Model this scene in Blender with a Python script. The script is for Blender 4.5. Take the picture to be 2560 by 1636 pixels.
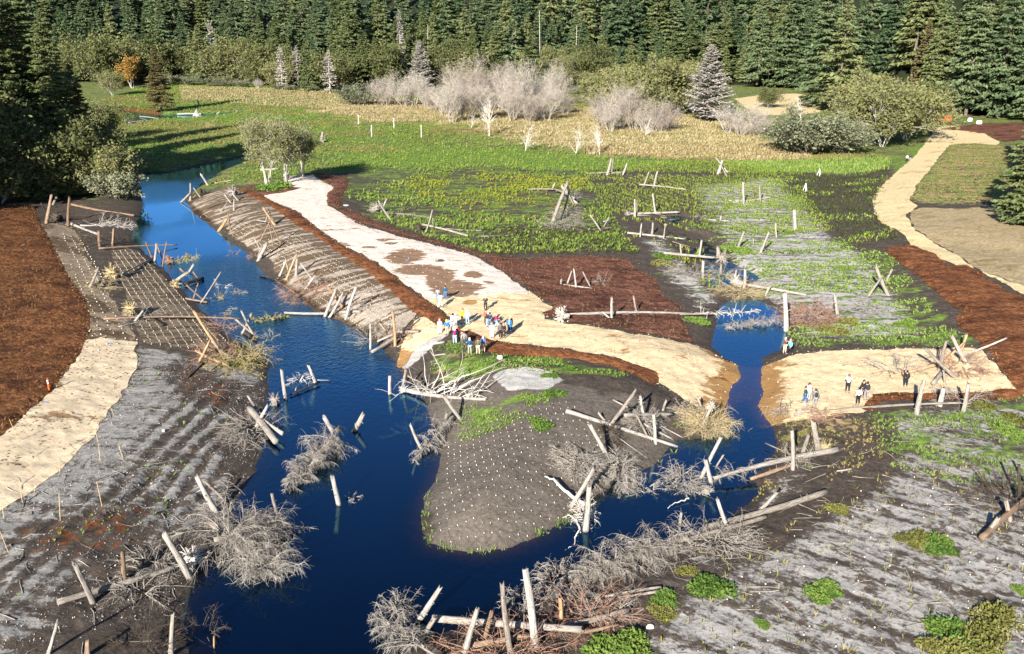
import bpy, math, random
import numpy as np
from mathutils import Vector

for o in list(bpy.data.objects):
    bpy.data.objects.remove(o)
SC = bpy.context.scene
COL = SC.collection
R = math.radians

# ------------------------------------------------------------------ camera, sky, sun, exposure
FPX = 2283.0            # focal length in pixels of the 2560 px wide photograph
PITCH = R(18.8)
CAMH = 33.0
cam_d = bpy.data.cameras.new('camera')
cam_d.sensor_fit = 'HORIZONTAL'
cam_d.sensor_width = 36.0
cam_d.lens = 36.0 * FPX / 2560.0
cam_d.clip_start = 0.5
cam_d.clip_end = 4000.0
cam = bpy.data.objects.new('camera', cam_d)
COL.objects.link(cam)
cam.location = (0, 0, CAMH)
cam.rotation_euler = (R(90) - PITCH, 0, 0)
SC.camera = cam

SUN_AZ = R(201.0)       # where the sun stands, clockwise from +Y (behind the camera, to the left)
SUN_EL = R(24.0)
world = bpy.data.worlds.new('World')
SC.world = world
world.use_nodes = True
wn = world.node_tree.nodes
sky = wn.new('ShaderNodeTexSky')
sky.sky_type = 'NISHITA'
sky.sun_disc = False
sky.sun_elevation = SUN_EL
sky.sun_rotation = SUN_AZ
sky.altitude = 50
sky.air_density = 1.0
sky.dust_density = 0.4
sky.ozone_density = 5.0
world.node_tree.links.new(sky.outputs[0], wn['Background'].inputs[0])
wn['Background'].inputs[1].default_value = 0.05

sun_d = bpy.data.lights.new('sun', 'SUN')
sun_d.energy = 5.0
sun_d.angle = R(0.5)
sun_d.color = (1.0, 0.94, 0.85)
sun = bpy.data.objects.new('sun', sun_d)
COL.objects.link(sun)
sdir = Vector((math.sin(SUN_AZ) * math.cos(SUN_EL), math.cos(SUN_AZ) * math.cos(SUN_EL), math.sin(SUN_EL)))
sun.rotation_euler = sdir.to_track_quat('Z', 'Y').to_euler()
sun.location = sdir * 300

SC.view_settings.view_transform = 'Standard'
SC.view_settings.look = 'None'
SC.view_settings.gamma = 1.0
SC.view_settings.use_curve_mapping = False
SC.view_settings.exposure = 1.62

# ------------------------------------------------------------------ measuring: from a place in the photograph to a place on the ground
FR = {'o': (0, 0, .940625), 'a': (0, 0, 2.798), 'b': (850, 0, 2.798), 'c': (1700, 0, 2.798), 'd': (0, 450, 2.798),
      'e': (850, 450, 2.798), 'g': (1700, 450, 2.798), 'h': (0, 950, 2.243), 'i': (850, 950, 2.243), 'j': (1700, 950, 2.243),
      'p': (1060, 690, 6.02), 'q': (1900, 820, 6.02), 'k': (400, 430, 4.81), 'm': (1340, 1000, 4.527), 'n': (1440, 390, 4.527),
      'r': (2200, 200, 6.689)}
CT, ST = math.cos(PITCH), math.sin(PITCH)


def nat(f, x, y):
    a, b, s = FR[f]
    return a + x / s, b + y / s


def ray(f, x, y):
    X, Y = nat(f, x, y)
    u, v = (X - 1280) / FPX, (Y - 818) / FPX
    return np.array([u, CT - v * ST, -ST - v * CT])


def at_z(f, x, y, z=0.0):
    d = ray(f, x, y)
    return d * ((z - CAMH) / d[2]) + np.array([0, 0, CAMH])


def poly(f, pts, z=0.0):
    return np.array([at_z(p[0], p[1], p[2], z)[:2] if isinstance(p[0], str) else at_z(f, p[0], p[1], z)[:2] for p in pts])


def vnoise(x, y, seed=0):
    xi = np.floor(x).astype(np.int64); yi = np.floor(y).astype(np.int64)
    fx = x - xi; fy = y - yi
    fx = fx * fx * (3 - 2 * fx); fy = fy * fy * (3 - 2 * fy)

    def h(a, b):
        n = (a * 374761393 + b * 668265263 + seed * 1274126177) & 0x7fffffff
        n = ((n ^ (n >> 13)) * 1274126177) & 0x7fffffff
        return ((n ^ (n >> 16)) & 0xffff) / 65535.0
    return (h(xi, yi) * (1 - fx) + h(xi + 1, yi) * fx) * (1 - fy) + (h(xi, yi + 1) * (1 - fx) + h(xi + 1, yi + 1) * fx) * fy


def fbm(x, y, seed=0, o=3):
    s = 0; a = 1; t = 0
    for i in range(o):
        c, q = math.cos(.6 + 1.1 * i), math.sin(.6 + 1.1 * i)
        s = s + a * vnoise((x * c - y * q) * 2 ** i + 31.7 * i, (x * q + y * c) * 2 ** i, seed + i); t += a; a *= .5
    return s / t


def sdist(P, x, y, margin=12.0):
    """distance to a polygon, positive inside"""
    x = np.asarray(x, float); y = np.asarray(y, float)
    out = np.full(x.shape, -float(margin))
    m = (x > P[:, 0].min() - margin) & (x < P[:, 0].max() + margin) & (y > P[:, 1].min() - margin) & (y < P[:, 1].max() + margin)
    px, py = x[m], y[m]
    d2 = np.full(px.shape, 1e12); ins = np.zeros(px.shape, bool)
    n = len(P)
    for i in range(n):
        a, b = P[i], P[(i + 1) % n]
        e = b - a
        t = np.clip(((px - a[0]) * e[0] + (py - a[1]) * e[1]) / max(e @ e, 1e-9), 0, 1)
        d2 = np.minimum(d2, (px - a[0] - t * e[0]) ** 2 + (py - a[1] - t * e[1]) ** 2)
        c = ((a[1] > py) != (b[1] > py))
        if abs(e[1]) > 1e-9:
            ins ^= c & (px < e[0] * (py - a[1]) / e[1] + a[0])
    d = np.sqrt(d2)
    out[m] = np.where(ins, d, -np.minimum(d, margin))
    return out


def sstep(a, b, x):
    t = np.clip((x - a) / (b - a), 0, 1)
    return t * t * (3 - 2 * t)


# ------------------------------------------------------------------ meshes and objects
def np_mesh(name, V, F4=None, F3=None):
    me = bpy.data.meshes.new(name)
    V = np.asarray(V, np.float32).reshape(-1, 3)
    F4 = np.zeros((0, 4), np.int32) if F4 is None else np.asarray(F4, np.int32).reshape(-1, 4)
    F3 = np.zeros((0, 3), np.int32) if F3 is None else np.asarray(F3, np.int32).reshape(-1, 3)
    me.vertices.add(len(V)); me.vertices.foreach_set('co', V.ravel())
    me.loops.add(F4.size + F3.size)
    me.loops.foreach_set('vertex_index', np.concatenate([F4.ravel(), F3.ravel()]))
    n4, n3 = len(F4), len(F3)
    me.polygons.add(n4 + n3)
    st = np.concatenate([np.arange(n4) * 4, n4 * 4 + np.arange(n3) * 3]).astype(np.int32)
    me.polygons.foreach_set('loop_start', st)
    me.update(calc_edges=True)
    return me


def fattr(me, name, vals):
    a = me.attributes.new(name, 'FLOAT', 'POINT')
    a.data.foreach_set('value', np.asarray(vals, np.float32).ravel())


def smooth(me):
    me.polygons.foreach_set('use_smooth', np.ones(len(me.polygons), bool))


def add(name, me, mat=None, parent=None, label=None, cat=None, group=None, kind=None, loc=None):
    o = bpy.data.objects.new(name, me)
    if me is not None and mat is not None and len(me.materials) == 0:
        me.materials.append(mat)
    COL.objects.link(o)
    if parent is not None:
        o.parent = parent
    if loc is not None:
        o.location = loc
    if label: o['label'] = label
    if cat: o['category'] = cat
    if group: o['group'] = group
    if kind: o['kind'] = kind
    return o


def tubes(P, Rr, s=3):
    """P (n,K,3) paths, Rr (n,K) radii -> verts, quads"""
    P = np.asarray(P, float); Rr = np.asarray(Rr, float)
    n, K, _ = P.shape
    T = np.gradient(P, axis=1)
    T /= np.linalg.norm(T, axis=2, keepdims=True) + 1e-9
    ref = np.where(np.abs(T[..., 2:3]) > .9, np.array([1., 0, 0]), np.array([0, 0, 1.]))
    U = np.cross(T, ref); U /= np.linalg.norm(U, axis=2, keepdims=True) + 1e-9
    W = np.cross(T, U)
    a = np.arange(s) * 2 * np.pi / s
    V = P[:, :, None] + Rr[:, :, None, None] * (np.cos(a)[None, None, :, None] * U[:, :, None] + np.sin(a)[None, None, :, None] * W[:, :, None])
    base = (np.arange(n) * K * s)[:, None, None]
    k = (np.arange(K - 1) * s)[None, :, None]
    j = np.arange(s)[None, None, :]; j2 = (j + 1) % s
    F = np.stack([base + k + j, base + k + j2, base + k + s + j2, base + k + s + j], -1)
    return V.reshape(-1, 3), F.reshape(-1, 4)


def rhombs(C, U, W):
    """leaf shapes: centre, half length vector, half width vector"""
    V = np.stack([C - U, C + W - U * .1, C + U, C - W - U * .1], 1)
    n = len(C)
    return V.reshape(-1, 3), np.arange(n * 4).reshape(-1, 4)


def join(parts):
    Vs, Fs, off = [], [], 0
    for V, F in parts:
        if len(V) == 0: continue
        Vs.append(V); Fs.append(F + off); off += len(V)
    return np.concatenate(Vs), np.concatenate(Fs)


def unit(v):
    v = np.asarray(v, float)
    return v / (np.linalg.norm(v, axis=-1, keepdims=True) + 1e-9)


# ------------------------------------------------------------------ materials
class NT:
    def __init__(self, name, rough=.8, spec=.2):
        self.m = bpy.data.materials.new(name); self.m.use_nodes = True
        self.t = self.m.node_tree; self.n = self.t.nodes; self.l = self.t.links
        self.b = self.n['Principled BSDF']
        self.b.inputs['Roughness'].default_value = rough
        self.b.inputs['Specular IOR Level'].default_value = spec

    def pos(self, kind='pos', scale=(1, 1, 1), rot=0.0):
        if kind == 'pos':
            s = self.n.new('ShaderNodeNewGeometry').outputs['Position']
        else:
            s = self.n.new('ShaderNodeTexCoord').outputs['Object']
        mp = self.n.new('ShaderNodeMapping')
        mp.inputs['Rotation'].default_value = (0, 0, rot)
        mp2 = self.n.new('ShaderNodeMapping')
        mp2.inputs['Scale'].default_value = scale
        self.l.new(s, mp.inputs[0]); self.l.new(mp.outputs[0], mp2.inputs[0])
        return mp2.outputs[0]

    def noise(self, v, scale, detail=4, rough=.55, dist=0.0):
        t = self.n.new('ShaderNodeTexNoise')
        t.inputs['Scale'].default_value = scale; t.inputs['Detail'].default_value = detail
        t.inputs['Roughness'].default_value = rough; t.inputs['Distortion'].default_value = dist
        self.l.new(v, t.inputs['Vector'])
        return t.outputs['Fac']

    def ramp(self, f, stops):
        r = self.n.new('ShaderNodeValToRGB')
        e = r.color_ramp.elements
        while len(e) < len(stops): e.new(.5)
        for i, (p, c) in enumerate(stops):
            e[i].position = p; e[i].color = (*c, 1) if len(c) == 3 else c
        self.l.new(f, r.inputs[0])
        return r.outputs[0]

    def math(self, op, a, b=0.0, clamp=False):
        m = self.n.new('ShaderNodeMath'); m.operation = op; m.use_clamp = clamp
        for i, x in enumerate((a, b)):
            if isinstance(x, (int, float)): m.inputs[i].default_value = x
            else: self.l.new(x, m.inputs[i])
        return m.outputs[0]

    def attr(self, name):
        a = self.n.new('ShaderNodeAttribute'); a.attribute_name = name
        return a.outputs['Fac']

    def mix(self, f, a, b, mode='MIX'):
        m = self.n.new('ShaderNodeMix'); m.data_type = 'RGBA'; m.blend_type = mode
        for k, x in ((0, f), (6, a), (7, b)):
            if isinstance(x, (int, float)): m.inputs[k].default_value = x
            elif isinstance(x, tuple): m.inputs[k].default_value = (*x, 1)
            else: self.l.new(x, m.inputs[k])
        return m.outputs[2]

    def cover(self, dens, noise, k=7.0):
        """patches: full where density exceeds the noise"""
        n = self.math('ADD', self.math('MULTIPLY', self.math('SUBTRACT', noise, .5), 2.3), .5)
        return self.math('MULTIPLY', self.math('SUBTRACT', dens, n), k, True)

    def color(self, c):
        self.l.new(c, self.b.inputs['Base Color'])

    def bump(self, f, strength=.5, dist=.1):
        b = self.n.new('ShaderNodeBump'); b.inputs['Strength'].default_value = strength
        b.inputs['Distance'].default_value = dist
        self.l.new(f, b.inputs['Height']); self.l.new(b.outputs[0], self.b.inputs['Normal'])


def plain(name, c, rough=.8, var=.25, scale=6, spec=.2):
    t = NT(name, rough, spec)
    n = t.noise(t.pos('obj'), scale, 3)
    t.color(t.ramp(n, [(.25, tuple(x * (1 - var) for x in c)), (.75, tuple(min(1, x * (1 + var)) for x in c))]))
    return t.m
# ------------------------------------------------------------------ the ground: one rectilinear sheet
def axis(parts):
    out = [parts[0][0]]
    for a, b, s0, s1 in parts:
        while out[-1] < b - 1e-6:
            t = (out[-1] - a) / (b - a)
            out.append(min(b, out[-1] + s0 + (s1 - s0) * t))
    return np.array(out)


gx_half = axis([(0, 55, .36, .36), (55, 150, .6, 1.4), (150, 520, 2, 22)])
GX = np.concatenate([-gx_half[:0:-1], gx_half])
GY = axis([(20, 38, 3, .5), (38, 125, .36, .36), (125, 300, .5, 1.3), (300, 560, 1.6, 6), (560, 1000, 8, 30)])
MX, MY = np.meshgrid(GX, GY)

RIVER = poly('o', [(323, 423), (318, 408), (400, 406), (470, 390), (560, 371), (600, 366), (596, 374), (520, 402), (480, 428), (444, 455), (431, 470),
    (455, 496), (500, 536), (545, 570), (590, 602), (622, 640), (655, 668), (700, 700), (745, 735), (800, 757), (860, 790), (905, 822), (935, 852), (942, 872),
    (962, 900), (1000, 938), (1012, 980), (1032, 1012), (1040, 1060), (1028, 1110), (1005, 1170), (995, 1230), (1010, 1275), (1060, 1293), (1130, 1299),
    (1200, 1291), (1260, 1266), (1305, 1242), (1345, 1212), (1375, 1185), (1405, 1162), (1440, 1138), (1480, 1120), (1530, 1095), (1565, 1060), (1590, 1035),
    (1650, 1032), (1690, 1015), (1702, 985), (1700, 955), (1712, 920), (1738, 885), (1730, 855), (1692, 836), (1672, 815), (1680, 760), (1692, 722),
    (1720, 706), (1790, 705), (1838, 738), (1852, 780), (1850, 808), (1830, 826), (1788, 845), (1800, 880), (1798, 920), (1788, 955), (1815, 1000), (1828, 1060), (1805, 1095),
    (1775, 1130), (1790, 1160), (1740, 1200), (1680, 1240), (1610, 1275), (1540, 1296), (1470, 1308), (1400, 1325), (1340, 1368), (1300, 1402),
    (1230, 1440), (1120, 1475), (1010, 1500), (940, 1545), (900, 1640), (470, 1640), (440, 1540), (425, 1450), (440, 1390), (470, 1340), (530, 1290),
    (540, 1240), (545, 1190), (565, 1150), (600, 1107), (610, 1061), (622, 1000), (629, 956), (628, 894), (632, 857), (578, 813), (538, 790), (504, 759), (477, 736), (458, 716), (437, 695), (400, 652),
    (370, 622), (352, 605), (320, 578), (310, 564), (314, 534), (334, 490), (331, 443)], 0.0)
CREEK = poly('n', [(990, 690), (1030, 670), (1180, 660), (1280, 700), (1180, 770), (1270, 850), (1420, 890), (1560, 940), (1640, 1000), (1700, 1080), (1790, 1180), (1900, 1260),
    (2050, 1330), (2080, 1420), (1900, 1400), (1700, 1470), (1560, 1500), (1480, 1430), (1350, 1340), (1290, 1230), (1260, 1150), (1200, 1080), (1110, 1000), (1180, 930), (1040, 850), (990, 770)], 0.15)
BACKWATER = poly('a', [(860, 770), (1100, 800), (1350, 790), (1500, 790), (1700, 770), (1720, 790), (1500, 820), (1330, 830), (1100, 840), (900, 880)], 0.2)

PATH = poly('e', [('k', 1230, 305), ('k', 1540, 140), ('k', 1560, 60), ('k', 1830, 45), ('k', 1980, 140), ('k', 2110, 190), ('k', 2010, 290), ('k', 2015, 420),
    ('k', 2200, 520), (130, 315), (400, 395), (650, 455), (850, 505), (950, 540), (1050, 600), (1140, 660), (1200, 700), (1300, 770), (1400, 835), (1500, 892), (1490, 930), (1420, 952),
    (1430, 990), (1600, 1022), (1800, 1042), (2000, 1062), (2200, 1085), (2406, 1112), ('g', 60, 1100), ('g', 200, 1120), ('g', 330, 1190), ('g', 560, 1215), ('g', 700, 1190), ('g', 830, 1158), ('g', 1100, 1155), ('g', 1500, 1140), ('g', 2050, 1150),
    ('g', 2130, 1180), ('g', 2250, 1330), ('g', 2375, 1455), ('g', 1340, 1470), ('q', 1640, 1150), ('q', 1450, 1185), ('q', 1000, 1212), ('q', 100, 1232), ('q', -400, 1225), ('q', -700, 1190),
    (2406, 1485), (2230, 1425), (2215, 1350), (1950, 1262), (1600, 1200), (1250, 1160), (1080, 1140), (1000, 1110), (900, 1075), (800, 1060), (700, 1085), (560, 1120), (420, 1225), (375, 1200), (420, 1110), (520, 1000), (570, 960), (700, 970),
    (760, 960), (690, 915), (560, 815), (430, 720), (250, 590), ('k', 2405, 1005), ('k', 2250, 925), ('k', 2040, 795), ('k', 1830, 640), ('k', 1650, 500), ('k', 1430, 400)], 1.5)
MULCH_RIVER = poly('k', [(880, 205), (1040, 235), (1230, 295), (1430, 410), (1650, 520), (1830, 660), (2040, 815), (2250, 940), (2405, 1022), ('e', 260, 605), ('e', 430, 735), ('e', 560, 830), ('e', 700, 930), ('e', 757, 972),
    ('e', 745, 1010), ('e', 690, 1035), ('e', 600, 962), ('e', 520, 925), ('e', 390, 810), ('e', 230, 690), ('e', 130, 610), ('e', 0, 520), (2280, 1085), (2080, 930), (1850, 755), (1690, 690), (1500, 545), (1300, 405), (1180, 345), (1050, 285)], 1.6)
MULCH_TREE = poly('k', [(1020, 215), (1120, 180), (1180, 185), (1150, 230), (1300, 262), (1450, 245), (1600, 210), (1730, 205), (1500, 270), (1280, 300), (1100, 260)], 1.4)
MULCH_RED = poly('e', [('k', 1840, 38), ('k', 2250, 70), ('k', 2260, 140), ('k', 2250, 200), ('k', 2190, 300), ('k', 2180, 440), (20, 215), (130, 235), (300, 310), (500, 380), (700, 425), (1000, 522), (1300, 536), (1700, 524), (2020, 536), (2060, 600), (2200, 655),
    (2250, 760), (2350, 820), (2380, 900), ('g', 20, 960), ('g', 60, 1020), ('g', 90, 1100), (2406, 1108), (2000, 1058), (1600, 1016), (1435, 988), (1415, 955), (1495, 930), (1500, 888), (1400, 830), (1200, 692), (1050, 592), (950, 534), (850, 498), (650, 448), (400, 388),
    (130, 310), ('k', 2200, 515), ('k', 2020, 415), ('k', 2015, 290), ('k', 2115, 190), ('k', 1985, 135)], 1.2)
MULCH_CURVE = poly('e', [(840, 1040), (905, 1072), (1000, 1112), (1080, 1145), (1250, 1163), (1600, 1203), (1950, 1262), (2215, 1350), (2222, 1400), (2180, 1442), (2080, 1420), (2050, 1385), (1900, 1315), (1700, 1265), (1400, 1242), (1150, 1232),
    (1000, 1205), (930, 1150), (850, 1100)], 1.6)
MULCH_RIGHT = poly('g', [(1425, 470), (1640, 455), (1760, 520), (1880, 612), (2000, 608), (2090, 650), (2180, 730), (2300, 800), (2406, 835), (2700, 950), (2900, 1500), (2420, 1475), (2370, 1450), (2290, 1370), (2150, 1200), (2040, 1080), (1930, 1000), (1965, 930),
    (1850, 830), (1700, 700), (1560, 590)], 1.3)
MULCH_LOW = poly('g', [(1345, 1468), (2340, 1452), (2420, 1478), (2400, 1505), (2330, 1512), (1700, 1510), (1400, 1530), (1330, 1600), (1290, 1590), (1320, 1520)], 1.2)
MULCH_LEFT = poly('o', [(-260, 495), (0, 487), (78, 482), (95, 530), (120, 570), (140, 610), (160, 650), (190, 690), (210, 740), (210, 785), (190, 828), (160, 868), (130, 915), (80, 958), (30, 1008), (0, 1030), (-120, 1100)], 1.7)
PATH_LEFT = poly('o', [(95, 525), (150, 520), (185, 545), (205, 600), (255, 690), (305, 765), (320, 800), (318, 860), (295, 900), (240, 985), (215, 1030), (150, 1090), (60, 1160), (0, 1192), (-90, 1250), (-150, 1120), (0, 1033), (30, 1011), (80, 961), (130, 918),
    (160, 871), (190, 831), (211, 788), (211, 742), (191, 692), (161, 652), (141, 612), (121, 572)], 1.5)
JUTE_LEFT = poly('o', [(262, 588), (318, 577), (352, 608), (370, 625), (400, 655), (437, 698), (458, 720), (477, 740), (504, 762), (548, 800), (480, 822), (345, 815), (322, 790), (312, 745), (296, 690), (270, 640)], .9)
JUTE_RIGHT = poly('k', [(300, 370), (480, 300), (750, 240), (880, 225), (1050, 285), (1180, 345), (1300, 405), (1500, 545), (1690, 690), (1850, 755), (2080, 930), (2280, 1085), ('e', 0, 525), ('e', 130, 612), ('e', 230, 692), ('e', 390, 812), ('e', 520, 928), ('e', 560, 962), ('e', 500, 1010), ('e', 400, 1110),
    ('e', 300, 1090), ('e', 200, 1060), ('e', 60, 960), ('e', -90, 900), ('e', -200, 840), ('e', -330, 740), ('e', -430, 680), (1340, 1030), (1120, 900), (900, 760), (700, 610), (520, 530), (390, 470), (310, 420)], .9)
TRAIL = poly('o', [(2052, 470), (2066, 442), (2110, 402), (2150, 370), (2180, 332), (2200, 303), (2215, 295), (2250, 300), (2310, 317), (2352, 338), (2345, 346), (2290, 341), (2232, 344), (2210, 370), (2182, 408), (2150, 448), (2138, 478), (2160, 492), (2130, 510), (2150, 545),
    (2230, 590), (2300, 640), (2408, 680), (2500, 720), (2500, 760), (2408, 702), (2340, 660), (2290, 640), (2250, 630), (2180, 598), (2140, 575), (2125, 552), (2075, 525), (2055, 500)], 1.2)
DRY_FIELD = poly('o', [(2138, 500), (2165, 492), (2230, 496), (2330, 490), (2408, 478), (2560, 480), (2560, 740), (2500, 715), (2408, 676), (2300, 634), (2230, 584), (2150, 540)], 1.4)
FAR_MULCH = poly('r', [(960, 820), (1300, 790), (1700, 730), (2000, 700), (2500, 690), (2600, 1000), (2100, 1050), (1950, 1000), (1800, 925), (1500, 880), (1200, 850)], 1.4)
FAR_SAND = poly('c', [(380, 690), (560, 655), (830, 650), (960, 690), (1000, 780), (800, 800), (520, 800), (450, 740)], 1.2)

# forest edge: the hill rises behind this line
FEDGE = poly('o', [(-900, 196), (-200, 196), (440, 190), (780, 205), (1100, 205), (1500, 205), (1740, 200), (1960, 215), (2230, 268), (2408, 272), (2700, 300), (3400, 420)], 1.0)


def hill_d(x, y):
    ye = np.interp(x, FEDGE[:, 0], FEDGE[:, 1])
    return y - ye


FORD = poly('o', [(1640, 848), (1880, 840), (1860, 955), (1660, 962)], 0)
LAND = [  # ground level above the water, width of the bank
    (poly('o', [(620, 410), (800, 400), (860, 520), (1150, 600), (1330, 720), (1500, 780), (1680, 800), (1680, 960), (1500, 920), (1150, 860), (930, 850), (500, 540), (430, 470)], 1.5), 6, 1.7, 9.0),
    (poly('o', [(930, 850), (1150, 860), (1500, 910), (1600, 1000), (1500, 1120), (1300, 1250), (1130, 1300), (1000, 1250), (1020, 1000)], 1.0), 3, 2.7, 10.0),
    (poly('o', [(1400, 360), (2100, 380), (2010, 580), (2200, 760), (2250, 810), (1850, 830), (1500, 700), (1450, 560)], .4), 6, .45, 4.0),
    (poly('o', [(1680, 810), (2150, 810), (2350, 900), (2300, 960), (1800, 960), (1690, 940)], .8), 3, .75, 5.0),
    (poly('o', [(2080, 570), (2800, 640), (2800, 960), (2350, 900)], 1.3), 5, 1.4, 5.0),
    (poly('o', [(2050, 460), (2150, 360), (2230, 290), (3000, 290), (3000, 640), (2100, 560)], 1.3), 8, 1.6, 5.0),
    (poly('o', [(-600, 480), (80, 480), (330, 780), (320, 860), (60, 1170), (-600, 1400)], 1.6), 6, 1.8, 8.0),
    (poly('o', [(320, 820), (640, 850), (620, 1100), (400, 1500), (-600, 1600), (-300, 1250), (60, 1160)], 1.0), 5, 1.2, 12.0),
    (poly('o', [(1250, 1500), (1500, 1330), (1850, 1130), (1850, 980), (2408, 940), (3000, 960), (3000, 1900), (1200, 1900)], .8), 5, .9, 9.0),
]
FURROW = poly('o', [(380, 900), (600, 880), (600, 1110), (480, 1230), (380, 1330), (150, 1420), (-100, 1480), (-100, 1330), (60, 1230), (200, 1130), (330, 1000)], 1.0)
fa, fb = at_z('o', 490, 1010, 1)[:2], at_z('o', 250, 1270, 1)[:2]
FDIR = unit(fb - fa); FNOR = np.array([-FDIR[1], FDIR[0]])


def height(x, y, fine=True):
    x = np.asarray(x, float); y = np.asarray(y, float)
    lev = np.full(x.shape, .8); wid = np.full(x.shape, 6.0)
    for P, fe, L, w in LAND:
        k = sstep(-fe, fe, sdist(P, x, y, fe + 1))
        lev = lev * (1 - k) + L * k; wid = wid * (1 - k) + w * k
    dw = -sdist(RIVER, x, y, 16)
    dw = dw + (fbm(x * .35, y * .35, 11) - .5) * .7 * sstep(0, 4, 6 - np.abs(dw))
    dc = -sdist(CREEK, x, y, 6)
    db = -sdist(BACKWATER, x, y, 6)
    t = np.clip(dw / wid, 0, 1)
    z = lev * (1 - (1 - t) ** 2)
    z = np.where(dw < 0, -np.minimum(1.7, -dw * .24), z + .03)
    kf = sstep(-2, 2, sdist(FORD, x, y, 4))
    z = np.where(dw < 0, np.maximum(z, -.16 * kf - 1.7 * (1 - kf)), z)
    zc = np.where(dc < 0, -.12 + .06 * sstep(-3, 0, dc), .02 + sstep(0, 5, dc) * 9)
    zb = np.where(db < 0, -.2, .02 + sstep(0, 8, db) * 9)
    z = np.minimum(z, np.minimum(zc, zb))
    hd = hill_d(x, y)
    z = z + np.where(hd > 0, hd * .30 * sstep(0, 60, hd), 0)
    z = z + (fbm(x * .05, y * .05, 3) - .5) * .5 * sstep(2, 12, dw)
    if fine:
        amp = .05 + .10 * sstep(.3, 3, dw)
        z = z + ((fbm(x * .9, y * .9, 5, 3) - .5) * 1.5 + (fbm(x * 1.9, y * 1.9, 15, 2) - .5) * .9) * amp
        k = sstep(-2, 4, sdist(FURROW, x, y, 6))
        ph = (x * FNOR[0] + y * FNOR[1] + (fbm(x * .15, y * .15, 8) - .5) * 1.6) / 1.55
        z = z + k * (np.sin(ph * 2 * np.pi) * .10 * (.2 + 1.3 * vnoise(x * .3, y * .3, 9)) + (fbm(x * 1.7, y * 1.7, 66, 2) - .5) * .22)
        k = sstep(.5, 3, sdist(JUTE_RIGHT, x, y, 5))
        s = x * JD[0] + y * JD[1] + (fbm(x * .2, y * .2, 18) - .5) * 1.5
        z = z + k * np.sin(s / 2.6 * 2 * np.pi) * .03
    return z


ja, jb = at_z('o', 700, 690, 1)[:2], at_z('o', 930, 850, 1)[:2]
JD = unit(jb - ja)          # along the river bank
HZ = height(MX, MY)


def hz(x, y):
    """ground level by bilinear look-up in the sheet"""
    x = np.clip(np.asarray(x, float), GX[0], GX[-1] - .01); y = np.clip(np.asarray(y, float), GY[0], GY[-1] - .01)
    i = np.clip(np.searchsorted(GX, x, 'right') - 1, 0, len(GX) - 2); j = np.clip(np.searchsorted(GY, y, 'right') - 1, 0, len(GY) - 2)
    u = (x - GX[i]) / (GX[i + 1] - GX[i]); v = (y - GY[j]) / (GY[j + 1] - GY[j])
    return (HZ[j, i] * (1 - u) + HZ[j, i + 1] * u) * (1 - v) + (HZ[j + 1, i] * (1 - u) + HZ[j + 1, i + 1] * u) * v


def gp(f, x, y, lift=0.0, water=True):
    """where the line of sight through a point of the photograph meets the ground (or the water)"""
    z = 0.6
    for _ in range(12):
        p = at_z(f, x, y, z + lift)
        h = float(hz(p[0], p[1]))
        if water: h = max(h, 0.0)
        z = z + .7 * (h - z)
    p = at_z(f, x, y, z + lift)
    return p


# ------------------------------------------------------------------ what grows or lies where: densities stored on the sheet
ATT = {k: np.zeros(MX.shape) for k in ('silt', 'green', 'tan', 'rust', 'lime', 'wet', 'forest', 'diag', 'pale', 'dim')}
dwat = -sdist(RIVER, MX, MY, 16)


def paint(pts, fe, z=.8, f='o', **kw):
    P = poly(f, pts, z)
    k = sstep(-fe, fe, sdist(P, MX, MY, fe + 1) + (fbm(MX * .25, MY * .25, 21) - .5) * fe * 1.2)
    for a, v in kw.items():
        ATT[a][:] = ATT[a] * (1 - k) + v * k


far = sstep(150, 190, MY)
ATT['green'][:] = .25 + .33 * far
ATT['tan'][:] = .12 + .38 * far
ATT['silt'][:] = .28 * (1 - far)
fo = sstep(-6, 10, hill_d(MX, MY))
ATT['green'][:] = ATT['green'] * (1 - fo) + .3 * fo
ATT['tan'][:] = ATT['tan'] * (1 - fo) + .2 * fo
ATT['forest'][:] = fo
# meadow
paint([(280, 270), (600, 200), (1000, 235), (1000, 360), (740, 380), (600, 370), (300, 350)], 10, green=.66, tan=.42, rust=.14)
paint([(420, 205), (780, 215), (1040, 250), (1050, 275), (760, 262), (430, 240)], 8, green=.52, tan=.55)
paint([(740, 258), (900, 246), (1050, 258), (1300, 270), (1500, 262), (1600, 300), (1700, 288), (1830, 325), (1900, 358), (2010, 372), (1980, 382), (1700, 372), (1500, 366), (1400, 362), (1270, 340), (1150, 312), (1000, 288), (850, 292)], 14, green=.30, tan=.85)
paint([(940, 300), (1080, 305), (1060, 345), (930, 350)], 6, rust=.55)
paint([(800, 340), (1200, 350), (1400, 372), (1700, 382), (2100, 372), (2090, 395), (1800, 405), (1370, 400), (1000, 395), (820, 400)], 5, green=.80, tan=.25)
paint([(285, 252), (330, 252), (385, 258), (370, 268), (290, 266)], 3, rust=1.2, green=0, tan=0)
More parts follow.
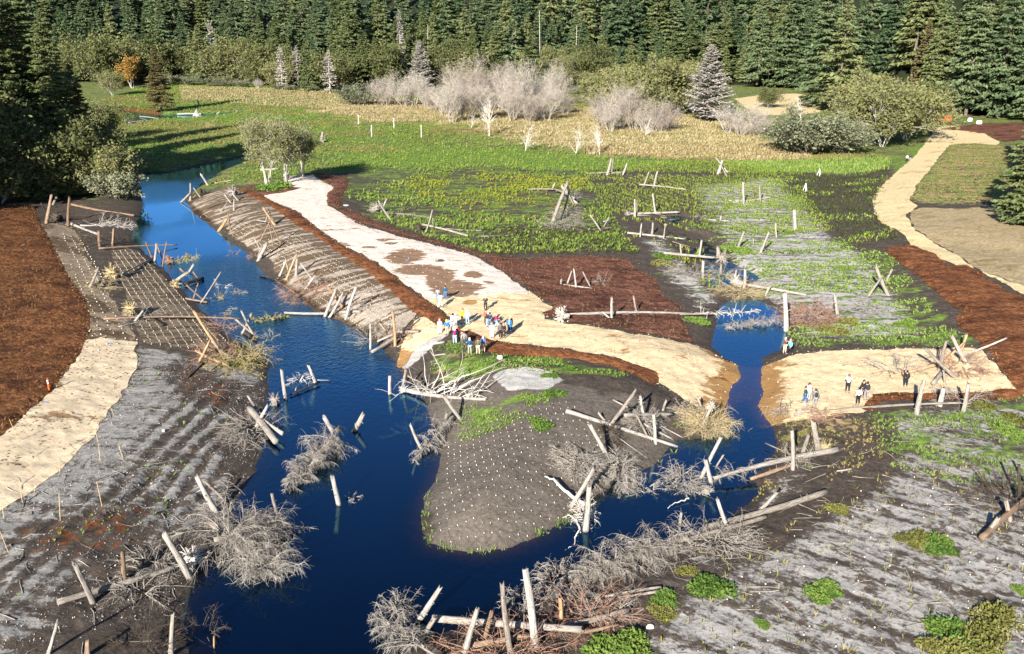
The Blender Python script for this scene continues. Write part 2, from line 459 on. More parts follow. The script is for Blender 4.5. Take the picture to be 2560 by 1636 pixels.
# marsh
paint([(790, 430), (860, 400), (1100, 388), (1370, 402), (1450, 520), (1500, 590), (1150, 602), (1000, 560), (870, 512), (815, 470)], 4, green=.52, tan=.06, silt=.03)
paint([(990, 425), (1120, 410), (1370, 425), (1330, 505), (1180, 515), (1010, 470)], 4, lime=.40, green=.55)
paint([(1130, 545), (1440, 540), (1500, 595), (1160, 602)], 2, green=.33, tan=.22, lime=0)
paint([(1370, 402), (1640, 382), (1720, 385), (1900, 425), (1990, 570), (1720, 560), (1560, 525), (1440, 520)], 4, green=.26, silt=.28, lime=.05, tan=0)
paint([(1630, 432), (1830, 415), (1935, 510), (2005, 580), (2090, 600), (2190, 720), (2255, 805), (2130, 812), (1880, 795), (1780, 700), (1720, 650), (1700, 560), (1650, 480)], 4, silt=.62, green=.44, tan=0)
paint([(1500, 560), (1560, 560), (1640, 640), (1700, 700), (1640, 720), (1560, 630)], 2, silt=.6, green=.42)
paint([(1830, 402), (1990, 412), (2092, 392), (2080, 440), (2055, 480), (2068, 525), (2125, 570), (2010, 582), (1985, 560), (1925, 500), (1870, 445)], 2.5, silt=0, green=.14, tan=.18)
paint([(2110, 395), (2180, 340), (2160, 370), (2130, 410)], 3, green=.9)
paint([(2140, 480), (2162, 440), (2205, 385), (2235, 345), (2290, 345), (2360, 352), (2440, 400), (2440, 480), (2330, 490), (2230, 494), (2160, 491)], 2, green=.52, tan=.62, silt=0)
paint([(2030, 590), (2090, 590), (2200, 720), (2270, 820), (2210, 815), (2130, 700)], 2, green=.5, tan=.3, silt=.2)
paint([(1900, 790), (2230, 790), (2290, 850), (2130, 815), (1880, 815)], 2, green=.55, silt=.4)
# peninsula
paint([(1000, 960), (1110, 900), (1400, 960), (1560, 980), (1600, 1040), (1380, 1190), (1260, 1290), (1130, 1310), (980, 1290), (1000, 1150)], 2, silt=.20, green=.06, tan=.04, pale=.9)
paint([(750, 1105), (900, 1140), (1050, 1228), (1500, 1248), (2050, 1395), (2000, 1450), (1500, 1420), (1200, 1400), (700, 1400), (620, 1280)], 1.2, 1.6, 'e', green=.66, tan=.5, silt=.1)
paint([(1090, 950), (1270, 950), (1290, 985), (1180, 1010), (1080, 1010)], 1.5, 1.6, green=.60, tan=.2)
paint([(1080, 1425), (1150, 1395), (1320, 1385), (1500, 1430), (1540, 1475), (1450, 1535), (1180, 1525)], .5, 1.6, 'e', silt=1.5, green=0, tan=0)
paint([(375, 1235), (560, 1125), (700, 1085), (740, 1105), (600, 1190), (450, 1260)], .6, 1.2, 'e', silt=1.3, green=0, tan=0)
# right of the stream and the lower right
paint([(1780, 960), (2050, 960), (2050, 1040), (1850, 1110), (1760, 1150), (1800, 1050)], 2, green=.4, tan=.45, silt=.35)
paint([(1780, 1120), (1960, 1080), (1960, 1160), (1800, 1260), (1650, 1330), (1600, 1310)], 2, silt=.55, green=.38, wet=.3)
paint([(1480, 1600), (1540, 1430), (1700, 1310), (1900, 1200), (2080, 1110), (2100, 990), (2408, 960), (2800, 960), (2800, 1900), (1400, 1900)], 2.5, silt=.58, green=.20, tan=.05, diag=1, dim=.28)
paint([(2060, 965), (2408, 935), (2700, 935), (2700, 1140), (2300, 1110), (2120, 1080)], 2.5, green=.52, silt=.55)
paint([(1960, 1010), (2080, 990), (2090, 1110), (1900, 1230), (1720, 1320), (1700, 1290), (1900, 1150)], 1.5, silt=.12, green=.2, rust=.12)
# left bank
paint([(330, 815), (620, 850), (622, 1000), (600, 1110), (480, 1250), (300, 1350), (0, 1560), (-300, 1560), (-300, 1290), (60, 1172), (240, 990), (322, 880)], 1.5, 1.2, silt=.60, green=.05, tan=0, rust=.18, wet=.3, dim=.6)
paint([(330, 815), (430, 830), (420, 960), (300, 1100), (60, 1240), (-100, 1310), (-100, 1260), (60, 1165), (240, 990), (322, 880)], 1.2, 1.2, silt=.66, rust=0, wet=.4, dim=.65)
paint([(380, 860), (450, 850), (560, 900), (540, 960), (430, 930)], 1.5, 1.2, silt=.35, rust=.5)
paint([(560, 900), (628, 900), (610, 1090), (540, 1130), (520, 1000)], 1.5, 1.0, silt=.22, rust=.14)
paint([(60, 1240), (330, 1180), (300, 1270), (100, 1310)], 1.5, 1.2, rust=.52, silt=.4)
paint([(250, 1330), (500, 1230), (520, 1330), (430, 1480), (200, 1539), (100, 1450)], 2.5, .8, silt=.22, green=.06)
paint([(85, 490), (300, 510), (310, 575), (260, 590), (300, 700), (310, 780), (215, 790), (190, 690), (130, 580)], 1.5, 1.5, silt=.1, tan=.3, green=.05)
fph = (MX * FNOR[0] + MY * FNOR[1] + (fbm(MX * .15, MY * .15, 8) - .5) * 1.6) / 1.55
ATT['silt'] += sstep(-2, 4, sdist(FURROW, MX, MY, 6)) * (np.sin(fph * 2 * np.pi) * .13 * (.4 + 1.2 * vnoise(MX * .2, MY * .2, 44)) - .07)
ATT['wet'][:] = np.maximum(ATT['wet'], 1.0 - sstep(-.2, 1.5, dwat))
for a in ('silt', 'green', 'tan'):
    ATT[a] *= sstep(-.3, .9, dwat)

idx = np.arange(MX.size).reshape(MX.shape)
QF = np.stack([idx[:-1, :-1], idx[:-1, 1:], idx[1:, 1:], idx[1:, :-1]], -1).reshape(-1, 4)
gme = np_mesh('ground', np.stack([MX, MY, HZ], -1), QF)
smooth(gme)
for a, v in ATT.items():
    fattr(gme, a, v)


def ground_material():
    t = NT('earth_and_meadow', .9, .15)
    p = t.pos()
    fine = t.noise(p, 2.4, 9, .78)
    mid = t.noise(p, 1.3, 5, .6)
    big = t.noise(p, .22, 3)
    streak = t.noise(t.pos('pos', (.16, 1.25, 1), R(5)), .9, 7, .66, .3)
    diag = t.noise(t.pos('pos', (.34, 1.5, 1), R(38)), .8, 5, .6, .4)
    dk = t.attr('diag')
    streak = t.math('ADD', t.math('MULTIPLY', streak, t.math('SUBTRACT', 1.0, dk)), t.math('MULTIPLY', diag, dk))
    pat = t.math('ADD', t.math('MULTIPLY', streak, .62), t.math('MULTIPLY', mid, .38))
    mud = t.ramp(fine, [(.28, (.018, .014, .011)), (.5, (.055, .043, .034)), (.72, (.115, .092, .072))])
    silt = t.ramp(t.noise(p, 1.3, 9, .8), [(.3, (.21, .200, .184)), (.5, (.36, .343, .318)), (.75, (.49, .47, .44))])
    green = t.ramp(t.noise(p, 1.1, 9, .8), [(.34, (.026, .048, .010)), (.5, (.100, .165, .028)), (.66, (.215, .27, .05))])
    lime = t.ramp(fine, [(.3, (.10, .12, .012)), (.7, (.26, .25, .02))])
    tan = t.ramp(t.noise(p, .9, 9, .8), [(.28, (.085, .060, .026)), (.5, (.25, .185, .085)), (.72, (.42, .32, .17))])
    rust = t.ramp(fine, [(.3, (.035, .014, .007)), (.7, (.19, .070, .022))])
    dried = t.ramp(t.noise(p, 4, 6, .75), [(.3, (.046, .038, .031)), (.7, (.155, .131, .108))])
    mud = t.mix(t.cover(t.math('ADD', t.attr('pale'), .28), t.noise(t.pos('pos', (.7, 1.2, 1), R(20)), .45, 6, .65), 4), mud, dried)
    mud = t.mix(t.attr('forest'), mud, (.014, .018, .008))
    silt = t.mix(t.attr('dim'), silt, t.mix(1.0, silt, (.50, .50, .50), 'MULTIPLY'))
    c = t.mix(t.cover(t.attr('silt'), t.math('ADD', t.math('MULTIPLY', pat, .58), t.math('MULTIPLY', fine, .42)), 7), mud, silt)
    c = t.mix(t.cover(t.attr('rust'), t.noise(p, .9, 6, .7), 8), c, rust)
    c = t.mix(t.cover(t.attr('tan'), t.math('ADD', t.math('MULTIPLY', mid, .55), t.math('MULTIPLY', t.noise(t.pos('pos', (.35, 1.4, 1)), .35, 5), .45)), 6), c, tan)
    gcov = t.cover(t.attr('green'), t.math('ADD', t.math('MULTIPLY', t.noise(t.pos('pos', (.5, 1.3, 1), R(-12)), .55, 6, .7), .7), t.math('MULTIPLY', fine, .3)), 8)
    c = t.mix(gcov, c, green)
    c = t.mix(t.cover(t.attr('lime'), t.math('ADD', t.math('MULTIPLY', big, .5), t.math('MULTIPLY', mid, .5)), 7), c, lime)
    c = t.mix(t.math('MULTIPLY', t.attr('wet'), .35), c, t.mix(1.0, c, (.45, .42, .40), 'MULTIPLY'))
    t.color(c)
    t.bump(t.math('ADD', fine, t.math('MULTIPLY', mid, 1.4)), .7, .12)
    t.l.new(t.math('SUBTRACT', .92, t.math('MULTIPLY', t.attr('wet'), .3)), t.b.inputs['Roughness'])
    return t.m


add('ground', gme, ground_material(), kind='structure')


# ------------------------------------------------------------------ sheets laid on the ground: matting, mulch, trails
def sheet(name, P, mat, lift, bulge=0.0, bw=.8, rag=.5, label=None, cut=None):
    sd = sdist(P, MX, MY, 6)
    sd = sd + (fbm(MX * .5, MY * .5, len(name) * 7 + 3, 4) - .5) * rag * 3.2
    if cut is not None:
        sd = np.minimum(sd, cut)
    z = HZ + lift + bulge * np.clip(sd / bw, -.3, 1)
    if bulge: z = z + np.where(sd > 0, (fbm(MX * 1.6, MY * 1.6, 77, 2) - .5) * bulge * 1.2 * np.clip(sd / bw, 0, 1), 0)
    c = np.stack([sd[:-1, :-1], sd[:-1, 1:], sd[1:, 1:], sd[1:, :-1]], -1).reshape(-1, 4)
    full = (c > 0).all(1); part = (c > 0).any(1) & ~full
    XYZ = np.stack([MX, MY, z], -1).reshape(-1, 3); S = sd.ravel()
    used = np.unique(QF[full]) if full.any() else np.array([], int)
    remap = -np.ones(MX.size, int); remap[used] = np.arange(len(used))
    V = [XYZ[used]]; n = len(used); q = remap[QF[full]]; tri = []; ex = []
    for f in QF[part]:
        pts = []
        for a in range(4):
            i, j = f[a], f[(a + 1) % 4]
            si, sj = S[i], S[j]
            if si > 0: pts.append(XYZ[i])
            if (si > 0) != (sj > 0):
                pts.append(XYZ[i] + (XYZ[j] - XYZ[i]) * (si / (si - sj)))
        for b in range(1, len(pts) - 1):
            tri.append((n, n + b, n + b + 1))
        ex += pts; n += len(pts)
    if ex: V.append(np.array(ex))
    V = np.concatenate(V)
    me = np_mesh(name, V, q, np.array(tri) if tri else None)
    smooth(me)
    fattr(me, 'edge', sdist(P, V[:, 0], V[:, 1], 6))
    fattr(me, 'wat', -sdist(RIVER, V[:, 0], V[:, 1], 10))
    st = np.zeros(len(V))
    for sx, sy, sw, sh in STAINS:
        q = at_z('e', sx, sy, 1.6); q2 = at_z('e', sx, sy - sh, 1.6); q3 = at_z('e', sx + sw, sy, 1.6)
        st = np.maximum(st, 1.25 - np.hypot((V[:, 0] - q[0]) / (q3[0] - q[0]), (V[:, 1] - q[1]) / (q2[1] - q[1])))
    fattr(me, 'stain', np.clip(st, 0, 1))
    return add(name, me, mat, kind='structure', label=label)


STAINS = [(460, 545, 190, 75), (560, 640, 240, 55), (700, 680, 150, 70), (820, 770, 260, 75), (930, 675, 100, 30), (360, 450, 70, 14), (320, 425, 100, 12), (200, 480, 80, 12), (910, 865, 80, 22), (700, 575, 50, 14), (690, 720, 120, 60), (1040, 725, 60, 10)]


def straw_material(name, lo, md, hi, damp_col, damp=.0, rot=0.0, debris=True, spot=(1, 1, 1)):
    t = NT(name, .9, .12)
    p = t.pos()
    fine = t.noise(t.pos('pos', (1, 1.8, 1), rot), 1.5, 9, .78)
    c = t.ramp(fine, [(.34, lo), (.5, md), (.66, hi)])
    big = t.noise(t.pos('pos', (.55, 1.5, 1), rot), .23, 5, .6)
    c = t.mix(t.cover(damp, t.math('ADD', t.math('MULTIPLY', big, .8), t.math('MULTIPLY', fine, .2)), 14), c, t.mix(1.0, c, damp_col, 'MULTIPLY'))
    c = t.mix(t.math('MULTIPLY', t.math('SUBTRACT', t.attr('stain'), t.noise(t.pos('pos', (.6, 1.6, 1)), .9, 6, .65)), 12, True), c, t.mix(1.0, c, damp_col, 'MULTIPLY'))
    if debris:
        d = t.noise(t.pos('pos', (.9, 2.4, 1), rot + .2), 1.4, 5, .75)
        c = t.mix(t.math('MULTIPLY', t.math('SUBTRACT', d, .64), 14, True), c, (.10, .065, .035))
    wetk = t.math('MULTIPLY', t.math('SUBTRACT', 1.1, t.math('ADD', t.math('MULTIPLY', t.attr('wat'), .55), t.math('MULTIPLY', t.math('SUBTRACT', t.noise(t.pos('pos', (.8, 1.5, 1)), .8, 5, .65), .5), 3.2))), 3, True)
    c = t.mix(wetk, c, t.mix(1.0, c, damp_col, 'MULTIPLY'))
    t.color(c)
    t.bump(fine, .7, .09)
    return t.m


def mulch_material(name, a, b, c3):
    t = NT(name, .9, .12)
    p = t.pos()
    n1 = t.noise(t.pos('pos', (1, 1.5, 1), .5), 1.7, 9, .84)
    n2 = t.noise(t.pos('pos', (.8, 1.3, 1)), .33, 5, .68)
    col = t.ramp(n1, [(.36, a), (.5, b), (.63, c3)])
    col = t.mix(t.math('MULTIPLY', t.math('SUBTRACT', n2, .44), 5, True), col, t.mix(1.0, col, (.36, .32, .34), 'MULTIPLY'))
    t.color(col)
    t.bump(t.math('ADD', n1, t.math('MULTIPLY', t.noise(p, 2.2, 4, .7), 1.5)), 1.0, .16)
    return t.m


M_PALE = straw_material('pale_straw_matting', (.44, .36, .30), (.58, .49, .42), (.68, .59, .52), (.34, .25, .18), .24)
M_STRAW = straw_material('golden_straw_matting', (.40, .30, .17), (.56, .43, .26), (.66, .53, .34), (.48, .35, .22), .28)
M_STRAWL = straw_material('left_straw_matting', (.36, .28, .18), (.50, .40, .27), (.58, .48, .34), (.45, .36, .27), .28, R(20))
M_FLAT = straw_material('damp_brown_matting', (.10, .075, .05), (.20, .155, .105), (.31, .25, .18), (.45, .40, .36), .5, R(25))
M_TRAIL = straw_material('straw_trail', (.36, .28, .16), (.50, .40, .22), (.58, .48, .29), (.80, .72, .60), .34, R(-35))
M_FIELD = straw_material('dry_field', (.15, .115, .06), (.27, .21, .12), (.36, .29, .18), (.80, .76, .68), .36, R(-30))


def jute_material(name, lo, hi, wet, ax, dens):
    t = NT(name, .9, .12)
    rot = -math.atan2(ax[1], ax[0])
    fine = t.noise(t.pos('pos', (1, 1, 1), rot), 1.8, 9, .78)
    rib = t.noise(t.pos('pos', (1.6, .16, 1), rot), .55, 4, .6)
    c = t.ramp(fine, [(.3, lo), (.7, hi)])
    c = t.mix(t.cover(dens, t.math('ADD', t.math('MULTIPLY', rib, .75), t.math('MULTIPLY', fine, .25)), 14), c, t.mix(1.0, c, wet, 'MULTIPLY'))
    k = t.math('MULTIPLY', t.math('SUBTRACT', 1.5, t.math('ADD', t.attr('wat'), t.math('MULTIPLY', fine, .8))), 1.6, True)
    c = t.mix(k, c, t.mix(1.0, c, tuple(w * .8 for w in wet), 'MULTIPLY'))
    t.color(c); t.bump(fine, .6, .06)
    return t.m


M_JUTE_R = jute_material('jute_bank_matting', (.20, .16, .12), (.37, .315, .255), (.36, .30, .24), JD, .60)
M_JUTE_L = jute_material('dark_jute_matting', (.10, .075, .05), (.20, .155, .11), (.5, .45, .4), (.5, -.85), .5)
M_MULCH = mulch_material('bark_mulch', (.040, .015, .007), (.175, .066, .025), (.33, .145, .062))
M_MULCH_D = mulch_material('red_brown_mulch', (.028, .012, .008), (.140, .056, .034), (.28, .145, .095))
M_MULCH_L = mulch_material('weathered_bark_mulch', (.020, .009, .005), (.120, .047, .017), (.30, .145, .055))

wcut = dwat - .15
# the straw matting is golden near the ford and bleached towards the trees: two lengths of matting
ysplit = at_z('e', 700, 800, 1.5)
sp = np.where(True, (MX - at_z('e', 500, 860, 1.5)[0]) * 0 + 1, 1)
la, lb = at_z('e', 560, 850, 1.5)[:2], at_z('e', 1340, 800, 1.5)[:2]
sn = unit(np.array([-(lb - la)[1], (lb - la)[0]]))
side = (MX - la[0]) * sn[0] + (MY - la[1]) * sn[1] + (fbm(MX * .5, MY * .5, 31) - .5) * 2.5
sheet('straw_path', PATH, M_PALE, .035, cut=side + .12, rag=.28, label='bleached pale straw matting path running up to the multi-stem tree')
sheet('straw_path', PATH, M_STRAW, .035, cut=-side, rag=.3, label='golden straw matting path crossing the ford')
sheet('mulch_strip', MULCH_RIVER, M_MULCH, .06, .14, .6, .22, label='dark bark mulch strip between river bank and pale path')
sheet('mulch_strip', MULCH_TREE, M_MULCH_D, .05, .08, .8, .3, label='mulch patch under the multi-stem tree')
sheet('mulch_bed', MULCH_RED, M_MULCH_D, .05, .12, 1.0, .25, label='red brown mulch bed right of the pale path')
sheet('mulch_strip', MULCH_CURVE, M_MULCH, .06, .16, .6, .22, label='curved bark mulch strip below the golden path')
sheet('mulch_bed', MULCH_RIGHT, M_MULCH, .06, .2, 1.2, .4, label='wide orange brown mulch bed at the right edge')
sheet('mulch_strip', MULCH_LOW, M_MULCH, .055, .12, .8, .3, label='narrow mulch strip along the lower edge of the right path')
sheet('mulch_bed', MULCH_LEFT, M_MULCH_L, .05, .12, 1.0, .2, label='broad brown mulch bed on the left bank')
lq = at_z('o', 250, 800, 1.5)
lside = (lq[1] - MY) + (MX - lq[0]) * .12 + (fbm(MX * .4, MY * .4, 33) - .5) * 3
sheet('straw_path', PATH_LEFT, M_STRAWL, .03, cut=lside, rag=.3, label='straw matting path along the left bank mulch')
sheet('damp_flat', PATH_LEFT, M_FLAT, .026, cut=.1 - lside, rag=.3, label='damp brown matting flat between the left mulch and the jute rows')
sheet('bank_matting', JUTE_LEFT, M_JUTE_L, .03, cut=wcut + .6, rag=.2, label='dark jute matting with rows of plugs on the left bank')
sheet('bank_matting', JUTE_RIGHT, M_JUTE_R, .03, cut=wcut + .5, rag=.25, label='pale ribbed jute matting on the slope right of the river')
sheet('trail', TRAIL, M_TRAIL, .04, rag=.25, label='pale straw trail winding to the forest')
sheet('dry_field', DRY_FIELD, M_FIELD, .03, rag=.4, label='dry tan field at the right edge')
sheet('mulch_bed', FAR_MULCH, M_MULCH_D, .05, .1, 1.0, .8, label='distant red mulch bed by the forest')
sheet('sand_clearing', FAR_SAND, M_TRAIL, .04, rag=2.0, label='pale clearing beside the big conifers')


# ------------------------------------------------------------------ water
def water_material():
    t = NT('river_water', .03, .5)
    n = t.n; l = t.l
    n.remove(t.b)
    out = n['Material Output']
    p = t.pos()
    rip = t.noise(t.pos('pos', (1, .7, 1), R(20)), 1.9, 4, .65)
    mask = t.noise(t.pos('pos', (.06, .035, 1)), 1.0, 2)
    b = n.new('ShaderNodeBump'); b.inputs['Strength'].default_value = .55; b.inputs['Distance'].default_value = .14
    l.new(t.math('MULTIPLY', rip, t.math('ADD', t.math('MULTIPLY', t.attr('riffle'), 1.6), t.math('MULTIPLY', t.math('SUBTRACT', mask, .40), 1.2, True))), b.inputs['Height'])
    gl = n.new('ShaderNodeBsdfGlossy'); gl.inputs['Roughness'].default_value = .04
    gl.inputs['Color'].default_value = (.33, .68, 1, 1)
    body = n.new('ShaderNodeBsdfDiffuse'); body.inputs['Color'].default_value = (.0003, .0016, .008, 1)
    tr = n.new('ShaderNodeBsdfTransparent'); tr.inputs['Color'].default_value = (.55, .42, .28, 1)
    dep = t.attr('shallow')
    m1 = n.new('ShaderNodeMixShader'); l.new(dep, m1.inputs[0]); l.new(body.outputs[0], m1.inputs[1]); l.new(tr.outputs[0], m1.inputs[2])
    lw = n.new('ShaderNodeLayerWeight'); lw.inputs['Blend'].default_value = .5
    l.new(b.outputs[0], lw.inputs['Normal'])
    fres = t.math('ADD', t.math('MULTIPLY', t.math('POWER', lw.outputs['Facing'], 3.6), 1.6), .010, True)
    l.new(b.outputs[0], gl.inputs['Normal'])
    m2 = n.new('ShaderNodeMixShader'); l.new(fres, m2.inputs[0]); l.new(m1.outputs[0], m2.inputs[1]); l.new(gl.outputs[0], m2.inputs[2])
    l.new(m2.outputs[0], out.inputs['Surface'])
    return t.m


def water_sheet(name, x0, x1, y0, y1, step, z, label, keep):
    xs = np.arange(x0, x1 + .01, step); ys = np.arange(y0, y1 + .01, step)
    X, Y = np.meshgrid(xs, ys)
    H = hz(X, Y)
    ii = np.arange(X.size).reshape(X.shape)
    q = np.stack([ii[:-1, :-1], ii[:-1, 1:], ii[1:, 1:], ii[1:, :-1]], -1).reshape(-1, 4)
    ok = ((H.ravel()[q] < z + .1).any(1)) & (keep(X, Y).ravel()[q].any(1))
    q = q[ok]
    u = np.unique(q); rm = -np.ones(X.size, int); rm[u] = np.arange(len(u))
    me = np_mesh(name, np.stack([X.ravel()[u], Y.ravel()[u], np.full(len(u), z)], -1), rm[q])
    ux, uy = X.ravel()[u], Y.ravel()[u]; rf = np.zeros(len(u))
    for f_, rx_, ry_, rad in (('d', 1720, 760), 0, 0, 15), (('d', 1900, 1000), 0, 0, 13), (('d', 1560, 640), 0, 0, 8), (('e', 60, 1200), 0, 0, 9):
        q = at_z(*f_, 0.0); rf = np.maximum(rf, np.exp(-((ux - q[0]) ** 2 + (uy - q[1]) ** 2) / rad ** 2))
    fattr(me, 'riffle', rf)
    fattr(me, 'shallow', np.clip(1 - (z - H.ravel()[u]) / .62, 0, 1) ** 1.5 * .94)
    smooth(me)
    return add(name, me, M_WATER, kind='structure', label=label)


M_WATER = water_material()
water_sheet('river', -95, 60, 24, 260, .6, 0.0, 'dark blue river winding between the banks', lambda X, Y: sdist(RIVER, X, Y, 5) > -3)
water_sheet('creek', 5, 60, 95, 190, .6, -.02, 'narrow muddy creek above the ford pool', lambda X, Y: (sdist(CREEK, X, Y, 5) > -2) & (sdist(RIVER, X, Y, 5) < -3))
water_sheet('backwater', -190, -40, 200, 420, 1.2, .0, 'still backwater in the far left meadow', lambda X, Y: sdist(BACKWATER, X, Y, 5) > -3)
# ------------------------------------------------------------------ dead wood
def wood_material(name, lo, md, hi, rough=.85):
    t = NT(name, rough, .15)
    a = t.n.new('ShaderNodeAttribute'); a.attribute_name = 'axial'
    mp = t.n.new('ShaderNodeMapping'); mp.inputs['Scale'].default_value = (9, 9, .8)
    t.l.new(a.outputs['Vector'], mp.inputs[0])
    st = t.noise(mp.outputs[0], 2.0, 6, .7)
    c = t.ramp(st, [(.3, lo), (.47, md), (.66, hi)])
    pt = t.noise(a.outputs['Vector'], 1.6, 5, .7)
    c = t.mix(t.math('MULTIPLY', t.math('SUBTRACT', pt, .56), 6, True), c, t.mix(1.0, c, (.40, .33, .27), 'MULTIPLY'))
    oi = t.n.new('ShaderNodeObjectInfo')
    c = t.mix(t.math('MULTIPLY', oi.outputs['Random'], .75), c, t.mix(1.0, c, (.60, .54, .48), 'MULTIPLY'))
    sp = t.n.new('ShaderNodeSeparateXYZ'); t.l.new(t.n.new('ShaderNodeNewGeometry').outputs['Position'], sp.inputs[0])
    wl = t.math('MULTIPLY', t.math('SUBTRACT', .32, t.math('ADD', sp.outputs[2], t.math('MULTIPLY', st, .25))), 6, True)
    c = t.mix(wl, c, t.mix(1.0, c, (.32, .27, .22), 'MULTIPLY'))
    t.color(c); t.bump(st, .8, .05)
    return t.m


WOOD = {'w': wood_material('bleached_wood', (.085, .073, .062), (.29, .268, .24), (.46, .435, .40)),
        'g': wood_material('grey_driftwood', (.06, .051, .044), (.215, .192, .168), (.37, .34, .305)),
        'b': wood_material('brown_bark_log', (.06, .04, .028), (.19, .13, .09), (.33, .24, .17)),
        'o': wood_material('peeled_tan_log', (.13, .075, .04), (.34, .21, .115), (.50, .36, .22)),
        'k': wood_material('dark_log', (.012, .010, .008), (.035, .028, .022), (.09, .075, .06))}
COLN = {'w': 'bleached', 'g': 'grey', 'b': 'brown', 'o': 'tan', 'k': 'dark'}


def twig_material(name, a, b):
    t = NT(name, .9, .1)
    n = t.noise(t.pos('obj'), 1.6, 4, .6)
    t.color(t.ramp(n, [(.3, a), (.7, b)]))
    return t.m


TWIG = {'g': twig_material('dry_grey_twigs', (.135, .116, .098), (.33, .298, .262)),
        'p': twig_material('pale_bare_twigs', (.34, .30, .26), (.56, .51, .46)),
        'r': twig_material('reddish_twigs', (.16, .085, .06), (.34, .22, .16)),
        'd': twig_material('dark_twigs', (.035, .027, .02), (.11, .085, .065)),
        'y': twig_material('straw_twigs', (.22, .17, .09), (.42, .34, .2))}
M_NEEDLE = twig_material('fading_needles', (.07, .085, .02), (.24, .21, .06))


def log_mesh(name, A, B, r0, r1, rng, broken=.9, bend=.03, jag0=.12):
    """a log from A to B with the origin at A; splintered end at B"""
    A = np.array(A, float); B = np.array(B, float)
    ax = B - A; L = np.linalg.norm(ax); t = ax / L
    ref = np.array([0, 0, 1.]) if abs(t[2]) < .9 else np.array([1., 0, 0])
    u = unit(np.cross(t, ref)); w = np.cross(t, u)
    K = max(5, min(14, int(L / .5))); S = 10
    ph = rng.uniform(0, 6.28, 4); lob = rng.uniform(.04, .11, 3)
    V, AX = [], []
    bd = (rng.uniform(-1, 1) * u + rng.uniform(-1, 1) * w) * bend * L
    for k in range(K):
        f = k / (K - 1)
        c = t * L * f + bd * math.sin(f * math.pi)
        r = r0 + (r1 - r0) * f
        if k == 0: r *= 1.06
        for j in range(S):
            a = 2 * math.pi * j / S
            rr = r * (1 + lob[0] * math.sin(2 * a + ph[0] + f * 2) + lob[1] * math.sin(3 * a + ph[1] - f * 3) + lob[2] * math.sin(5 * a + ph[2] + f * 6) + rng.uniform(-.05, .05))
            p = c + (u * math.cos(a) + w * math.sin(a)) * rr
            if k == K - 1: p = p + t * rng.uniform(-.2, 1.0) ** 1 * broken * r * (1.3 + math.cos(a + ph[3]))
            if k == 0: p = p + t * rng.uniform(-1, 1) * jag0 * r
            V.append(p); AX.append((math.cos(a) * r, math.sin(a) * r, L * f + ph[0]))
    F4, F3 = [], []
    for k in range(K - 1):
        for j in range(S):
            F4.append((k * S + j, k * S + (j + 1) % S, (k + 1) * S + (j + 1) % S, (k + 1) * S + j))
    n = len(V)
    V.append(t * L * 1.0 - t * r1 * .2 * broken + bd * 0); AX.append((0, 0, L))
    V.append(-t * 0.02); AX.append((0, 0, 0))
    for j in range(S):
        F3.append(((K - 1) * S + j, (K - 1) * S + (j + 1) % S, n))
        F3.append(((j + 1) % S, j, n + 1))
    if L > 2.2:
        for q in range(int(rng.integers(2, 6))):
            f = rng.uniform(.15, .92); a = rng.uniform(0, 6.28); r = r0 + (r1 - r0) * f
            o = u * math.cos(a) + w * math.sin(a)
            c = t * L * f + bd * math.sin(f * math.pi) + o * r * .6
            d = unit(o + t * rng.uniform(-.2, .7)); ln = r * rng.uniform(.8, 2.6)
            Pt = np.array([[c, c + d * ln * .5, c + d * ln]])
            tv, tf = tubes(Pt, np.array([[r * .28, r * .2, r * .1]]), 5)
            b0 = len(V); V += list(tv); AX += [(0.1 * math.cos(k), .1 * math.sin(k), L * f) for k in range(len(tv))]
            F4 += [tuple(int(x) + b0 for x in ff) for ff in tf]
    me = np_mesh(name, V, F4, F3)
    smooth(me)
    at = me.attributes.new('axial', 'FLOAT_VECTOR', 'POINT')
    at.data.foreach_set('vector', np.array(AX, np.float32).ravel())
    return me


def px2m(f, w, p):
    """size of w picture units at a place"""
    fw = np.array([0, CT, -ST])
    Z = (np.array(p) - np.array([0, 0, CAMH])) @ fw
    return w / FR[f][2] / FPX * Z


def stand_top(f, base, x, y):
    """top of a standing thing: in the upright plane through its base that faces the camera"""
    d = ray(f, x, y); c = np.array([0, 0, CAMH])
    nrm = np.array([base[0], base[1], 0.]); nrm /= np.linalg.norm(nrm)
    t = ((base - c) @ nrm) / (d @ nrm)
    return c + d * t


LOGS = []      # collected first, labelled together


def post(S, f, x1, y1, x2, y2, w, c='g', sink=.5, lean=0.0, broken=1.0):
    b = gp(f, x1, y1)
    if b[2] < .02: sink = max(sink, .9)
    tp = stand_top(f, b, x2, y2)
    if lean:
        d = unit(np.array([b[0], b[1], 0])); tp = tp + d * lean
    r = px2m(f, w, b) / 2 * .78
    LOGS.append(dict(S=S, A=b - unit(tp - b) * sink, B=tp, r0=r * 1.12, r1=r * .76, c=c, kind='post', px=nat(f, (x1 + x2) / 2, y1)[0], py=nat(f, x1, y1)[1], broken=broken, base=b))


def lying(S, f, x1, y1, x2, y2, w, c='g', z1=0.0, z2=0.0, w2=None, broken=.5, bend=.015):
    g1 = gp(f, x1, y1); r = px2m(f, w, g1) / 2 * .8
    A = gp(f, x1, y1, r * .6 + z1); B = gp(f, x2, y2, r * .5 + z2)
    r1 = px2m(f, w if w2 is None else w2, B) / 2
    LOGS.append(dict(S=S, A=A, B=B, r0=r, r1=r1 * .85, c=c, kind='log', px=nat(f, (x1 + x2) / 2, 0)[0], py=nat(f, 0, (y1 + y2) / 2)[1], broken=broken, bend=bend))


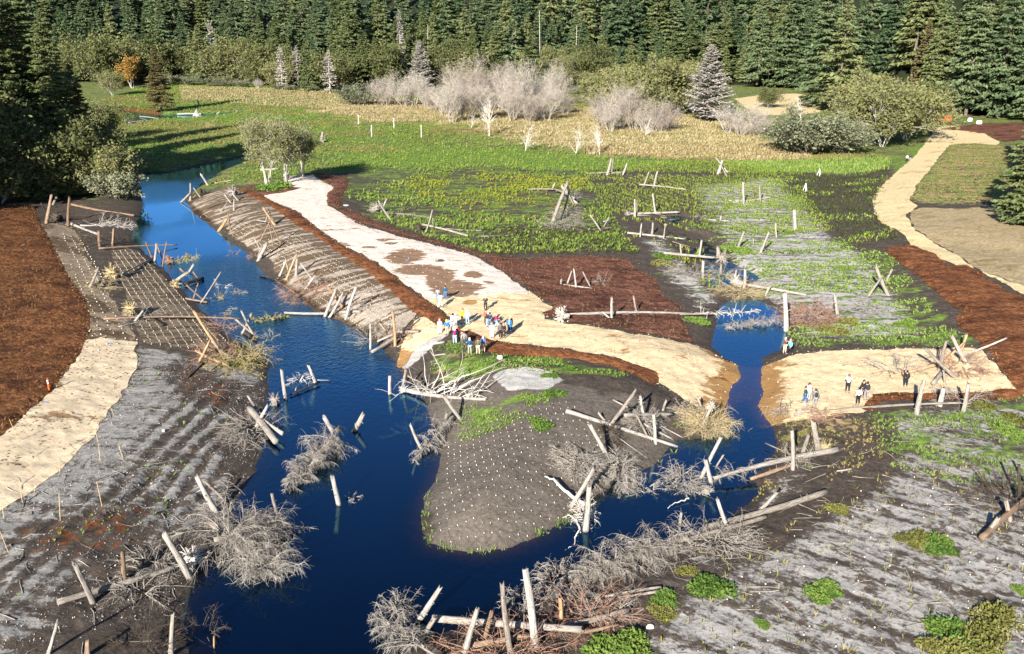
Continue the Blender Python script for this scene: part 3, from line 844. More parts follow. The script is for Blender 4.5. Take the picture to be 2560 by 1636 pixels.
def ordinals(n):
    if n == 2: return ['left', 'right']
    if n == 3: return ['leftmost', 'middle', 'rightmost']
    names = ['leftmost'] + [w + ' from left' for w in 'second third fourth fifth sixth seventh eighth ninth tenth eleventh twelfth thirteenth fourteenth fifteenth sixteenth seventeenth eighteenth nineteenth twentieth twenty-first twenty-second twenty-third twenty-fourth twenty-fifth twenty-sixth twenty-seventh twenty-eighth twenty-ninth thirtieth'.split()]
    return names[:n - 1] + ['rightmost']


def build_logs():
    by = {}
    for L in LOGS:
        ax = L['B'] - L['A']; ln = np.linalg.norm(ax)
        tilt = math.degrees(math.acos(min(1, abs(ax[2]) / ln)))
        if L['kind'] == 'post':
            sh = 'upright' if tilt < 13 else ('leaning' if tilt < 62 else 'low slanting')
            nm = 'upright_log' if tilt < 13 else 'leaning_log'
            noun = 'log post' if tilt < 13 else 'log'
        else:
            sh, nm, noun = 'lying', 'log', 'log'
        L['nm'] = nm
        L['desc'] = (COLN[L['c']], sh, noun)
        by.setdefault((L['S'], L['desc']), []).append(L)
    for (S, d), ls in by.items():
        ls.sort(key=lambda q: q['px'])
        o = ordinals(len(ls)) if len(ls) > 1 else ['']
        for q, t in zip(ls, o):
            adj = (t + ' ' if t else '')
            q['label'] = f"{adj}{d[0]} {d[1]} {d[2]} {S}"
    for i, q in enumerate(LOGS):
        rng = np.random.default_rng(1000 + i)
        me = log_mesh(q['nm'], q['A'], q['B'], q['r0'], q['r1'], rng, q['broken'], q.get('bend', .02))
        add(q['nm'], me, WOOD[q['c']], label=q['label'], cat='log', group='logs ' + q['S'], loc=q['A'])


def curved(starts, dirs, lens, rng, K=5, droop=.6, curl=.25, r=.03, taper=.25):
    """curved twigs: (n) starts, directions, lengths -> paths and radii"""
    n = len(starts)
    P = np.zeros((n, K, 3)); P[:, 0] = starts
    d = unit(dirs).copy(); side = unit(rng.normal(size=(n, 3))) * curl
    st = (np.asarray(lens) / (K - 1))[:, None]
    for k in range(1, K):
        d = unit(d + np.array([0, 0, -droop / (K - 1)]) + side / (K - 1) + rng.normal(size=(n, 3)) * .10)
        P[:, k] = P[:, k - 1] + d * st
    rr = np.broadcast_to(np.asarray(r, float).reshape(-1, 1), (n, 1)) * np.linspace(1, taper, K)[None]
    return P, rr


def brush(S, f, x, y, wx, wy, n, c='g', hgt=1.2, tw=.028, needles=0, seed=None, axis_pts=None, name='brush_pile', cat='brush pile', label=None, droop=1.0, part_parent=None, ln=1.0):
    """a heap of dead branches over an ellipse of the picture, or along a fallen stem"""
    rng = np.random.default_rng(seed if seed is not None else int(x * 7 + y * 13))
    n = int(n * 2.3); tw = tw * .55
    c0 = gp(f, x, y)
    rx = px2m(f, wx, c0) / 2
    q = gp(f, x, y - wy / 2); q2 = gp(f, x, y + wy / 2)
    ry = max(.5, np.linalg.norm(q[:2] - q2[:2]) / 2)
    rx = max(rx, .4)
    parts = []
    if axis_pts is not None:
        A = gp(f, *axis_pts[0]); B = gp(f, *axis_pts[1])
        A = A + np.array([0, 0, hgt * .35]); B = B + np.array([0, 0, hgt * .25])
        nb = max(8, n // 14)
        t = rng.random(nb) ** .8
        st = A + (B - A) * t[:, None]
        dr = unit(B - A) * .35 + rng.normal(size=(nb, 3)) * np.array([1, 1, .9]) + np.array([0, 0, .45])
        ln_ = hgt * (1.5 - .8 * t) * rng.uniform(.7, 1.5, nb) * ln
        rad0 = tw * 1.9
    else:
        nb = max(8, n // 14)
        ang = rng.uniform(0, 6.28, nb); rad = np.sqrt(rng.random(nb))
        st = np.stack([c0[0] + rx * .75 * rad * np.cos(ang), c0[1] + ry * .75 * rad * np.sin(ang), np.zeros(nb)], -1)
        dome = hgt * (1 - rad ** 2) * rng.random(nb)
        st[:, 2] = np.maximum(hz(st[:, 0], st[:, 1]), -.05) + .05 + dome * .7
        dr = np.stack([np.cos(ang), np.sin(ang), rng.uniform(-.1, .8, nb)], -1) + rng.normal(size=(nb, 3)) * .55
        ln_ = rng.uniform(.5, 1.3, nb) * min(rx, 2.2) * ln
        rad0 = tw * 1.7
    P, rr = curved(st, dr, ln_, rng, 6, .7 * droop, .5, rad0, .4)
    gz = np.maximum(hz(P[..., 0], P[..., 1]), -.1)
    P[..., 2] = np.maximum(P[..., 2], gz + .02)
    parts.append(tubes(P, rr, 4))
    # twigs off the branches
    bi = rng.integers(0, nb, n); s = rng.uniform(.15, 1, n) * 4.99
    k = s.astype(int); fr_ = (s - k)[:, None]
    s0 = P[bi, k] * (1 - fr_) + P[bi, k + 1] * fr_
    bd = unit(P[bi, k + 1] - P[bi, k])
    td = bd * .6 + rng.normal(size=(n, 3)) * .75 + np.array([0, 0, .1])
    tl = ln_[bi] * rng.uniform(.15, .5, n) * .9
    P2, r2 = curved(s0, td, tl, rng, 4, 1.1 * droop, .5, tw * rng.uniform(.5, 1.0, n), .35)
    P2[..., 2] = np.maximum(P2[..., 2], np.maximum(hz(P2[..., 0], P2[..., 1]), -.1) + .01)
    parts.append(tubes(P2, r2, 3))
    V, F = join(parts)
    o0 = np.array([c0[0], c0[1], c0[2]])
    me = np_mesh(name, V - o0, F)
    mat = TWIG[c]
    if part_parent is not None:
        ob = add('branches', me, mat, part_parent); ob.location = o0 - np.array(part_parent.location)
        return ob
    if needles:
        root = add(name, None, None, label=label or S, cat=cat, loc=o0)
        add('branches', me, mat, root)
        m = needles
        ii = rng.integers(0, n, m); kk = rng.integers(1, 4, m)
        C = P2[ii, kk] + rng.normal(size=(m, 3)) * .08
        U = unit(rng.normal(size=(m, 3)) + np.array([0, 0, -.4])) * rng.uniform(.07, .16, (m, 1))
        W = unit(np.cross(U, rng.normal(size=(m, 3)))) * rng.uniform(.03, .07, (m, 1))
        V, F = rhombs(C, U, W)
        add('needles', np_mesh('needles', V - o0, F), M_NEEDLE, root)
        return root
    return add(name, me, mat, label=label or S, cat=cat, loc=o0)


def root_wad(f, x, y, size, c='g', label=None, up=0.5, facing=None, parent=None, seed=0, n=46):
    rng = np.random.default_rng(seed + int(x + y * 3))
    p = gp(f, x, y + size * .35)
    R0 = px2m(f, size, p) / 2
    ctr = p + np.array([0, 0, R0 * up])
    fd = unit(np.array(facing if facing is not None else [-.5, -.8, .25]))
    a = rng.uniform(0, 6.28, n)
    u = unit(np.cross(fd, [0, 0, 1])); w = np.cross(u, fd)
    dr = (np.cos(a)[:, None] * u + np.sin(a)[:, None] * w) + fd * rng.uniform(.0, .8, n)[:, None] + rng.normal(size=(n, 3)) * .2
    st = ctr + dr * R0 * .12
    P, rr = curved(st, dr, R0 * rng.uniform(.6, 1.15, n), rng, 6, .15, .9, R0 * rng.uniform(.05, .12, n), .2)
    P[..., 2] = np.maximum(P[..., 2], np.maximum(hz(P[..., 0], P[..., 1]), -.1) + .02)
    parts = [tubes(P, rr, 5)]
    core = np.stack([ctr - fd * R0 * .7, ctr - fd * R0 * .3, ctr, ctr + fd * R0 * .22, ctr + fd * R0 * .34])[None]
    parts.append(tubes(core, np.array([[R0 * .30, R0 * .34, R0 * .46, R0 * .36, R0 * .05]]), 9))
    i2 = rng.integers(0, n, n * 2)
    P2, r2 = curved(P[i2, rng.integers(2, 5, n * 2)], rng.normal(size=(n * 2, 3)) + fd * .3, R0 * rng.uniform(.2, .5, n * 2), rng, 4, .3, .8, R0 * .028, .3)
    parts.append(tubes(P2, r2, 3))
    V, F = join(parts)
    me = np_mesh('root_wad', V - p, F); smooth(me)
    if parent is not None:
        o = add('root_wad', me, TWIG[c], parent); o.location = p - np.array(parent.location)
        return o
    return add('root_wad', me, TWIG[c], label=label, cat='root wad', loc=p)


def fallen_tree(label, f, x1, y1, x2, y2, w, c, nb, n, spread=2.0, tw=.03, twc='g', root=None, up=.6, droop=.7, tip=.25, z1=0., z2=0.):
    """trunk lying from the root end to the tip with its branches still on"""
    rng = np.random.default_rng(int(x1 * 3 + y2))
    n = int(n * 1.9); tw = tw * .6
    g1 = gp(f, x1, y1); r = px2m(f, w, g1) / 2
    A = gp(f, x1, y1, r * .7 + z1); B = gp(f, x2, y2, r * .5 + z2)
    rt = add('fallen_tree', None, None, label=label, cat='fallen tree', loc=A)
    me = log_mesh('trunk', A, B, r, r * tip, rng, .3, .02)
    add('trunk', me, WOOD[c], rt)
    t = rng.uniform(.2, 1, nb)
    st = A + (B - A) * t[:, None]
    dv = unit(B - A)
    dr = dv * .5 + rng.normal(size=(nb, 3)) * np.array([.8, .8, .5]) + np.array([0, 0, up])
    ln_ = spread * rng.uniform(.5, 1.2, nb) * (1.2 - .6 * t)
    P, rr = curved(st, dr, ln_, rng, 6, droop, .5, tw * 1.6, .4)
    P[..., 2] = np.maximum(P[..., 2], np.maximum(hz(P[..., 0], P[..., 1]), -.1) + .02)
    parts = [tubes(P, rr, 4)]
    bi = rng.integers(0, nb, n); s = rng.uniform(.15, 1, n) * 4.99; k = s.astype(int); fr_ = (s - k)[:, None]
    s0 = P[bi, k] * (1 - fr_) + P[bi, k + 1] * fr_
    td = unit(P[bi, k + 1] - P[bi, k]) * .6 + rng.normal(size=(n, 3)) * .7
    P2, r2 = curved(s0, td, ln_[bi] * rng.uniform(.15, .45, n), rng, 4, droop * 1.4, .5, tw * rng.uniform(.4, .9, n), .35)
    P2[..., 2] = np.maximum(P2[..., 2], np.maximum(hz(P2[..., 0], P2[..., 1]), -.1) + .01)
    parts.append(tubes(P2, r2, 3))
    V, F = join(parts)
    add('branches', np_mesh('branches', V - A, F), TWIG[twc], rt)
    if root: root_wad(f, x1, y1 - root * .1, root, twc, parent=rt, facing=-(B - A))
    return rt
# ------------------------------------------------------------------ the log jams, one block each
S = 'in the jam under the trees at the top of the left bank'
S = 'in the upper left jam by the shaded trees'
post(S, 'd', 325, 305, 360, 105, 28, 'b'); post(S, 'd', 372, 175, 396, 120, 22, 'g'); post(S, 'd', 478, 322, 486, 125, 24, 'b')
lying(S, 'd', 500, 172, 940, 250, 20, 'b', .6, .1)
post(S, 'd', 330, 240, 285, 165, 18, 'k')
root_wad('d', 400, 250, 110, 'd', 'dark root mass between the posts of the upper left bank jam')
S = 'on the left bank edge below the shaded trees'
lying(S, 'd', 500, 308, 680, 378, 26, 'w')
post(S, 'd', 700, 468, 690, 360, 26, 'b'); post(S, 'd', 788, 462, 796, 345, 24, 'b')
lying(S, 'd', 690, 480, 1240, 455, 15, 'b', .3, .2, 8)
fallen_tree('bare white fallen tree with fanned branches on the upper left bank', 'd', 560, 320, 910, 335, 14, 'w', 40, 200, 3.2, .03, 'p', None, .5, .3)
brush('', 'd', 720, 440, 300, 70, 240, 'd', .7, label='dark driftwood brush along the upper left bank edge')
S = 'at the left water edge beside the brown root ball'
post(S, 'd', 1062, 548, 1020, 440, 18, 'b'); post(S, 'd', 1080, 570, 1096, 448, 24, 'g'); post(S, 'd', 1138, 610, 1166, 434, 13, 'b'); post(S, 'd', 1142, 555, 1098, 455, 13, 'b')
root_wad('d', 1190, 550, 85, 'r', 'orange brown root ball standing in the river', up=.45)
brush('', 'd', 1290, 565, 150, 60, 200, 'y', .7, needles=500, label='yellow green branch heap in the river beside the brown root ball')
S = 'in the root pile on the left bank matting'
root_wad('d', 790, 645, 130, 'y', 'large pale root wad on the left bank matting', up=.6)
post(S, 'd', 628, 752, 690, 612, 22, 'g'); post(S, 'd', 722, 742, 664, 672, 24, 'g'); lying(S, 'd', 850, 662, 1050, 558, 13, 'g', .5, .1); lying(S, 'd', 850, 672, 1020, 625, 9, 'w', .4, .05)
lying(S, 'd', 640, 768, 830, 722, 16, 'g')
brush('', 'd', 690, 750, 220, 60, 200, 'y', .7, label='straw coloured brush under the left bank root pile')
S = 'in the left bank jam reaching into the river'
root_wad('d', 1240, 720, 90, 'y', 'pale root wad at the water edge of the left bank')
post(S, 'd', 1235, 705, 1315, 645, 30, 'w'); post(S, 'd', 1318, 655, 1356, 590, 24, 'w'); post(S, 'd', 1290, 650, 1258, 620, 20, 'b'); post(S, 'd', 1385, 690, 1350, 645, 16, 'b')
lying(S, 'd', 1290, 730, 1420, 690, 26, 'k', .2, .1)  # log coloured dark to stand for the shade and shadow on the water
post(S, 'd', 1405, 862, 1548, 655, 15, 'g', lean=.8); post(S, 'd', 1352, 840, 1386, 722, 13, 'b'); post(S, 'd', 1440, 852, 1305, 738, 16, 'b'); lying(S, 'd', 1300, 830, 1450, 858, 18, 'b')
brush('', 'd', 1560, 745, 110, 50, 90, 'p', .4, label='white twigs caught in the riffle')
brush('', 'd', 1680, 790, 90, 45, 110, 'g', .45, label='small grey twig clump in midstream')
brush('', 'd', 1510, 835, 110, 36, 110, 'y', .5, label='straw twig mat lying at the tip of the slanting pole')
brush('', 'd', 1640, 520, 70, 36, 80, 'r', .4, label='reddish twig clump where the riffle begins')
S = 'in the root snag jam half way down the left bank'
root_wad('d', 925, 905, 130, 'y', 'upright tan root wad on the left bank', up=.7, n=60)
lying(S, 'd', 725, 972, 1690, 972, 19, 'b', .15, .25, 14); post(S, 'd', 945, 988, 1000, 915, 22, 'g'); lying(S, 'd', 1040, 955, 1140, 1022, 30, 'k'); lying(S, 'd', 830, 1028, 1050, 985, 9, 'w')
brush('', 'd', 1010, 960, 260, 70, 280, 'g', .8, label='grey brush around the upright tan root wad')
S = 'in the small jam standing in midstream'
post(S, 'd', 1690, 1080, 1760, 935, 22, 'w'); post(S, 'd', 1775, 1085, 1690, 918, 24, 'w'); post(S, 'd', 1765, 1075, 1650, 978, 22, 'g'); lying(S, 'd', 1700, 1065, 1790, 1118, 32, 'k')
brush('', 'd', 1880, 975, 260, 50, 260, 'y', .6, needles=600, axis_pts=((1750, 995), (2010, 965)), label='greenish branch trailing downstream from the midstream jam')
brush('', 'd', 1890, 1105, 130, 40, 120, 'g', .5, label='grey twig clump right of the midstream jam')
brush('', 'd', 1625, 925, 60, 60, 80, 'y', .7, label='straw tuft of twigs left of the midstream jam')
S = 'in the tangled jam of the lower left bank'
post(S, 'd', 1560, 1222, 1358, 935, 28, 'o', lean=.6); post(S, 'd', 1390, 1276, 1470, 1122, 24, 'o'); lying(S, 'd', 1310, 1384, 1425, 1282, 16, 'k'); lying(S, 'd', 1370, 1195, 1600, 1300, 22, 'o', .3, .2)
lying(S, 'd', 1470, 1335, 1590, 1250, 16, 'b', .2, .3); post(S, 'd', 1600, 1240, 1470, 1120, 14, 'w')
brush('', 'd', 1520, 1230, 260, 130, 520, 'r', 1.0, label='reddish branch tangle of the lower left bank jam')
brush('', 'd', 1690, 1260, 300, 190, 650, 'y', 1.3, needles=900, label='yellow green branch tangle at the water edge of the lower left bank')
brush('', 'd', 1560, 1040, 230, 50, 200, 'r', .6, label='reddish brush at the water line above the lower left jam')
S = 'in the shallows off the left bank'
post(S, 'd', 2002, 1535, 1970, 1330, 36, 'w'); post(S, 'd', 2208, 1428, 2156, 1300, 28, 'w'); lying(S, 'd', 2030, 1505, 2235, 1412, 15, 'k', .1, .2); lying(S, 'd', 2215, 1400, 2310, 1402, 8, 'w', .3, .1)
post(S, 'd', 2070, 1475, 2120, 1370, 14, 'w')
brush('', 'd', 2100, 1405, 200, 60, 150, 'p', .7, label='pale branches between the two posts in the left shallows')
S = 'in the grey jam on the left shore'
lying(S, 'h', 1548, 348, 1400, 160, 44, 'w', .3, .5); lying(S, 'h', 1585, 302, 1470, 222, 26, 'w', .5, .6); post(S, 'h', 1440, 262, 1500, 145, 24, 'w'); post(S, 'h', 1452, 180, 1390, 92, 18, 'g')
root_wad('h', 1540, 105, 90, 'g', 'grey root wad at the top of the left shore jam')
brush('', 'h', 1400, 290, 270, 190, 620, 'g', 1.0, label='grey brush heap behind the left shore jam')
S = 'on the dead conifer island'
post(S, 'h', 1915, 372, 1818, 205, 36, 'w', lean=-.3)
S = 'in open water right of the dead conifer island'
post(S, 'i', 78, 286, 130, 192, 38, 'w')
fallen_tree('grey dead conifer lying in the water as an island', 'h', 1905, 270, 1640, 600, 30, 'g', 110, 2300, 2.1, .034, 'g', None, .75, 1.2, .2, .7, .1)
S = 'alone in the middle of the river'
post(S, 'h', 1900, 700, 1864, 552, 36, 'w')
brush('', 'i', 78, 665, 90, 40, 110, 'g', .4, label='small twig clump beside the lone river post')
S = 'behind the big round brush heap'
post(S, 'h', 1212, 740, 1104, 560, 42, 'w', lean=.4); post(S, 'h', 1252, 668, 1150, 572, 26, 'g'); post(S, 'h', 1562, 800, 1524, 640, 28, 'g')
fallen_tree('big dead conifer top with drooping pale branches on the left shore', 'h', 1180, 800, 1540, 1100, 34, 'g', 120, 2600, 3.4, .032, 'g', None, .7, .95, .2, .8, .1)
fallen_tree('second dead conifer top in the big branch mass on the left shore', 'h', 1200, 900, 1600, 820, 26, 'g', 80, 1500, 2.8, .03, 'g', None, .6, 1.0, .2, 1.0, .3)
brush('', 'h', 1330, 880, 320, 260, 900, 'g', 1.5, .03, label='grey twig mass inside the left shore dead conifers', seed=12)
S = 'in the lower left log frame'
lying(S, 'h', 320, 1248, 1000, 1048, 38, 'g', .1, .4, 34); post(S, 'h', 1062, 1112, 920, 855, 46, 'w', lean=-.3); post(S, 'h', 518, 1248, 420, 1030, 42, 'g', lean=-.2); post(S, 'h', 700, 1130, 686, 965, 34, 'b')
root_wad('h', 1085, 985, 170, 'p', 'bleached root wad of the lower left log frame', facing=[.6, -.5, .3])
brush('', 'h', 880, 1040, 300, 120, 260, 'g', .7, label='thin brush along the lower left log frame')
brush('', 'h', 760, 1190, 340, 90, 160, 'g', .4, label='loose sticks under the lower left log frame')
S = 'at the bottom left edge'
post(S, 'h', 268, 1545, 326, 1348, 30, 'w'); post(S, 'h', 490, 1545, 490, 1468, 40, 'b'); post(S, 'h', 962, 1545, 970, 1318, 34, 'w'); post(S, 'h', 1205, 1502, 1200, 1440, 16, 'o')
brush('', 'h', 800, 1490, 380, 110, 200, 'd', 1.3, .022, label='dark bare saplings around the bottom left post', droop=.1)
brush('', 'h', 1130, 1430, 260, 130, 120, 'd', 1.2, .022, label='thin dark branches over the bottom left shallows', droop=.3)
S = 'in the jam at the spur of golden matting'
post(S, 'e', 213, 1190, 212, 1005, 22, 'w'); post(S, 'e', 385, 1162, 371, 925, 27, 'o'); lying(S, 'e', 395, 1065, 552, 1062, 26, 'g', .3, .1); post(S, 'e', 342, 1078, 278, 1005, 17, 'o'); lying(S, 'e', 220, 1205, 400, 1092, 26, 'g', .2, .4)
lying(S, 'e', 260, 1130, 390, 1075, 18, 'w', .5, .6); lying(S, 'e', 400, 1170, 510, 1100, 12, 'o')
brush('', 'e', 250, 1110, 260, 130, 340, 'g', .9, label='grey brush in the water at the matting spur')
brush('', 'e', 440, 1100, 180, 120, 240, 'r', .6, label='reddish brush on the matting spur')
S = 'in the jam half way down the right bank'
post(S, 'd', 1948, 688, 2002, 560, 20, 'w'); post(S, 'd', 2005, 698, 2076, 520, 20, 'o'); post(S, 'd', 2072, 672, 2077, 550, 27, 'w'); post(S, 'd', 2020, 640, 1998, 570, 14, 'o'); post(S, 'd', 2185, 695, 2105, 585, 13, 'w'); post(S, 'd', 2140, 760, 2205, 668, 20, 'w')
lying(S, 'd', 1820, 672, 1990, 682, 16, 'k', 0, .1)
root_wad('d', 2225, 705, 75, 'g', 'grey root wad on the right bank above the red brush')
brush('', 'd', 2120, 800, 330, 170, 700, 'r', 1.1, label='reddish brush heap on the right bank water line')
brush('', 'd', 2230, 720, 140, 60, 160, 'd', .6, label='dark brush behind the right bank root wad')
S = 'in the crossed jam at the right bank corner'
post(S, 'd', 2275, 958, 2352, 768, 30, 'w'); post(S, 'd', 2300, 965, 2400, 790, 24, 'w'); post(S, 'd', 2400, 895, 2298, 755, 28, 'o'); post(S, 'e', 45, 972, 112, 752, 28, 'w')
lying(S, 'd', 1990, 930, 2280, 935, 20, 'g', .15, .2); lying(S, 'e', 0, 928, 146, 922, 28, 'w', .2, .1)
brush('', 'e', 170, 905, 120, 50, 150, 'g', .6, label='grey brush at the right bank corner jam')
S = 'at the bend on the right bank'
post(S, 'k', 366, 345, 366, 140, 32, 'w'); post(S, 'k', 250, 372, 372, 245, 30, 'g'); post(S, 'k', 484, 305, 402, 190, 26, 'g'); post(S, 'k', 350, 348, 440, 278, 24, 'b')
root_wad('k', 520, 235, 110, 'd', 'dark root mass at the river bend', up=.5)
post('standing in the grass of the river bend', 'k', 575, 160, 490, 30, 32, 'w')
lying('in the grass of the river bend', 'k', 660, 135, 870, 100, 20, 'w')
S = 'in the jam on the upper right bank matting'
root_wad('k', 880, 235, 170, 'g', 'large grey root mass on the upper right bank', up=.6)
post(S, 'k', 855, 372, 778, 275, 26, 'w'); post(S, 'k', 938, 345, 868, 255, 36, 'w'); post(S, 'k', 736, 478, 815, 362, 26, 'g'); post(S, 'k', 892, 465, 890, 330, 24, 'g'); lying(S, 'k', 570, 445, 785, 362, 12, 'k', 0, .3)
S = 'in the small tripod at the right water edge'
post(S, 'k', 704, 718, 812, 565, 46, 'o', lean=.4); post(S, 'k', 845, 695, 820, 505, 30, 'b'); post(S, 'k', 880, 772, 800, 560, 14, 'b')
root_wad('k', 795, 690, 120, 'd', 'dark roots at the foot of the right water edge tripod', up=.3)
S = 'in the big tripod on the right bank matting'
post(S, 'k', 1205, 835, 1345, 560, 18, 'b', lean=.6); post(S, 'k', 1352, 872, 1300, 590, 16, 'b'); post(S, 'k', 1450, 868, 1300, 560, 22, 'b', lean=.5); post(S, 'k', 1380, 640, 1240, 445, 42, 'o', lean=.8)
post(S, 'k', 1372, 610, 1312, 478, 12, 'w'); post(S, 'k', 1268, 620, 1312, 445, 16, 'g'); lying(S, 'k', 1155, 580, 1275, 602, 16, 'w', .6, .9)
S = 'in the jam where the riffle meets the right bank'
post(S, 'k', 1190, 1062, 1292, 868, 52, 'w', lean=.5); post(S, 'k', 1222, 960, 1140, 808, 20, 'w'); post(S, 'k', 1180, 1015, 1232, 890, 24, 'g')
lying(S, 'k', 1290, 1030, 1490, 930, 12, 'k', .2, .1); lying(S, 'k', 1300, 985, 1500, 850, 12, 'k', .3, .1)
brush('', 'k', 1110, 1030, 110, 70, 120, 'r', .6, label='reddish brush where the riffle meets the right bank')
S = 'in the farthest marsh log frame'
lying(S, 'n', 125, 202, 400, 185, 22, 'w'); lying(S, 'n', 360, 200, 600, 185, 32, 'w'); post(S, 'n', 350, 218, 398, 38, 32, 'w'); post(S, 'n', 405, 190, 422, 38, 24, 'g'); post(S, 'n', 530, 212, 578, 88, 28, 'w')
S = 'in the two-post frame of the green planting rows'
lying(S, 'n', 715, 325, 1245, 382, 26, 'w', .2, 0, 18); post(S, 'n', 770, 345, 826, 183, 22, 'w'); post(S, 'n', 882, 358, 922, 172, 30, 'w'); post(S, 'n', 888, 300, 850, 208, 9, 'g')
S = 'in the frame above the creek head'
lying(S, 'n', 585, 655, 1175, 636, 26, 'w', .2, .1); lying(S, 'n', 690, 672, 1030, 705, 26, 'g'); lying(S, 'n', 850, 650, 1040, 690, 14, 'g', .3, 0); post(S, 'n', 665, 690, 665, 492, 34, 'w'); post(S, 'n', 692, 640, 690, 500, 20, 'g'); post(S, 'n', 898, 645, 868, 432, 28, 'w')
root_wad('n', 585, 645, 80, 'g', 'grey root wad at the left end of the creek head frame')
S = 'in the three-post frame left of the creek'
lying(S, 'n', 580, 872, 1235, 942, 32, 'w', .3, .2, 20); lying(S, 'n', 900, 905, 1290, 1032, 18, 'g', .1, 0, 10); post(S, 'n', 725, 918, 741, 768, 22, 'w'); post(S, 'n', 858, 885, 870, 762, 34, 'g'); post(S, 'n', 990, 938, 1012, 768, 19, 'w')
post('standing in the dark creek mud', 'n', 1190, 1102, 1180, 1000, 26, 'w')
S = 'in the frame spanning the creek'
lying(S, 'n', 990, 1100, 1575, 1152, 36, 'w', .3, .5, 30); post(S, 'n', 1388, 1160, 1422, 958, 34, 'w'); post(S, 'n', 1440, 1392, 1440, 1190, 46, 'w'); post(S, 'n', 1640, 1352, 1642, 1232, 40, 'g'); post(S, 'n', 1610, 1140, 1605, 1050, 56, 'g')
root_wad('n', 1650, 1165, 170, 'g', 'round root wad at the right end of the creek spanning log', up=.8)
brush('', 'n', 1300, 1345, 640, 90, 420, 'g', .6, label='grey brush fan on the creek bank below the spanning log')
S = 'on the silt right of the creek head'
lying(S, 'n', 1500, 722, 1735, 732, 18, 'w'); post(S, 'n', 1630, 742, 1642, 680, 26, 'w')
brush('', 'n', 1390, 705, 160, 50, 120, 'g', .6, label='grey twigs beside the creek head log')
S = 'in the frame on the pale upper silt'
lying(S, 'n', 1780, 528, 2205, 468, 20, 'w', 0, .3); post(S, 'n', 1900, 542, 1890, 300, 30, 'w'); post(S, 'n', 2010, 470, 2010, 365, 20, 'b'); post(S, 'n', 2086, 522, 2078, 328, 27, 'w'); lying(S, 'n', 1690, 500, 1900, 512, 14, 'w')
S = 'in the far tripod at the meadow edge'
post(S, 'n', 1608, 205, 1655, 55, 44, 'w'); post(S, 'n', 1710, 185, 1580, 22, 17, 'w'); post(S, 'n', 1705, 232, 1635, 90, 20, 'g'); lying(S, 'n', 1640, 180, 1755, 180, 22, 'w')
S = 'at the end of the thin marsh log'
post(S, 'n', 278, 848, 158, 670, 20, 'w'); post(S, 'n', 315, 802, 376, 692, 15, 'w'); lying(S, 'n', 310, 745, 405, 722, 16, 'w', .8, .8)
lying('running across the dark marsh', 'e', 985, 395, 1910, 332, 9, 'g', .1, .1, 11)
brush('', 'e', 1560, 325, 460, 70, 420, 'g', .6, label='grey brush along the thin marsh log')
S = 'on the pale silt right of the creek'
post(S, 'n', 1830, 1042, 1902, 858, 36, 'g'); post(S, 'n', 2088, 1092, 2182, 868, 38, 'w'); post(S, 'n', 2272, 922, 2260, 768, 28, 'w'); post(S, 'n', 2012, 1012, 2005, 932, 18, 'g'); lying(S, 'n', 1980, 985, 2354, 850, 13, 'g', 0, .2); lying(S, 'n', 2125, 1052, 2354, 1108, 20, 'k')
post('standing alone on pale silt near the dark planting', 'g', 806, 352, 798, 214, 28, 'w'); lying('behind the lone silt post', 'g', 610, 358, 790, 330, 10, 'g')
S = 'in the slumped pile in the yellow green marsh'
post(S, 'e', 1488, 300, 1592, 28, 32, 'g', lean=1.0); post(S, 'e', 1552, 272, 1602, 78, 20, 'g'); post(S, 'e', 1655, 165, 1552, 48, 24, 'w'); post(S, 'e', 1482, 72, 1504, 18, 14, 'w'); post(S, 'e', 1635, 170, 1572, 35, 18, 'g')
lying(S, 'e', 1315, 66, 1500, 66, 14, 'g', .1, .3); lying(S, 'e', 1500, 65, 1640, 130, 18, 'g', .8, 1.0)
brush('', 'e', 1600, 250, 180, 170, 560, 'g', 1.2, label='grey brush below the slumped marsh pile')
brush('', 'e', 1625, 120, 110, 90, 200, 'g', 1.6, label='grey brush on top of the slumped marsh pile')
S = 'in the left marsh root pile'
root_wad('e', 255, 190, 110, 'g', 'grey root wad of the left marsh pile')
post(S, 'e', 288, 225, 326, 134, 17, 'w'); post(S, 'e', 352, 275, 268, 148, 18, 'g')
fallen_tree('slim grey branchy log trailing right from the left marsh root pile', 'e', 330, 232, 625, 262, 12, 'g', 30, 160, 1.6, .03, 'g', None, .3)
S = 'in the marsh log with dark roots'
lying(S, 'e', 575, 312, 895, 392, 22, 'w', .2, 0, 14); post(S, 'e', 600, 362, 646, 214, 15, 'w'); post(S, 'e', 652, 322, 650, 268, 8, 'g'); lying(S, 'e', 740, 342, 990, 356, 11, 'g')
root_wad('e', 555, 332, 80, 'd', 'dark grey root wad of the marsh log')
S = 'on the red mulch bed'
lying(S, 'e', 1395, 722, 1508, 736, 15, 'w'); lying(S, 'e', 1560, 736, 1762, 764, 19, 'w'); lying(S, 'e', 1762, 748, 1942, 772, 10, 'w'); post(S, 'e', 1588, 732, 1620, 638, 15, 'w'); post(S, 'e', 1650, 758, 1635, 622, 17, 'w'); post(S, 'e', 1752, 752, 1698, 645, 13, 'g'); post(S, 'e', 1546, 738, 1548, 698, 24, 'g')
brush('', 'e', 1830, 725, 140, 40, 130, 'g', .5, label='grey twigs behind the red mulch bed frame')
S = 'across the lower edge of the red mulch'
fallen_tree('very long grey fallen trunk with roots along the red mulch', 'e', 1590, 944, 2520, 940, 22, 'g', 26, 90, 1.0, .03, 'g', None, .2, .4, .5)
root_wad('e', 1555, 935, 135, 'p', 'pale splayed root wad at the path edge', facing=[-.9, -.4, .2], n=70)
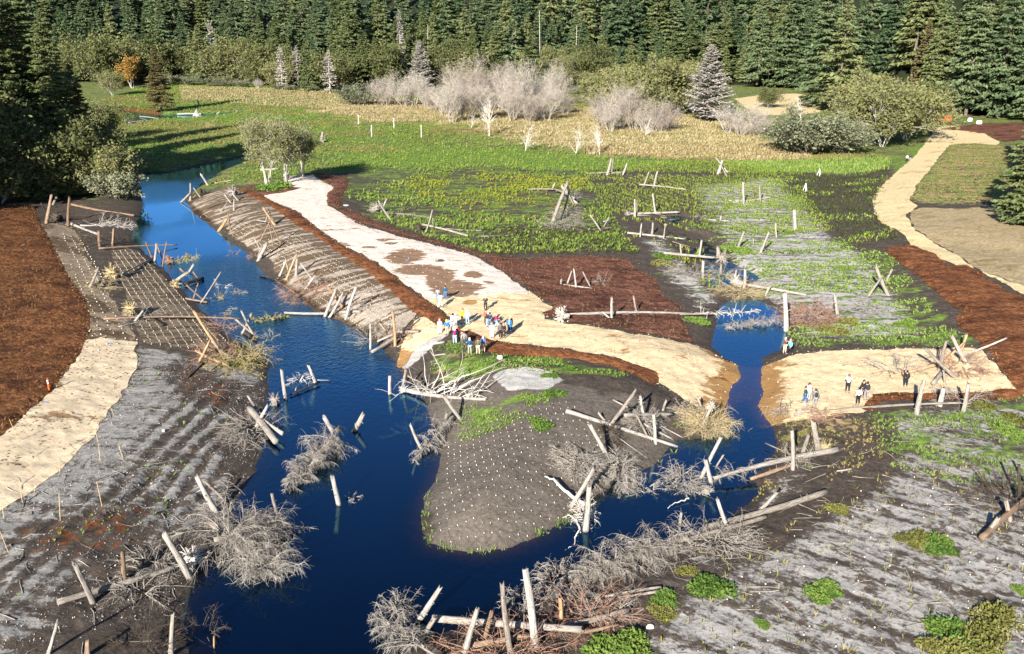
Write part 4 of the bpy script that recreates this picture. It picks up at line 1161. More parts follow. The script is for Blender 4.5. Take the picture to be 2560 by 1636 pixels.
post(S, 'e', 1902, 972, 1900, 828, 25, 'w'); post(S, 'e', 2078, 932, 2053, 812, 17, 'g'); post(S, 'e', 1890, 975, 1838, 925, 20, 'w'); lying(S, 'e', 1600, 962, 1670, 972, 10, 'w')
fallen_tree('dead spruce top lying over the ford pool', 'g', 0, 940, 572, 918, 13, 'g', 46, 160, 1.3, .035, 'p', None, .2, .4, .3, .2, .4)
S = 'at the tip of the white branched log'
post(S, 'e', 350, 1500, 349, 1372, 36, 'w', broken=.4); post(S, 'e', 438, 1482, 462, 1328, 27, 'g'); post(S, 'e', 618, 1462, 478, 1372, 20, 'g')
fallen_tree('white branched fallen tree across the peninsula neck', 'e', 445, 1468, 1020, 1536, 34, 'w', 20, 60, 5.0, .05, 'p', 80, .9, .55, .6)
rngx = np.random.default_rng(5)


def limbs(label, f, pts, w, c):
    """a crooked limb lying through several points of the picture, each (x, y, height above ground)"""
    P = np.array([gp(f, x, y, z) for x, y, z in pts])
    t = np.linspace(0, 1, len(P)); tt = np.linspace(0, 1, 12)
    Q = np.stack([np.interp(tt, t, P[:, i]) for i in range(3)], -1)
    Q[1:-1] += rngx.normal(size=(10, 3)) * .05
    r = px2m(f, w, P[0]) / 2
    V, F = tubes(Q[None], np.linspace(r, r * .3, 12)[None], 7)
    me = np_mesh('branch', V - P[0], F); smooth(me)
    return add('branch', me, TWIG[c], label=label, cat='branch', loc=P[0])


limbs('longest white curved branch arching over the peninsula neck', 'e', [(690, 1470, .3), (800, 1400, 1.0), (960, 1340, .9), (1150, 1258, .3)], 13, 'p')
limbs('white curved branch over the peninsula neck, nearest the silt patch', 'e', [(790, 1490, .3), (900, 1420, .8), (1040, 1350, .6), (1165, 1310, .1)], 12, 'p')
limbs('white upright forked branch at the peninsula neck, left of the arching ones', 'e', [(630, 1470, .3), (690, 1380, .8), (710, 1290, .9), (775, 1212, .6)], 11, 'p')
limbs('white low branch along the branched log', 'e', [(880, 1510, .3), (1000, 1460, .5), (1140, 1370, .3)], 12, 'p')
limbs('white thin branch between the arching branches', 'e', [(760, 1480, .3), (860, 1370, 1.0), (860, 1300, .8)], 9, 'p')
S = 'on the grass beside the people'
lying(S, 'e', 630, 1152, 730, 1135, 20, 'w'); lying('in the grass below the people', 'e', 655, 1230, 740, 1218, 11, 'w')
S = 'on the upper left shore of the peninsula'
post(S, 'i', 676, 220, 588, 98, 30, 'g'); post(S, 'i', 460, 388, 395, 252, 25, 'w'); post(S, 'i', 590, 240, 600, 185, 26, 'g')
fallen_tree('dead conifer lying off the peninsula left shore', 'i', 640, 200, 415, 448, 20, 'g', 60, 900, 1.4, .03, 'g', None, .6, 1.0, .2, .4, 0)
S = 'in the big jam right of the peninsula'
lying(S, 'm', 340, 122, 1600, 530, 66, 'w', .5, .1, 44, .3, .008); post(S, 'm', 1352, 495, 1330, 165, 52, 'w', broken=.3); post(S, 'm', 1235, 250, 1180, -40, 46, 'w'); post(S, 'm', 840, 290, 1130, -60, 54, 'g', lean=.8); post(S, 'm', 1440, 120, 1475, 5, 40, 'g')
lying(S, 'm', 1000, 175, 1540, 160, 52, 'g', .6, .5); post(S, 'm', 1270, 430, 1138, 175, 28, 'g'); lying(S, 'm', 1240, 205, 1660, 428, 18, 'w', .5, 0); lying(S, 'm', 1190, 255, 1560, 452, 24, 'w', .5, .1); post(S, 'm', 790, 250, 706, 150, 38, 'w'); lying(S, 'm', 870, 0, 1050, 90, 22, 'g', .6, .6)
lying(S, 'm', 880, 385, 1262, 660, 16, 'g', .4, 0, 8)
brush('', 'm', 1180, 260, 400, 200, 420, 'g', .9, label='grey brush inside the big jam right of the peninsula')
brush('', 'm', 850, 420, 260, 260, 380, 'd', 1.0, label='dark brush below the thick white log of the peninsula jam')
S = 'in the leaning jam on the peninsula right shore'
post(S, 'm', 835, 712, 612, 262, 74, 'w', lean=-.4); post(S, 'm', 400, 1200, 655, 825, 62, 'w', lean=.6); post(S, 'm', 555, 1490, 602, 985, 88, 'w', broken=1.4)
limbs('crooked forked white limb on the peninsula right shore', 'm', [(560, 1180, .4), (420, 1100, .5), (300, 1000, .5), (200, 900, .5), (100, 865, .3)], 52, 'p')
limbs('white root hanging into the water, left of the tall split snag', 'm', [(500, 1500, .1), (470, 1380, .4), (380, 1300, .5), (300, 1330, .3)], 22, 'p')
limbs('thin white branch dipping in the water below the tall split snag', 'm', [(480, 1480, .4), (440, 1560, .1), (420, 1640, .0), (330, 1700, .0)], 18, 'p')
brush('', 'm', 490, 770, 440, 330, 1300, 'g', 1.5, .03, label='tan drooping brush left of the leaning split log', droop=1.3)
brush('', 'm', 950, 860, 330, 520, 1700, 'g', 1.8, .03, label='tan drooping brush right of the leaning split log', droop=1.4)
brush('', 'm', 560, 1330, 260, 330, 420, 'p', 1.0, label='white broken roots around the tall split snag')
brush('', 'm', 1180, 1000, 420, 120, 260, 'g', .4, label='thin twigs floating right of the drooping brush')
S = 'on the small brush island below the ford'
post(S, 'm', 1868, 302, 2010, 48, 56, 'w', lean=.3); post(S, 'm', 1888, 112, 1828, -30, 32, 'g'); lying(S, 'm', 1560, 145, 1900, 185, 13, 'g', .2, .5)
root_wad('m', 1985, 75, 150, 'p', 'white splintered root wad on the small island below the ford', up=.7)
brush('', 'm', 1960, 290, 480, 260, 1000, 'y', 1.2, .03, label='straw coloured brush mound on the small island below the ford')
brush('', 'm', 1680, 130, 280, 120, 260, 'g', .7, label='grey brush behind the small island below the ford')
S = 'in the jam in the lower channel'
post(S, 'm', 1868, 892, 2092, 480, 62, 'w', lean=.8); post(S, 'm', 1982, 945, 1918, 685, 66, 'w', broken=.6); post(S, 'm', 2035, 765, 2118, 628, 28, 'g')
root_wad('m', 1930, 1000, 170, 'g', 'dangling root wad at the foot of the lower channel posts', up=.3)
brush('', 'm', 1650, 950, 420, 250, 560, 'g', 1.3, .028, label='arched grey branches left of the lower channel posts')
limbs('thin forked pale branch floating in the lower channel', 'm', [(1730, 1115, .2), (1580, 1165, .15), (1490, 1230, .05)], 18, 'p')
fallen_tree('long branchy trunk from the lower channel jam to the right bank', 'j', 880, 392, 190, 552, 36, 'g', 40, 300, 1.7, .03, 'g', None, .6, .6, .45, .3, .4)
S = 'on the long trunk at the right bank'
post(S, 'j', 630, 502, 628, 285, 33, 'w', broken=.4); post(S, 'j', 778, 405, 748, 238, 44, 'w'); post(S, 'j', 690, 405, 722, 308, 30, 'g'); lying(S, 'j', 395, 558, 650, 470, 26, 'b'); lying(S, 'j', 480, 355, 620, 415, 9, 'g', .3, .2); lying(S, 'j', 880, 512, 962, 500, 10, 'w')
root_wad('j', 815, 372, 85, 'y', 'tan root wad beside the tallest post on the right bank trunk')
S = 'along the lower right shore'
lying(S, 'j', 818, 628, 130, 830, 42, 'g', .1, .3, 34); lying(S, 'j', 480, 770, 0, 905, 32, 'g', .1, .3, 26); post(S, 'j', 272, 842, 210, 672, 30, 'w'); post(S, 'j', 440, 742, 545, 632, 28, 'g'); post(S, 'm', 1618, 1512, 1645, 1275, 50, 'g', broken=.2)
fallen_tree('huge dead conifer with drooping grey branches along the lower right shore', 'j', 60, 880, -560, 1110, 36, 'g', 150, 3600, 2.6, .032, 'g', None, .75, 1.2, .3, .2, .5)
brush('', 'j', 190, 930, 420, 150, 700, 'g', .9, label='grey brush strewn below the long shore logs')
brush('', 'i', 1220, 1150, 220, 200, 900, 'g', 1.7, .03, label='drooping grey brush at the waterside end of the huge dead conifer', droop=1.4)
S = 'above the lower right silt'
lying(S, 'j', 640, 198, 1650, 128, 22, 'g', .05, .25, 16); post(S, 'j', 1328, 192, 1366, 12, 37, 'w'); post(S, 'j', 1458, 145, 1478, 48, 36, 'w'); post(S, 'j', 1588, 178, 1616, 25, 30, 'w')
brush('', 'j', 600, 190, 190, 50, 200, 'g', .6, label='arched grey branches along the lower path edge')
brush('', 'j', 820, 225, 150, 90, 260, 'r', .8, label='pinkish dry brush right of the arched branches')
brush('', 'j', 1560, 110, 220, 50, 200, 'g', .5, label='grey brush behind the rightmost shore posts')
S = 'in the dark jam at the right edge'
lying(S, 'j', 1690, 888, 1990, 630, 42, 'b', .2, .6); post(S, 'j', 1852, 792, 1828, 678, 36, 'w'); post(S, 'j', 1715, 865, 1785, 775, 38, 'g'); post(S, 'j', 1905, 700, 1900, 480, 26, 'k'); post(S, 'j', 1960, 640, 1950, 470, 24, 'k')
brush('', 'j', 1860, 700, 240, 260, 520, 'd', 1.8, .03, label='dark dead branches in the right edge jam', droop=.2)
S = 'in the crossed pile on the right end of the path'
post(S, 'g', 1932, 1385, 1722, 1158, 36, 'g', lean=-1.0); post(S, 'g', 2012, 1292, 1903, 1102, 35, 'w', lean=.3); post(S, 'g', 1815, 1335, 1862, 1128, 34, 'g'); post(S, 'g', 1850, 1275, 1985, 1155, 26, 'o', lean=.8); post(S, 'g', 2000, 1220, 2282, 1118, 20, 'w', lean=.5)
lying(S, 'g', 1470, 1375, 1795, 1292, 26, 'o', 0, .5); lying(S, 'g', 1770, 1425, 1845, 1335, 36, 'g', .1, .4); post(S, 'g', 1965, 1190, 2005, 1085, 24, 'o'); lying(S, 'g', 2000, 1265, 2112, 1292, 24, 'g', .3, .1); post(S, 'g', 1850, 1420, 1840, 1330, 20, 'g')
lying('behind the right end of the path', 'g', 1525, 1108, 1712, 1162, 11, 'k')
brush('', 'g', 1960, 1320, 300, 120, 420, 'r', .9, label='brown brush in the crossed pile on the path')
brush('', 'g', 1500, 1330, 320, 80, 220, 'g', .3, label='thin twigs lying on the path left of the crossed pile')
S = 'in the split pile on the right marsh'
post(S, 'g', 1458, 808, 1372, 608, 34, 'w', broken=1.8); post(S, 'g', 1320, 812, 1405, 690, 22, 'g'); post(S, 'g', 1440, 712, 1484, 625, 20, 'g')
brush('', 'g', 1300, 905, 160, 90, 200, 'g', .8, label='dark grey bush twigs below the split pile')
S = 'on the right of the ford pool'
post(S, 'g', 741, 1062, 731, 795, 44, 'w', broken=.5); post(S, 'g', 1106, 968, 1083, 808, 36, 'w'); post(S, 'g', 1090, 950, 1075, 850, 16, 'k')
brush('', 'g', 900, 965, 380, 150, 1100, 'r', 1.2, .03, label='pinkish grey brush heap right of the tall ford post')
brush('', 'g', 560, 1015, 420, 90, 700, 'g', .9, .03, axis_pts=((740, 1000), (320, 1045)), label='dead conifer bough hanging over the ford pool')
S = 'at the head of the ford pool'
post(S, 'g', 448, 758, 456, 628, 29, 'w'); lying(S, 'g', 400, 725, 885, 805, 26, 'w', .3, .1, 18); post(S, 'g', 598, 805, 632, 738, 24, 'g'); post(S, 'g', 385, 690, 392, 632, 20, 'w')
root_wad('g', 395, 705, 100, 'p', 'bleached root wad at the head of the ford pool')
brush('', 'g', 430, 790, 400, 70, 700, 'y', .6, label='straw brush bank along the head of the ford pool')
brush('', 'g', 290, 665, 220, 50, 260, 'g', .6, label='grey brush left of the ford pool root wad')
S = 'in the front log jam'
lying(S, 'i', 520, 1338, 1352, 1402, 48, 'w', .6, .6, 42, .4, .006); post(S, 'i', 1092, 1505, 1038, 1078, 58, 'w', lean=.2, broken=.7); post(S, 'i', 957, 1522, 908, 1148, 44, 'g'); post(S, 'i', 435, 1352, 562, 1190, 48, 'w', lean=.4); post(S, 'i', 452, 1450, 532, 1332, 44, 'g')
post(S, 'i', 702, 1535, 772, 1288, 44, 'g'); post(S, 'i', 815, 1470, 852, 1298, 38, 'b'); post(S, 'i', 1240, 1368, 1234, 1225, 32, 'o'); lying(S, 'i', 1240, 1382, 1612, 1292, 42, 'g', .2, .2); lying(S, 'i', 690, 1500, 1065, 1432, 38, 'b', .2, .3); post(S, 'i', 1000, 1470, 985, 1410, 30, 'g')
lying(S, 'i', 1330, 1420, 1560, 1370, 22, 'b', .1, .2)
S = 'right of the front log jam'
lying(S, 'i', 1470, 1218, 1800, 1162, 18, 'w', .1, .2); lying(S, 'i', 1560, 1222, 1862, 1172, 20, 'w')
fallen_tree('dead spruce top with drooping twigs left of the front log jam', 'i', 560, 1560, 190, 1330, 20, 'g', 46, 620, 1.8, .026, 'g', None, .5, 1.0, .25, .4, .4)
fallen_tree('slim dead spruce hanging over the water left of the front log jam', 'i', 470, 1500, 285, 1265, 14, 'g', 30, 320, 1.3, .024, 'g', None, .4, 1.1, .3, .6, .6)
brush('', 'i', 330, 1290, 190, 80, 260, 'g', .9, label='grey twig bundle at the upper left corner of the front jam')
brush('', 'i', 1020, 1250, 170, 130, 420, 'g', 1.2, label='grey brush behind the two tallest posts of the front jam')
brush('', 'i', 900, 1530, 700, 100, 520, 'b' if 'b' in TWIG else 'r', .6, label='brown stick litter under the front log jam')
brush('', 'i', 1400, 1330, 420, 120, 420, 'r', .6, label='brown stick litter right of the front log jam')
brush('', 'i', 1480, 1290, 300, 100, 260, 'g', .5, label='grey sticks behind the front jam right log')
S = 'in the far left meadow backwater'
post(S, 'a', 1392, 742, 1384, 705, 16, 'w'); lying(S, 'a', 1240, 800, 1420, 798, 12, 'w', .2, .4); post(S, 'a', 1355, 815, 1378, 768, 18, 'w'); lying(S, 'a', 975, 815, 1110, 832, 12, 'g'); lying(S, 'a', 900, 860, 1010, 848, 12, 'w'); post(S, 'a', 1520, 800, 1540, 780, 12, 'w'); post(S, 'a', 1640, 795, 1662, 775, 12, 'w')
root_wad('a', 1385, 800, 60, 'p', 'bleached root wad in the far left meadow backwater')
brush('', 'a', 1500, 895, 120, 40, 160, 'y', 1.0, label='straw coloured brush pile in the left meadow')
post('standing in the left meadow grass', 'a', 1486, 1055, 1484, 1022, 12, 'w'); post('standing near the multi-stem tree', 'a', 2245, 985, 2258, 925, 20, 'w')
root_wad('a', 2260, 975, 60, 'g', 'grey root wad in the meadow right of the multi-stem trees')
lying('in the meadow grass behind the multi-stem trees', 'a', 1820, 1190, 1950, 1185, 20, 'w'); post('leaning right of the multi-stem trees', 'a', 2120, 1200, 2105, 1130, 14, 'w')
lying('at the left end of the left mulch bed', 'd', 0, 215, 115, 235, 9, 'g')
build_logs()
# ------------------------------------------------------------------ living and bare trees
def leaf_material(name, cols, scale=.35, trans=.22):
    t = NT(name, .75, .15)
    n1 = t.noise(t.pos('obj'), scale, 4, .65)
    oi = t.n.new('ShaderNodeObjectInfo')
    f = t.math('ADD', t.math('MULTIPLY', n1, .80), t.math('ADD', t.math('MULTIPLY', oi.outputs['Random'], .26), .05))
    c = t.ramp(f, [(.30, cols[0]), (.52, cols[1]), (.82, cols[2])])
    t.color(c)
    if trans:
        tr = t.n.new('ShaderNodeBsdfTranslucent'); t.l.new(c, tr.inputs[0])
        m = t.n.new('ShaderNodeMixShader'); m.inputs[0].default_value = trans
        t.l.new(t.b.outputs[0], m.inputs[1]); t.l.new(tr.outputs[0], m.inputs[2])
        t.l.new(m.outputs[0], t.n['Material Output'].inputs['Surface'])
    return t.m


LEAF = {'dark': leaf_material('dark_conifer_needles', [(.034, .062, .032), (.078, .120, .056), (.165, .200, .095)]),
        'mid': leaf_material('olive_conifer_needles', [(.052, .074, .030), (.112, .140, .052), (.195, .210, .090)]),
        'olive': leaf_material('olive_leaves', [(.046, .056, .020), (.095, .107, .038), (.165, .170, .070)]),
        'alder': leaf_material('alder_leaves', [(.074, .084, .028), (.150, .155, .056), (.24, .232, .098)]),
        'willow': leaf_material('grey_green_willow', [(.078, .092, .052), (.155, .168, .098), (.25, .255, .165)]),
        'rust': leaf_material('rusty_conifer_needles', [(.048, .044, .020), (.100, .086, .036), (.170, .140, .062)]),
        'gold': leaf_material('autumn_leaves', [(.13, .075, .02), (.25, .14, .03), (.36, .24, .06)]),
        'dead': leaf_material('dead_needles', [(.14, .127, .110), (.26, .238, .208), (.40, .37, .33)], trans=0),
        'bush': leaf_material('fresh_shrub_leaves', [(.032, .065, .016), (.095, .165, .030), (.19, .26, .055)], 2.0, .3),
        'bushy': leaf_material('yellowing_shrub_leaves', [(.060, .068, .018), (.150, .150, .040), (.25, .235, .075)], 2.0, .3)}
M_TRUNK = twig_material('tree_bark', (.055, .043, .034), (.16, .13, .105))
M_PALE_TRUNK = twig_material('pale_alder_bark', (.26, .235, .20), (.52, .48, .43))
M_GREY_TRUNK = twig_material('dead_grey_trunk', (.20, .175, .155), (.42, .38, .34))


def conifer_parts(seed, h, r, nb, nq, droop=.35, clear=.08, leaf=.75, gap=.25):
    rng = np.random.default_rng(seed)
    t = np.sort(rng.random(nb) ** .82)
    z = h * (clear + (1 - clear) * t)
    prof = (1 - t) ** .78 * (1 - .25 * np.exp(-t * 9))
    lump = .72 + .5 * vnoise(t * 14, np.zeros(nb) + seed * 3.1, seed)
    L = r * prof * lump * rng.uniform(.7, 1.12, nb) + .35
    az = rng.uniform(0, 2 * np.pi, nb)
    out = np.stack([np.cos(az), np.sin(az), np.zeros(nb)], -1)
    s = rng.random((nb, nq)) ** .7
    s = .12 + .88 * s
    zoff = (-droop * s ** 1.3 + .16 * s ** 3 + .12 * s) * L[:, None] + (t[:, None] - .2) * .25 * L[:, None] * s
    C = out[:, None] * (s * L[:, None])[..., None]
    C[..., 2] += z[:, None] + zoff
    perp = np.stack([-np.sin(az), np.cos(az), np.zeros(nb)], -1)
    lat = rng.normal(size=(nb, nq)) * .17 * L[:, None] * (1.15 - s * .7)
    C = C + perp[:, None] * lat[..., None]
    C[..., 2] -= np.abs(lat) * .25 + rng.random((nb, nq)) * .25 * leaf
    C = C.reshape(-1, 3)
    n = len(C)
    o2 = np.repeat(out, nq, 0); p2 = np.repeat(perp, nq, 0) * np.sign(lat).reshape(-1, 1)
    U = unit(o2 * .8 + p2 * .6 + np.array([0, 0, -.35]) + rng.normal(size=(n, 3)) * .35) * leaf * rng.uniform(.5, 1.15, (n, 1)) * (.55 + .6 * (1 - np.repeat(t, nq)))[:, None]
    W = unit(np.cross(U, rng.normal(size=(n, 3)) + np.array([0, 0, 1.6]))) * np.linalg.norm(U, axis=1, keepdims=True) * rng.uniform(.28, .5, (n, 1))
    crown = rhombs(C, U, W)
    # leader
    K = 7
    P = np.zeros((1, K, 3)); P[0, :, 2] = np.linspace(-1.0, h * 1.0, K); P[0, 1:-1, :2] += rng.normal(size=(K - 2, 2)) * .06
    tr = tubes(P, np.linspace(h * .013 + .08, .03, K)[None], 7)
    kk = 4
    ss = np.linspace(0, .8, kk)
    B = out[:, None] * (ss[None] * L[:, None])[..., None]
    B[..., 2] += z[:, None] + (-droop * ss ** 1.3 + .12 * ss)[None] * L[:, None]
    br = tubes(B, np.linspace(.07, .02, kk)[None] * np.ones((nb, 1)), 3)
    return crown, join([tr, br])


def skeleton(seed, h, stems, spread, levels, nchild, first=.25, up=.55, r0=.16, wig=.18, ratio=.62, flat=1.0):
    """branching skeleton: paths per level and end points"""
    rng = np.random.default_rng(seed)
    K = 6
    a = rng.uniform(0, 6.28, stems)
    st = np.stack([np.cos(a) * .12 * stems ** .5, np.sin(a) * .12 * stems ** .5, np.full(stems, -.4)], -1)
    dr = np.stack([np.cos(a) * spread, np.sin(a) * spread, np.ones(stems)], -1)
    ln = h * .62 * rng.uniform(.75, 1.1, stems)
    rad = np.full(stems, r0)
    tub = []; ends = []
    for lv in range(levels):
        P, rr = curved(st, dr, ln, rng, K, -.25 * flat if lv < 2 else .1, wig * 2, rad, .45)
        tub.append((P, rr))
        nxt = nchild[lv] if lv < len(nchild) else 0
        if not nxt: break
        n = len(st) * nxt
        bi = np.repeat(np.arange(len(st)), nxt)
        lo = first if lv == 0 else .25
        s = rng.uniform(lo, 1, n) * (K - 1.01); k = s.astype(int); fr = (s - k)[:, None]
        s0 = P[bi, k] * (1 - fr) + P[bi, k + 1] * fr
        d0 = unit(P[bi, k + 1] - P[bi, k])
        dr = d0 * .55 + unit(rng.normal(size=(n, 3))) * .8 + np.array([0, 0, up * (1 if lv < 2 else .4)])
        rad = np.maximum(rr[bi, k] * .58, .012)
        ln = ln[bi] * ratio * rng.uniform(.55, 1.1, n) * (1.15 - .35 * s / K)
        st = s0
    return tub, rng


def tubes_of(tub, sides=(6, 5, 4, 3, 3)):
    return join([tubes(P, rr, sides[min(i, 4)]) for i, (P, rr) in enumerate(tub)])


def leaves_on(P, rng, per, size, scat):
    n, K, _ = P.shape
    m = n * per
    bi = np.repeat(np.arange(n), per); k = rng.integers(1, K, m)
    C = P[bi, k] + rng.normal(size=(m, 3)) * scat
    U = unit(rng.normal(size=(m, 3)) + np.array([0, 0, -.3])) * size * rng.uniform(.5, 1.2, (m, 1))
    W = unit(np.cross(U, rng.normal(size=(m, 3)))) * np.linalg.norm(U, axis=1, keepdims=True) * rng.uniform(.4, .65, (m, 1))
    return rhombs(C, U, W)


PROTO = {}


def proto_conifer(key, seed, h, r, nb, nq, mat, trunk=M_TRUNK, **kw):
    cr, tr = conifer_parts(seed, h, r, nb, nq, **kw)
    a = np_mesh('crown', *cr); a.materials.append(LEAF[mat])
    b = np_mesh('trunk', *tr); b.materials.append(trunk); smooth(b)
    PROTO[key] = (b, a, h)


def proto_broad(key, seed, h, stems, spread, nchild, per, size, scat, mat, trunk, **kw):
    tub, rng = skeleton(seed, h, stems, spread, len(nchild) + 1, nchild, **kw)
    b = np_mesh('trunk', *tubes_of(tub)); b.materials.append(trunk); smooth(b)
    a = None
    if per:
        V, F = leaves_on(tub[-1][0], rng, per, size, scat)
        a = np_mesh('crown', V, F); a.materials.append(LEAF[mat])
    top = max(P[..., 2].max() for P, _ in tub)
    PROTO[key] = (b, a, top)


for i in range(5):
    proto_conifer(f'far{i}', 100 + i, 40, 8.0 + i % 3, 150, 24, 'dark', leaf=1.3, droop=.30 + .06 * i, clear=.05)
for i in range(4):
    proto_conifer(f'mid{i}', 200 + i, 40, 8.5 + i % 2 * 1.5, 170, 28, 'mid', leaf=1.15, droop=.38)
for i in range(3):
    proto_conifer(f'big{i}', 240 + i, 46, 10.5, 260, 50, 'dark', leaf=.95, droop=.42, clear=.06)
proto_conifer('rusty', 260, 40, 8.5, 210, 40, 'rust', leaf=.95, droop=.30, clear=.12)
proto_conifer('near0', 270, 46, 9.5, 330, 110, 'mid', leaf=.62, droop=.42)
proto_conifer('near1', 271, 40, 8.5, 300, 100, 'rust', leaf=.6, droop=.45)
proto_conifer('near2', 272, 22, 6.0, 260, 110, 'mid', leaf=.42, droop=.45, clear=.02)
proto_conifer('dead0', 280, 26, 6.5, 300, 80, 'dead', M_GREY_TRUNK, leaf=.42, droop=.1, clear=.06)
proto_conifer('dead1', 281, 40, 4.6, 200, 30, 'dead', M_GREY_TRUNK, leaf=.75, droop=.35, clear=.02)
proto_conifer('dead2', 282, 24, 5.0, 120, 14, 'dead', M_GREY_TRUNK, leaf=.5, droop=.2, clear=.1)
for i in range(3):
    proto_broad(f'alder{i}', 300 + i, 20, 6, .42, [9, 6, 4], 7, .40, .6, 'alder', M_PALE_TRUNK, first=.15, r0=.15, up=.4)
for i in range(2):
    proto_broad(f'olive{i}', 320 + i, 18, 4, .38, [10, 6, 4], 9, .42, .6, 'olive', M_TRUNK, first=.12, r0=.2, up=.4)
for i in range(2):
    proto_broad(f'willow{i}', 340 + i, 9, 9, .75, [6, 5, 3], 7, .24, .32, 'willow', M_TRUNK, first=.15, r0=.09)
M_THICK = twig_material('grey_bare_twigs', (.26, .228, .19), (.48, .435, .375))
for i in range(3):
    proto_broad(f'thicket{i}', 360 + i, 10, 11, .34, [7, 6, 5], 0, 0, 0, None, M_THICK, first=.2, r0=.06, wig=.2, up=.6)
PT2 = twig_material('pinkish_bare_twigs', (.22, .185, .155), (.41, .355, .305))
for i in range(2):
    proto_broad(f'pink{i}', 370 + i, 10, 11, .34, [8, 6, 5], 0, 0, 0, None, PT2, first=.2, r0=.055, wig=.2, up=.6)
WHITE_TW = twig_material('white_bare_tree', (.40, .36, .31), (.62, .57, .51))
for i in range(3):
    proto_broad(f'white{i}', 380 + i, 9, 1, .05, [20, 4, 2], 0, 0, 0, None, WHITE_TW, first=.12, r0=.085, wig=.12, up=.35, ratio=.5)
proto_broad('gold', 390, 14, 4, .4, [7, 5, 4], 6, .45, .6, 'gold', M_PALE_TRUNK, first=.3, r0=.18)
proto_broad('multi', 395, 19, 6, .22, [8, 7, 5], 5, .26, .40, 'alder', M_PALE_TRUNK, first=.52, r0=.15, wig=.26)


def tree(key, p, h, label, cat='tree', group=None, name='conifer', rz=0.0, sx=1.0):
    tr, cr, hh = PROTO[key]
    k = h / hh
    e = add(name, None, None, label=label, cat=cat, group=group, loc=p)
    e.rotation_euler = (0, 0, rz); e.scale = (k * sx, k * sx, k)
    add('trunk', tr, None, e)
    if cr is not None: add('crown', cr, None, e)
    return e


def tree_px(key, f, x, yb, yt, label, depth=0.0, **kw):
    """tree standing at a place of the picture, as tall as it shows there"""
    p = gp(f, x, yb)
    if depth:
        d = unit(np.array([p[0], p[1], 0])) * depth
        p = p + d; p[2] = float(hz(p[0], p[1]))
    tp = stand_top(f, p, x, yt)
    return tree(key, p, tp[2] - p[2], label, **kw)


rt = random.Random(7)
# the forest on the hillside
fx = FEDGE
n_far = 0
FOREST = {}
rows = [(8, .72), (22, .92), (38, 1.0), (58, 1.0), (84, 1.05)]
for ri, (back, hk) in enumerate(rows):
    x = -330.0
    while x < 300:
        x += rt.uniform(6.5, 12.5) * (1 + ri * .10) * (.8 if x > 60 else 1)
        ye = np.interp(x, fx[:, 0], fx[:, 1])
        y = ye + back + rt.uniform(-7, 7)
        if abs(x) / y > .62: continue
        h = rt.uniform(22, 46) * hk
        dark = rt.random() < (.35, .55, .75, .8, .8)[ri]
        key = rt.choice(['far0', 'far1', 'far2', 'far3', 'far4', 'big0', 'big2']) if dark else rt.choice(['mid0', 'mid1', 'mid2', 'mid3'])
        o = tree(key, (x, y, float(hz(x, y)) - .3), h, 'x', rz=rt.uniform(0, 6.28), sx=rt.uniform(.95, 1.5))
        u = 1280 + x / (y * CT) * FPX
        reg = [t for lim, t in ((450, 'above the far left meadow'), (820, 'behind the left edge trees'), (1120, 'behind the tall grey dead conifer'), (1450, 'behind the bare thicket'), (1720, 'behind the yellow green alders'), (9999, 'on the right hillside')) if u < lim][0]
        FOREST.setdefault(('dark green' if dark else 'olive', ri, reg), []).append((u, o))
        n_far += 1
for (cn, ri, reg), ls in FOREST.items():
    ls.sort(key=lambda q: q[0])
    for (u, o), t in zip(ls, ordinals(len(ls)) if len(ls) > 1 else ['only']):
        o['label'] = f"{t} {cn} conifer in the {['front', 'second', 'third', 'fourth', 'rear'][ri]} row {reg}"
        o['group'] = cn + ' conifers of the hillside forest'
print('forest conifers', n_far)

T = tree_px
# right side giants
for i, (x, yb, yt, k, lab) in enumerate([
    (1780, 195, -10, 'big0', 'tall dark conifer behind the grey dead conifer and the sand clearing'),
    (1850, 200, -60, 'big1', 'tall dark spruce with exposed lower trunk at the sand clearing'),
    (2010, 215, -40, 'big2', 'tall dark conifer rising behind the right alder thicket, left one'),
    (2085, 225, -70, 'big0', 'tall dark conifer rising behind the right alder thicket, right one'),
    (2270, 272, -60, 'big1', 'tall dark conifer left of two beside the far mulch bed'),
    (2345, 276, -80, 'big2', 'tall dark conifer right of two beside the far mulch bed'),
    (2430, 285, -60, 'big0', 'tall dark conifer at the right frame edge by the far mulch')]):
    T(k, 'o', x, yb, yt, lab, name='conifer', rz=i * 1.3, group='tall conifers on the right')
for i, (x, back, h_, k_, lab) in enumerate([(1905, 10, 40, 'big2', 'tall conifer filling the gap right of the sand clearing, front one'), (1935, 26, 46, 'big0', 'tall conifer filling the gap right of the sand clearing, rear one'), (1975, 8, 38, 'mid1', 'olive conifer above the right alders, left one'), (2050, 10, 36, 'mid3', 'olive conifer above the right alders, middle one'), (2110, 14, 40, 'big1', 'tall conifer above the right alders, right one'), (1960, 44, 48, 'far2', 'rear conifer above the right alders'), (2200, 12, 40, 'mid0', 'olive conifer behind the rusty conifer'), (1870, 40, 46, 'far3', 'rear conifer above the sand clearing')]):
    d_ = ray('o', x, 200); yy = 400.0
    for _ in range(20): yy = float(np.interp(d_[0] / d_[1] * yy, FEDGE[:, 0], FEDGE[:, 1])) + back
    xx = d_[0] / d_[1] * yy
    tree(k_, (xx, yy, float(hz(xx, yy)) - .3), h_, lab, rz=i * 1.1, sx=1.1, group='tall conifers on the right')
T('rusty', 'o', 2160, 250, 45, 'rusty brown conifer above the bend of the trail', rz=.4, depth=6)
T('far1', 'o', 1545, 225, 95, 'young bright conifer above the yellow green alders', depth=25)
